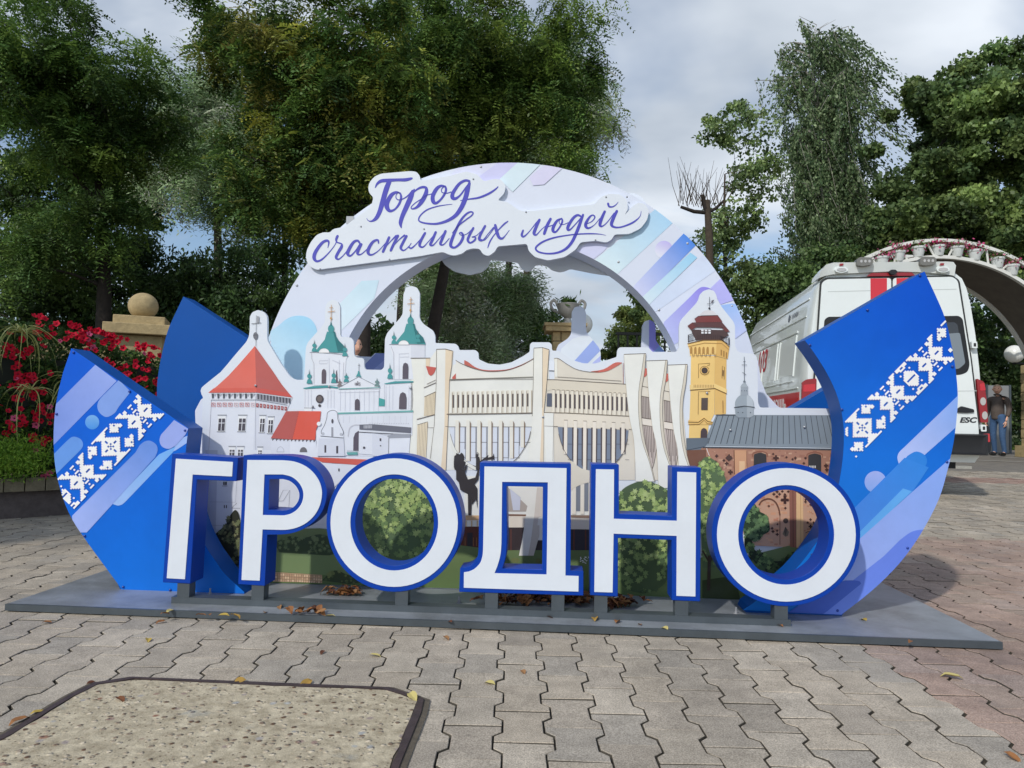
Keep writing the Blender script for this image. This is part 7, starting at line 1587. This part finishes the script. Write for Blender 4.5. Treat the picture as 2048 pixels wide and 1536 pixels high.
def tree(name, label, base, fork, crowns, n_leaf, ll, lw, pal, r0=0.16, clumps=90, csize=0.42, droop=0.0, bark='bark', limbs=26, group=None, gap=0.0, shell=0.45, cat='tree', up_bias=0.5, tonevar=0.30, spray=0, slen=0.24):
    base = Vector((base[0], base[1], gz(base[1])-0.03))
    r = root(name, base, label, cat, group)
    Wt = np.array([c[3]*c[4]*c[5] for c in crowns]); Wt = Wt/Wt.sum(); CC = []
    while len(CC) < clumps:
        c = crowns[RNG.choice(len(crowns), p=Wt)]; d_ = rnd_dirs(1)[0]; rr = RNG.random()**shell
        p_ = np.array(c[:3])+d_*np.array(c[3:6])*rr
        if gap and noise.noise(Vector(p_*0.55)) < -gap: continue
        CC.append(p_)
    CC = np.array(CC)
    T_ = [CC[i] for i in RNG.choice(len(CC), min(limbs, len(CC)), replace=False)]
    tb = MB()
    paths = limb_paths(base, fork, T_, r0)
    for i, L_ in enumerate(paths): tb.tube([p_ for p_, _ in L_], [q for _, q in L_], 9 if i == 0 else 5, cap=(i == 0))
    tb.build('trunk', bark, r, 70)
    # twigs from limb ends into the clumps
    n_all = n_leaf
    if spray: n_leaf = n_leaf//spray
    idx = RNG.integers(0, len(CC), n_leaf); sz = csize*(0.55+0.9*RNG.random(len(CC)))
    off = RNG.normal(size=(n_leaf, 3)); off /= (np.linalg.norm(off, axis=1, keepdims=True)+1e-6); off *= (RNG.random((n_leaf, 1))**0.55)
    off *= np.array([1.0, 1.0, 0.62]); Cn = CC[idx]+off*sz[idx][:, None]
    if droop: Cn[:, 2] -= droop*RNG.random(n_leaf)**2*sz[idx]*1.6
    Dr = rnd_dirs(n_leaf)*0.8+off*0.5+np.array([0, 0, -0.35-droop*1.2]); Nm = rnd_dirs(n_leaf)+np.array([0, 0, up_bias])
    tone = (1+RNG.normal(0, tonevar, len(CC))).clip(0.5, 1.7)
    palc = np.array(pal)[RNG.integers(0, len(pal), len(CC))]
    Cl = 0.55*palc[idx]+0.45*np.array(pal)[RNG.integers(0, len(pal), n_leaf)]; Cl = np.clip(Cl*LB*(tone[idx]*(1+RNG.normal(0, 0.15, n_leaf)))[:, None], 0.006, 0.6)
    if spray:                                   # feathered leaves: leaflets in two rows along a drooping stalk
        out = rnd_dirs(n_leaf)*0.75+off*0.7+np.array([0, 0, -0.25-droop*0.9]); out /= np.linalg.norm(out, axis=1, keepdims=True)
        Nm = rnd_dirs(n_leaf)*0.7+np.array([0, -0.2, 1.0]); Sd = np.cross(out, Nm); Sd /= np.linalg.norm(Sd, axis=1, keepdims=True)
        L_ = slen*RNG.uniform(0.7, 1.3, n_leaf); P_, D_, N_, K_ = [], [], [], []
        for j in range(spray):
            t = (j//2+0.6)/(spray/2); sgn = 1 if j % 2 else -1
            P_.append(Cn+out*(L_*t)[:, None]+Sd*(sgn*ll*0.42)+np.array([0, 0, -1.0])*(L_*t*t*0.35)[:, None]); D_.append(Sd*sgn+out*0.55+RNG.normal(size=(n_leaf, 3))*0.16); N_.append(Nm+RNG.normal(size=(n_leaf, 3))*0.22); K_.append(Cl*(1+RNG.normal(0, 0.10, (n_leaf, 1))))
        Cn, Dr, Nm, Cl = map(np.concatenate, (P_, D_, N_, K_)); Cl = np.clip(Cl, 0.006, 0.7); n_leaf = len(Cn)
    s_ = RNG.uniform(0.7, 1.25, n_leaf)
    leaves_mesh('crown', Cn, Dr, Nm, ll*s_, lw*s_, Cl, 'leaf', r, bend=0.25)['kind'] = 'stuff'
    return r
def at(px_, d_): return (px_-1024)/FPX*d_
def cz(py_, d_, px_=1024): return CAMH+(836.5+0.0215*(px_-1024)-py_)*d_/FPX
def E(px_, py_, d_, rx, ry, rzp): return (at(px_, d_), d_, cz(py_, d_, px_), rx/FPX*d_, ry, rzp/FPX*d_)     # ellipsoid: pixel centre and radii at distance d

g1 = 'leafy trees rising behind the city sign'
tree('locust_tree', 'dark locust tree rising above the red petunias and stone ball pillar', (at(205, 11.5), 11.5), (at(170, 11.5), 11.5, cz(160, 11.5)),
     [E(120,140,11.5,200,1.6,230), E(60,420,11.3,190,1.4,150), E(235,250,11.8,110,1.1,130), E(10,230,11.0,140,1.3,200)], 130000, 0.072, 0.033, LOC, 0.17, 230, 0.31, 0.25, 'bark_dark', 120, g1, gap=0.20, spray=10)
tree('locust_tree', 'locust tree with yellowing leaves directly behind the word Город', (at(735, 10.4), 10.4), (at(705, 10.2), 10.2, cz(180, 10.2)),
     [E(660,120,10.2,200,1.5,170), E(560,330,10.2,130,1.1,150), E(760,270,10.4,150,1.2,130), E(640,430,10.0,130,1.0,110), E(470,60,10.4,110,1.1,110)], 150000, 0.068, 0.031, LOCY, 0.15, 280, 0.28, 0.25, 'bark_dark', 140, g1, gap=0.22, spray=10, slen=0.22)
tree('locust_tree', 'tall locust tree whose drooping right edge hangs over the top of the arch', (at(830, 12.4), 12.4), (at(930, 12.3), 12.3, cz(120, 12.3)),
     [E(920,90,12.2,200,1.6,150), E(1060,200,12.4,150,1.3,150), E(1120,70,12.2,100,1.1,90), E(880,300,12.2,160,1.3,90), E(1170,300,12.0,55,0.6,70)], 150000, 0.072, 0.032, LOC+[C(104,116,52)], 0.16, 270, 0.31, 0.45, 'bark_dark', 140, g1, gap=0.42, spray=10, slen=0.26)
tree('willow_tree', 'silvery willow showing through the gap between the two locust trees', (at(430, 17), 17), (at(410, 17), 17, cz(260, 17)),
     [E(380,210,17,130,1.6,100), E(470,330,17,120,1.5,120), E(320,300,17.5,80,1.2,90)], 80000, 0.14, 0.034, WIL, 0.2, 130, 0.40, 0.5, 'bark', 60, g1, shell=0.5, spray=8, slen=0.36)
tree('willow_tree', 'grey green willow filling the middle of the arch opening', (at(900, 15.5), 15.5), (at(905, 15.5), 15.5, cz(640, 15.5)),
     [E(900,620,15.5,110,1.4,90), E(960,570,15.8,110,1.2,90), E(860,700,15.2,90,1.2,60), E(985,690,15.5,80,1.2,50), E(880,530,15.6,90,1.2,80), E(1040,590,15.8,50,0.8,70)], 90000, 0.10, 0.027, WIL+[C(118,136,96), C(104,124,80)], 0.15, 150, 0.36, 0.7, 'bark', 30, g1, shell=0.55, spray=8, slen=0.34)
tree('willow_tree', 'silver leaved willow behind the right shoulder of the tall locust', (at(990, 16.9), 16.9), (at(1090, 16.6), 16.6, cz(260, 16.5)),
     [E(1165,180,16.5,75,1.1,90), E(1120,300,16.5,70,1.0,80), E(1080,120,16.6,80,1.0,110)], 50000, 0.13, 0.032, WIL, 0.16, 100, 0.36, 0.8, 'bark', 40, g1, spray=8, slen=0.38)
tree('bush', 'dark leafy bush beside the vase pillar inside the arch opening', (at(1050, 16.5), 16.5), (at(1055, 16.5), 16.5, cz(650, 16.5)),
     [E(1055,640,16.5,55,0.9,80), E(1085,720,16.3,60,0.9,60), E(1040,740,16.2,70,0.9,50)], 16000, 0.10, 0.05, DRK+[C(84,100,50)], 0.08, 60, 0.32, 0.1, 'bark_dark', 14, g1, cat='bush')
tree('bush', 'small bush behind the dark fence at the right of the arch opening', (at(1285, 18), 18), (at(1285, 18), 18, cz(640, 18)),
     [E(1285,640,18,50,0.9,70), E(1240,700,18,40,0.8,40), E(1330,600,18.3,60,1.0,60)], 13000, 0.10, 0.05, MAP+[C(120,128,70)], 0.07, 50, 0.3, 0.1, 'bark', 12, g1, cat='bush', gap=0.1)
for (px_, py_, d_, rx, rzp, lab) in ((40,300,19,150,230,'distant tree behind the dark locust at the flower wall'),(560,330,20,140,230,'distant tree behind the yellowing locust'),(800,300,19.5,160,240,'distant tree behind the tall locust above the slogan'),(1010,240,20,130,200,'distant tree behind the drooping locust edge'),(190,420,20,90,110,'low distant tree beside the patch of blue sky')):
    tree('distant_tree', lab, (at(px_, d_), d_), (at(px_, d_), d_, cz(py_, d_, px_)), [E(px_, py_, d_, rx, 1.4, rzp), E(px_-rx*0.5, py_+rzp*0.4, d_, rx*0.7, 1.2, rzp*0.6), E(px_+rx*0.4, py_-rzp*0.3, d_, rx*0.7, 1.2, rzp*0.6)], 22000, 0.14, 0.07, LOC+DRK[:2], 0.16, 150, 0.5, 0.3, 'bark_dark', 40, 'trees far behind the locusts', gap=0.2)
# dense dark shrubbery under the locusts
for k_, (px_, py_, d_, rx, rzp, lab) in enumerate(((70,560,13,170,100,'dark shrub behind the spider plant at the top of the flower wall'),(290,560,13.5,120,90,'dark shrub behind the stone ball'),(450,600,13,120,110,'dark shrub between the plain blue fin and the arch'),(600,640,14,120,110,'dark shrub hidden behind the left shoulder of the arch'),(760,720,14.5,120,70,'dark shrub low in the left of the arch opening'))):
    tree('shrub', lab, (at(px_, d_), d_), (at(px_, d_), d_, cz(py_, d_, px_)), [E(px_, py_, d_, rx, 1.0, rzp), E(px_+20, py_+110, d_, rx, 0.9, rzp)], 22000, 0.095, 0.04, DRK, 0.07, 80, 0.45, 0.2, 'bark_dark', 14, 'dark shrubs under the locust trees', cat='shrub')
# right: young maple, birch, maples
tree('maple_tree', 'thin young maple with open wind-blown crown beside the birch', (at(1440, 21), 21), (at(1455, 21), 21, cz(330, 21)),
     [E(1470,245,21,75,1.0,55), E(1515,340,21,55,0.9,60), E(1470,440,21,60,0.9,50), E(1425,490,21,45,0.8,50), E(1510,560,20.5,60,1.0,60), E(1400,560,20.5,50,0.9,60)], 11000, 0.115, 0.09, MAP+[C(112,128,84), C(120,136,92)], 0.14, 280, 0.30, 0.1, 'bark', 170, 'trees on the right of the square', shell=0.38)
tree('maple_tree', 'large dense maple behind the flower gate', (at(1900, 22), 22), (at(1890, 22), 22, cz(260, 22)),
     [E(1900,250,22,120,2.0,130), E(1990,200,22.5,110,1.9,110), E(1830,400,21.5,110,1.8,110), E(1970,420,21.5,130,2.0,130), E(1800,300,22,60,1.0,60)], 105000, 0.145, 0.115, MAP, 0.24, 330, 0.46, 0.1, 'bark_dark', 90, 'trees on the right of the square', gap=0.22)
tree('maple_tree', 'spreading maple standing at the outer right of the flower gate', (at(2120, 20.5), 20.5), (at(2120, 20.5), 20.5, cz(300, 20.5)),
     [E(2110,260,20.5,110,1.8,130), E(2120,450,20,120,1.8,140), E(2060,520,20.5,100,1.6,110)], 60000, 0.14, 0.11, MAP, 0.22, 190, 0.5, 0.1, 'bark_dark', 36, 'trees on the right of the square', gap=0.2)
for (px_, py_, d_, rx, rzp, lab) in ((1560,590,20,80,70,'bush behind the roof of the ambulance and the birch stem'),(1700,560,22,110,90,'bush under the large maple beside the gate arch'),(1880,700,23,120,120,'dark bush seen through the flower gate'),(2010,740,23,110,130,'dark bush behind the man and the grey board'),(1400,620,20,60,70,'bush at the foot of the young maple')):
    tree('bush', lab, (at(px_, d_), d_), (at(px_, d_), d_, cz(py_, d_, px_)), [E(px_, py_, d_, rx, 1.3, rzp), E(px_, py_+100, d_, rx, 1.2, rzp*0.8)], 17000, 0.12, 0.085, DRK+MAP[:2], 0.09, 60, 0.55, 0.1, 'bark_dark', 12, 'bushes on the right of the square', cat='bush')
# weeping birch
def birch(base, h, px_c, d_):
    b_ = Vector((base[0], base[1], gz(base[1])-0.03)); r = root('birch_tree', b_, 'tall weeping birch with long hanging branches blown by the wind', 'tree', 'trees on the right of the square')
    tb = MB(); tr = []
    for i in range(14):
        t = i/13; tr.append((np.array([b_.x+0.25*math.sin(t*4)-0.3*t, b_.y, b_.z+h*0.97*t]), 0.26*(1-0.93*t)))
    tb.tube([p_ for p_, _ in tr], [q for _, q in tr], 9)
    Cn, Dr = [], []; 
    for k_ in range(120):
        t = 0.28+0.70*(k_/119)**0.85; i = min(12, int(t*13)); p0 = tr[i][0]+(tr[i+1][0]-tr[i][0])*(t*13-i); a = RNG.random()*6.283
        reach = float(np.interp(t, [0.28, 0.5, 0.72, 0.86, 0.98], [2.2, 1.9, 1.35, 1.75, 1.5]))*RNG.uniform(0.5, 1.15); rise = RNG.uniform(0.1, 0.9)
        tip = p0+np.array([math.cos(a)*reach, math.sin(a)*reach, rise]); mid = (p0+tip)/2+np.array([0, 0, 0.35])
        L_ = [((1-s_)**2*p0+2*s_*(1-s_)*mid+s_*s_*tip) for s_ in np.linspace(0, 1, 6)]; tb.tube(L_, list(np.linspace(0.035, 0.012, 6)), 4, cap=False)
        for s_i in range(RNG.integers(10, 16)):                       # hanging strands
            s_ = RNG.uniform(0.35, 1.0); q0 = (1-s_)**2*p0+2*s_*(1-s_)*mid+s_*s_*tip; LL = RNG.uniform(1.0, 3.2)*(0.6 if t > 0.85 else 1.0); drift = RNG.normal(0.28, 0.18)+(RNG.normal(0.25, 0.5) if t > 0.8 else 0); dy = RNG.normal(0, 0.1); m_ = int(LL*32)
            tt = RNG.random(m_)**0.9*LL
            P_ = np.stack([q0[0]+drift*tt+0.12*np.sin(tt*2+s_i), q0[1]+dy*tt, q0[2]-tt*0.95], 1)+RNG.normal(size=(m_, 3))*0.05
            Cn.append(P_); Dr.append(np.tile([drift, dy, -1.0], (m_, 1))+RNG.normal(size=(m_, 3))*0.45)
            if s_i % 4 == 0: tb.tube([q0, q0+np.array([drift*LL*0.5, dy*LL*0.5, -LL*0.45]), q0+np.array([drift*LL*0.9, dy*LL, -LL*0.85])], [0.008, 0.006, 0.004], 3, cap=False)
    for k_ in range(5):
        p0 = tr[13][0]+np.array([0, 0, -0.4*k_/4]); tb.tube([p0, p0+np.array([RNG.normal(0.2, .5), 0, 0.6]), p0+np.array([RNG.normal(0.6, .9), 0, 0.9])], [0.02, 0.012, 0.005], 4, cap=False)
    tb.build('trunk', 'bark_birch', r, 70)
    Cn, Dr = np.concatenate(Cn), np.concatenate(Dr); n_ = len(Cn); keep = Cn[:, 2] > b_.z+0.8; Cn, Dr = Cn[keep], Dr[keep]; n_ = len(Cn)
    leaves_mesh('crown', Cn, Dr, rnd_dirs(n_), RNG.uniform(0.09, 0.15, n_), RNG.uniform(0.045, 0.075, n_), pick(BIR, n_, 0.28)*1.7, 'leaf', r, bend=0.2)['kind'] = 'stuff'
birch((at(1650, 24), 24), cz(25, 24)-gz(24), 1650, 24)
# pollarded trunk with bare twigs
b_ = Vector((at(1420, 19.5), 19.5, gz(19.5)-0.03)); r = root('pollard_tree', b_, 'sawn-off bare tree trunk with thin leafless shoots', 'tree', 'trees on the right of the square'); tb = MB()
zt_ = cz(395, 19.5, 1410); tb.tube([b_, b_+Vector((0.05, 0, 2.0)), Vector((b_.x-0.05, b_.y, zt_-1.0)), Vector((b_.x-0.12, b_.y, zt_))], [0.14, 0.12, 0.105, 0.08], 10); tb.build('trunk', 'bark', r, 60)
tb = MB(); f0 = Vector((b_.x-0.1, b_.y, zt_-0.35))
for tg, r_ in (((-0.75, 0, 0.15), 0.06), ((-0.15, 0, 0.5), 0.08), ((0.45, 0, 0.35), 0.05)):
    tb.tube([f0, f0+Vector(tg)*0.5+Vector((0, 0, -0.05)), f0+Vector(tg)], [r_, r_*0.9, r_*0.7], 7)
tb.build('limb', 'bark_dark', r, 60)['kind'] = 'stuff'
tb = MB()
for k_ in range(46):
    s0 = f0+Vector((RNG.uniform(-0.8, 0.45), RNG.uniform(-0.1, 0.1), RNG.uniform(0.1, 0.35))); a = RNG.normal(-0.1, 0.35); L_ = RNG.uniform(0.5, 1.3)
    tb.tube([s0, s0+Vector((a*L_*0.4, RNG.normal(0, .1), L_*0.5)), s0+Vector((a*L_*0.9, RNG.normal(0, .2), L_))], [0.012, 0.008, 0.004], 3, cap=False)
tb.build('twigs', 'bark', r)['kind'] = 'stuff'
# tree that shades the flower wall, standing left of the view
tree('locust_tree', 'locust tree beside the viewer that shades the flower wall', (-7.8, 1.2), (-7.2, 1.1, 4.2), [(-6.9, 0.7, 4.6, 1.5, 1.5, 1.2), (-7.7, 1.8, 4.6, 1.5, 1.5, 1.2), (-6.5, 1.6, 4.9, 1.2, 1.2, 1.0)], 20000, 0.13, 0.06, LOC, 0.15, 90, 0.5, 0.1, 'bark_dark', 20, g1)
# grass beyond the square
mat('grass', attr='col', rough=0.7, spec=0.2, tl=0.3)
n_ = 16000; gx_ = RNG.uniform(-14, 24, n_); gy_ = RNG.uniform(21.6, 25.5, n_); Cn = np.stack([gx_, gy_, 0.015*(gy_-6)+0.02], 1)
o = leaves_mesh('lawn_grass', Cn, rnd_dirs(n_)*0.5+np.array([0, 0, 1]), rnd_dirs(n_)*np.array([1, 1, 0.1]), RNG.uniform(0.10, 0.22, n_), np.full(n_, 0.03), pick([C(88,112,48), C(104,124,58), C(74,98,42)], n_), 'grass', None, (5, 23, 0.25)); tag(o, 'mown grass beyond the edge of the paved square', 'grass', None, 'stuff')

n_ = 42000; fx = RNG.uniform(-75, 75, n_); fy = RNG.uniform(40, 47, n_)
hh = np.where((fx > -1) & (fx < 15), 3.2, 8.5)*(0.75+0.25*np.sin(fx*0.9)+0.15*np.sin(fx*2.3+1)); Cn = np.stack([fx, fy, 0.015*(fy-6)+hh*RNG.random(n_)**0.8], 1)
o = leaves_mesh('far_wood', Cn, rnd_dirs(n_), rnd_dirs(n_)+np.array([0, -0.5, 0.5]), RNG.uniform(0.4, 0.8, n_), RNG.uniform(0.3, 0.5, n_), pick(DRK+LOC[:3], n_, 0.25)*1.6, 'leaf', None, (0, 43, 0.5)); tag(o, 'distant belt of woodland beyond the park', 'woodland', None, 'stuff')
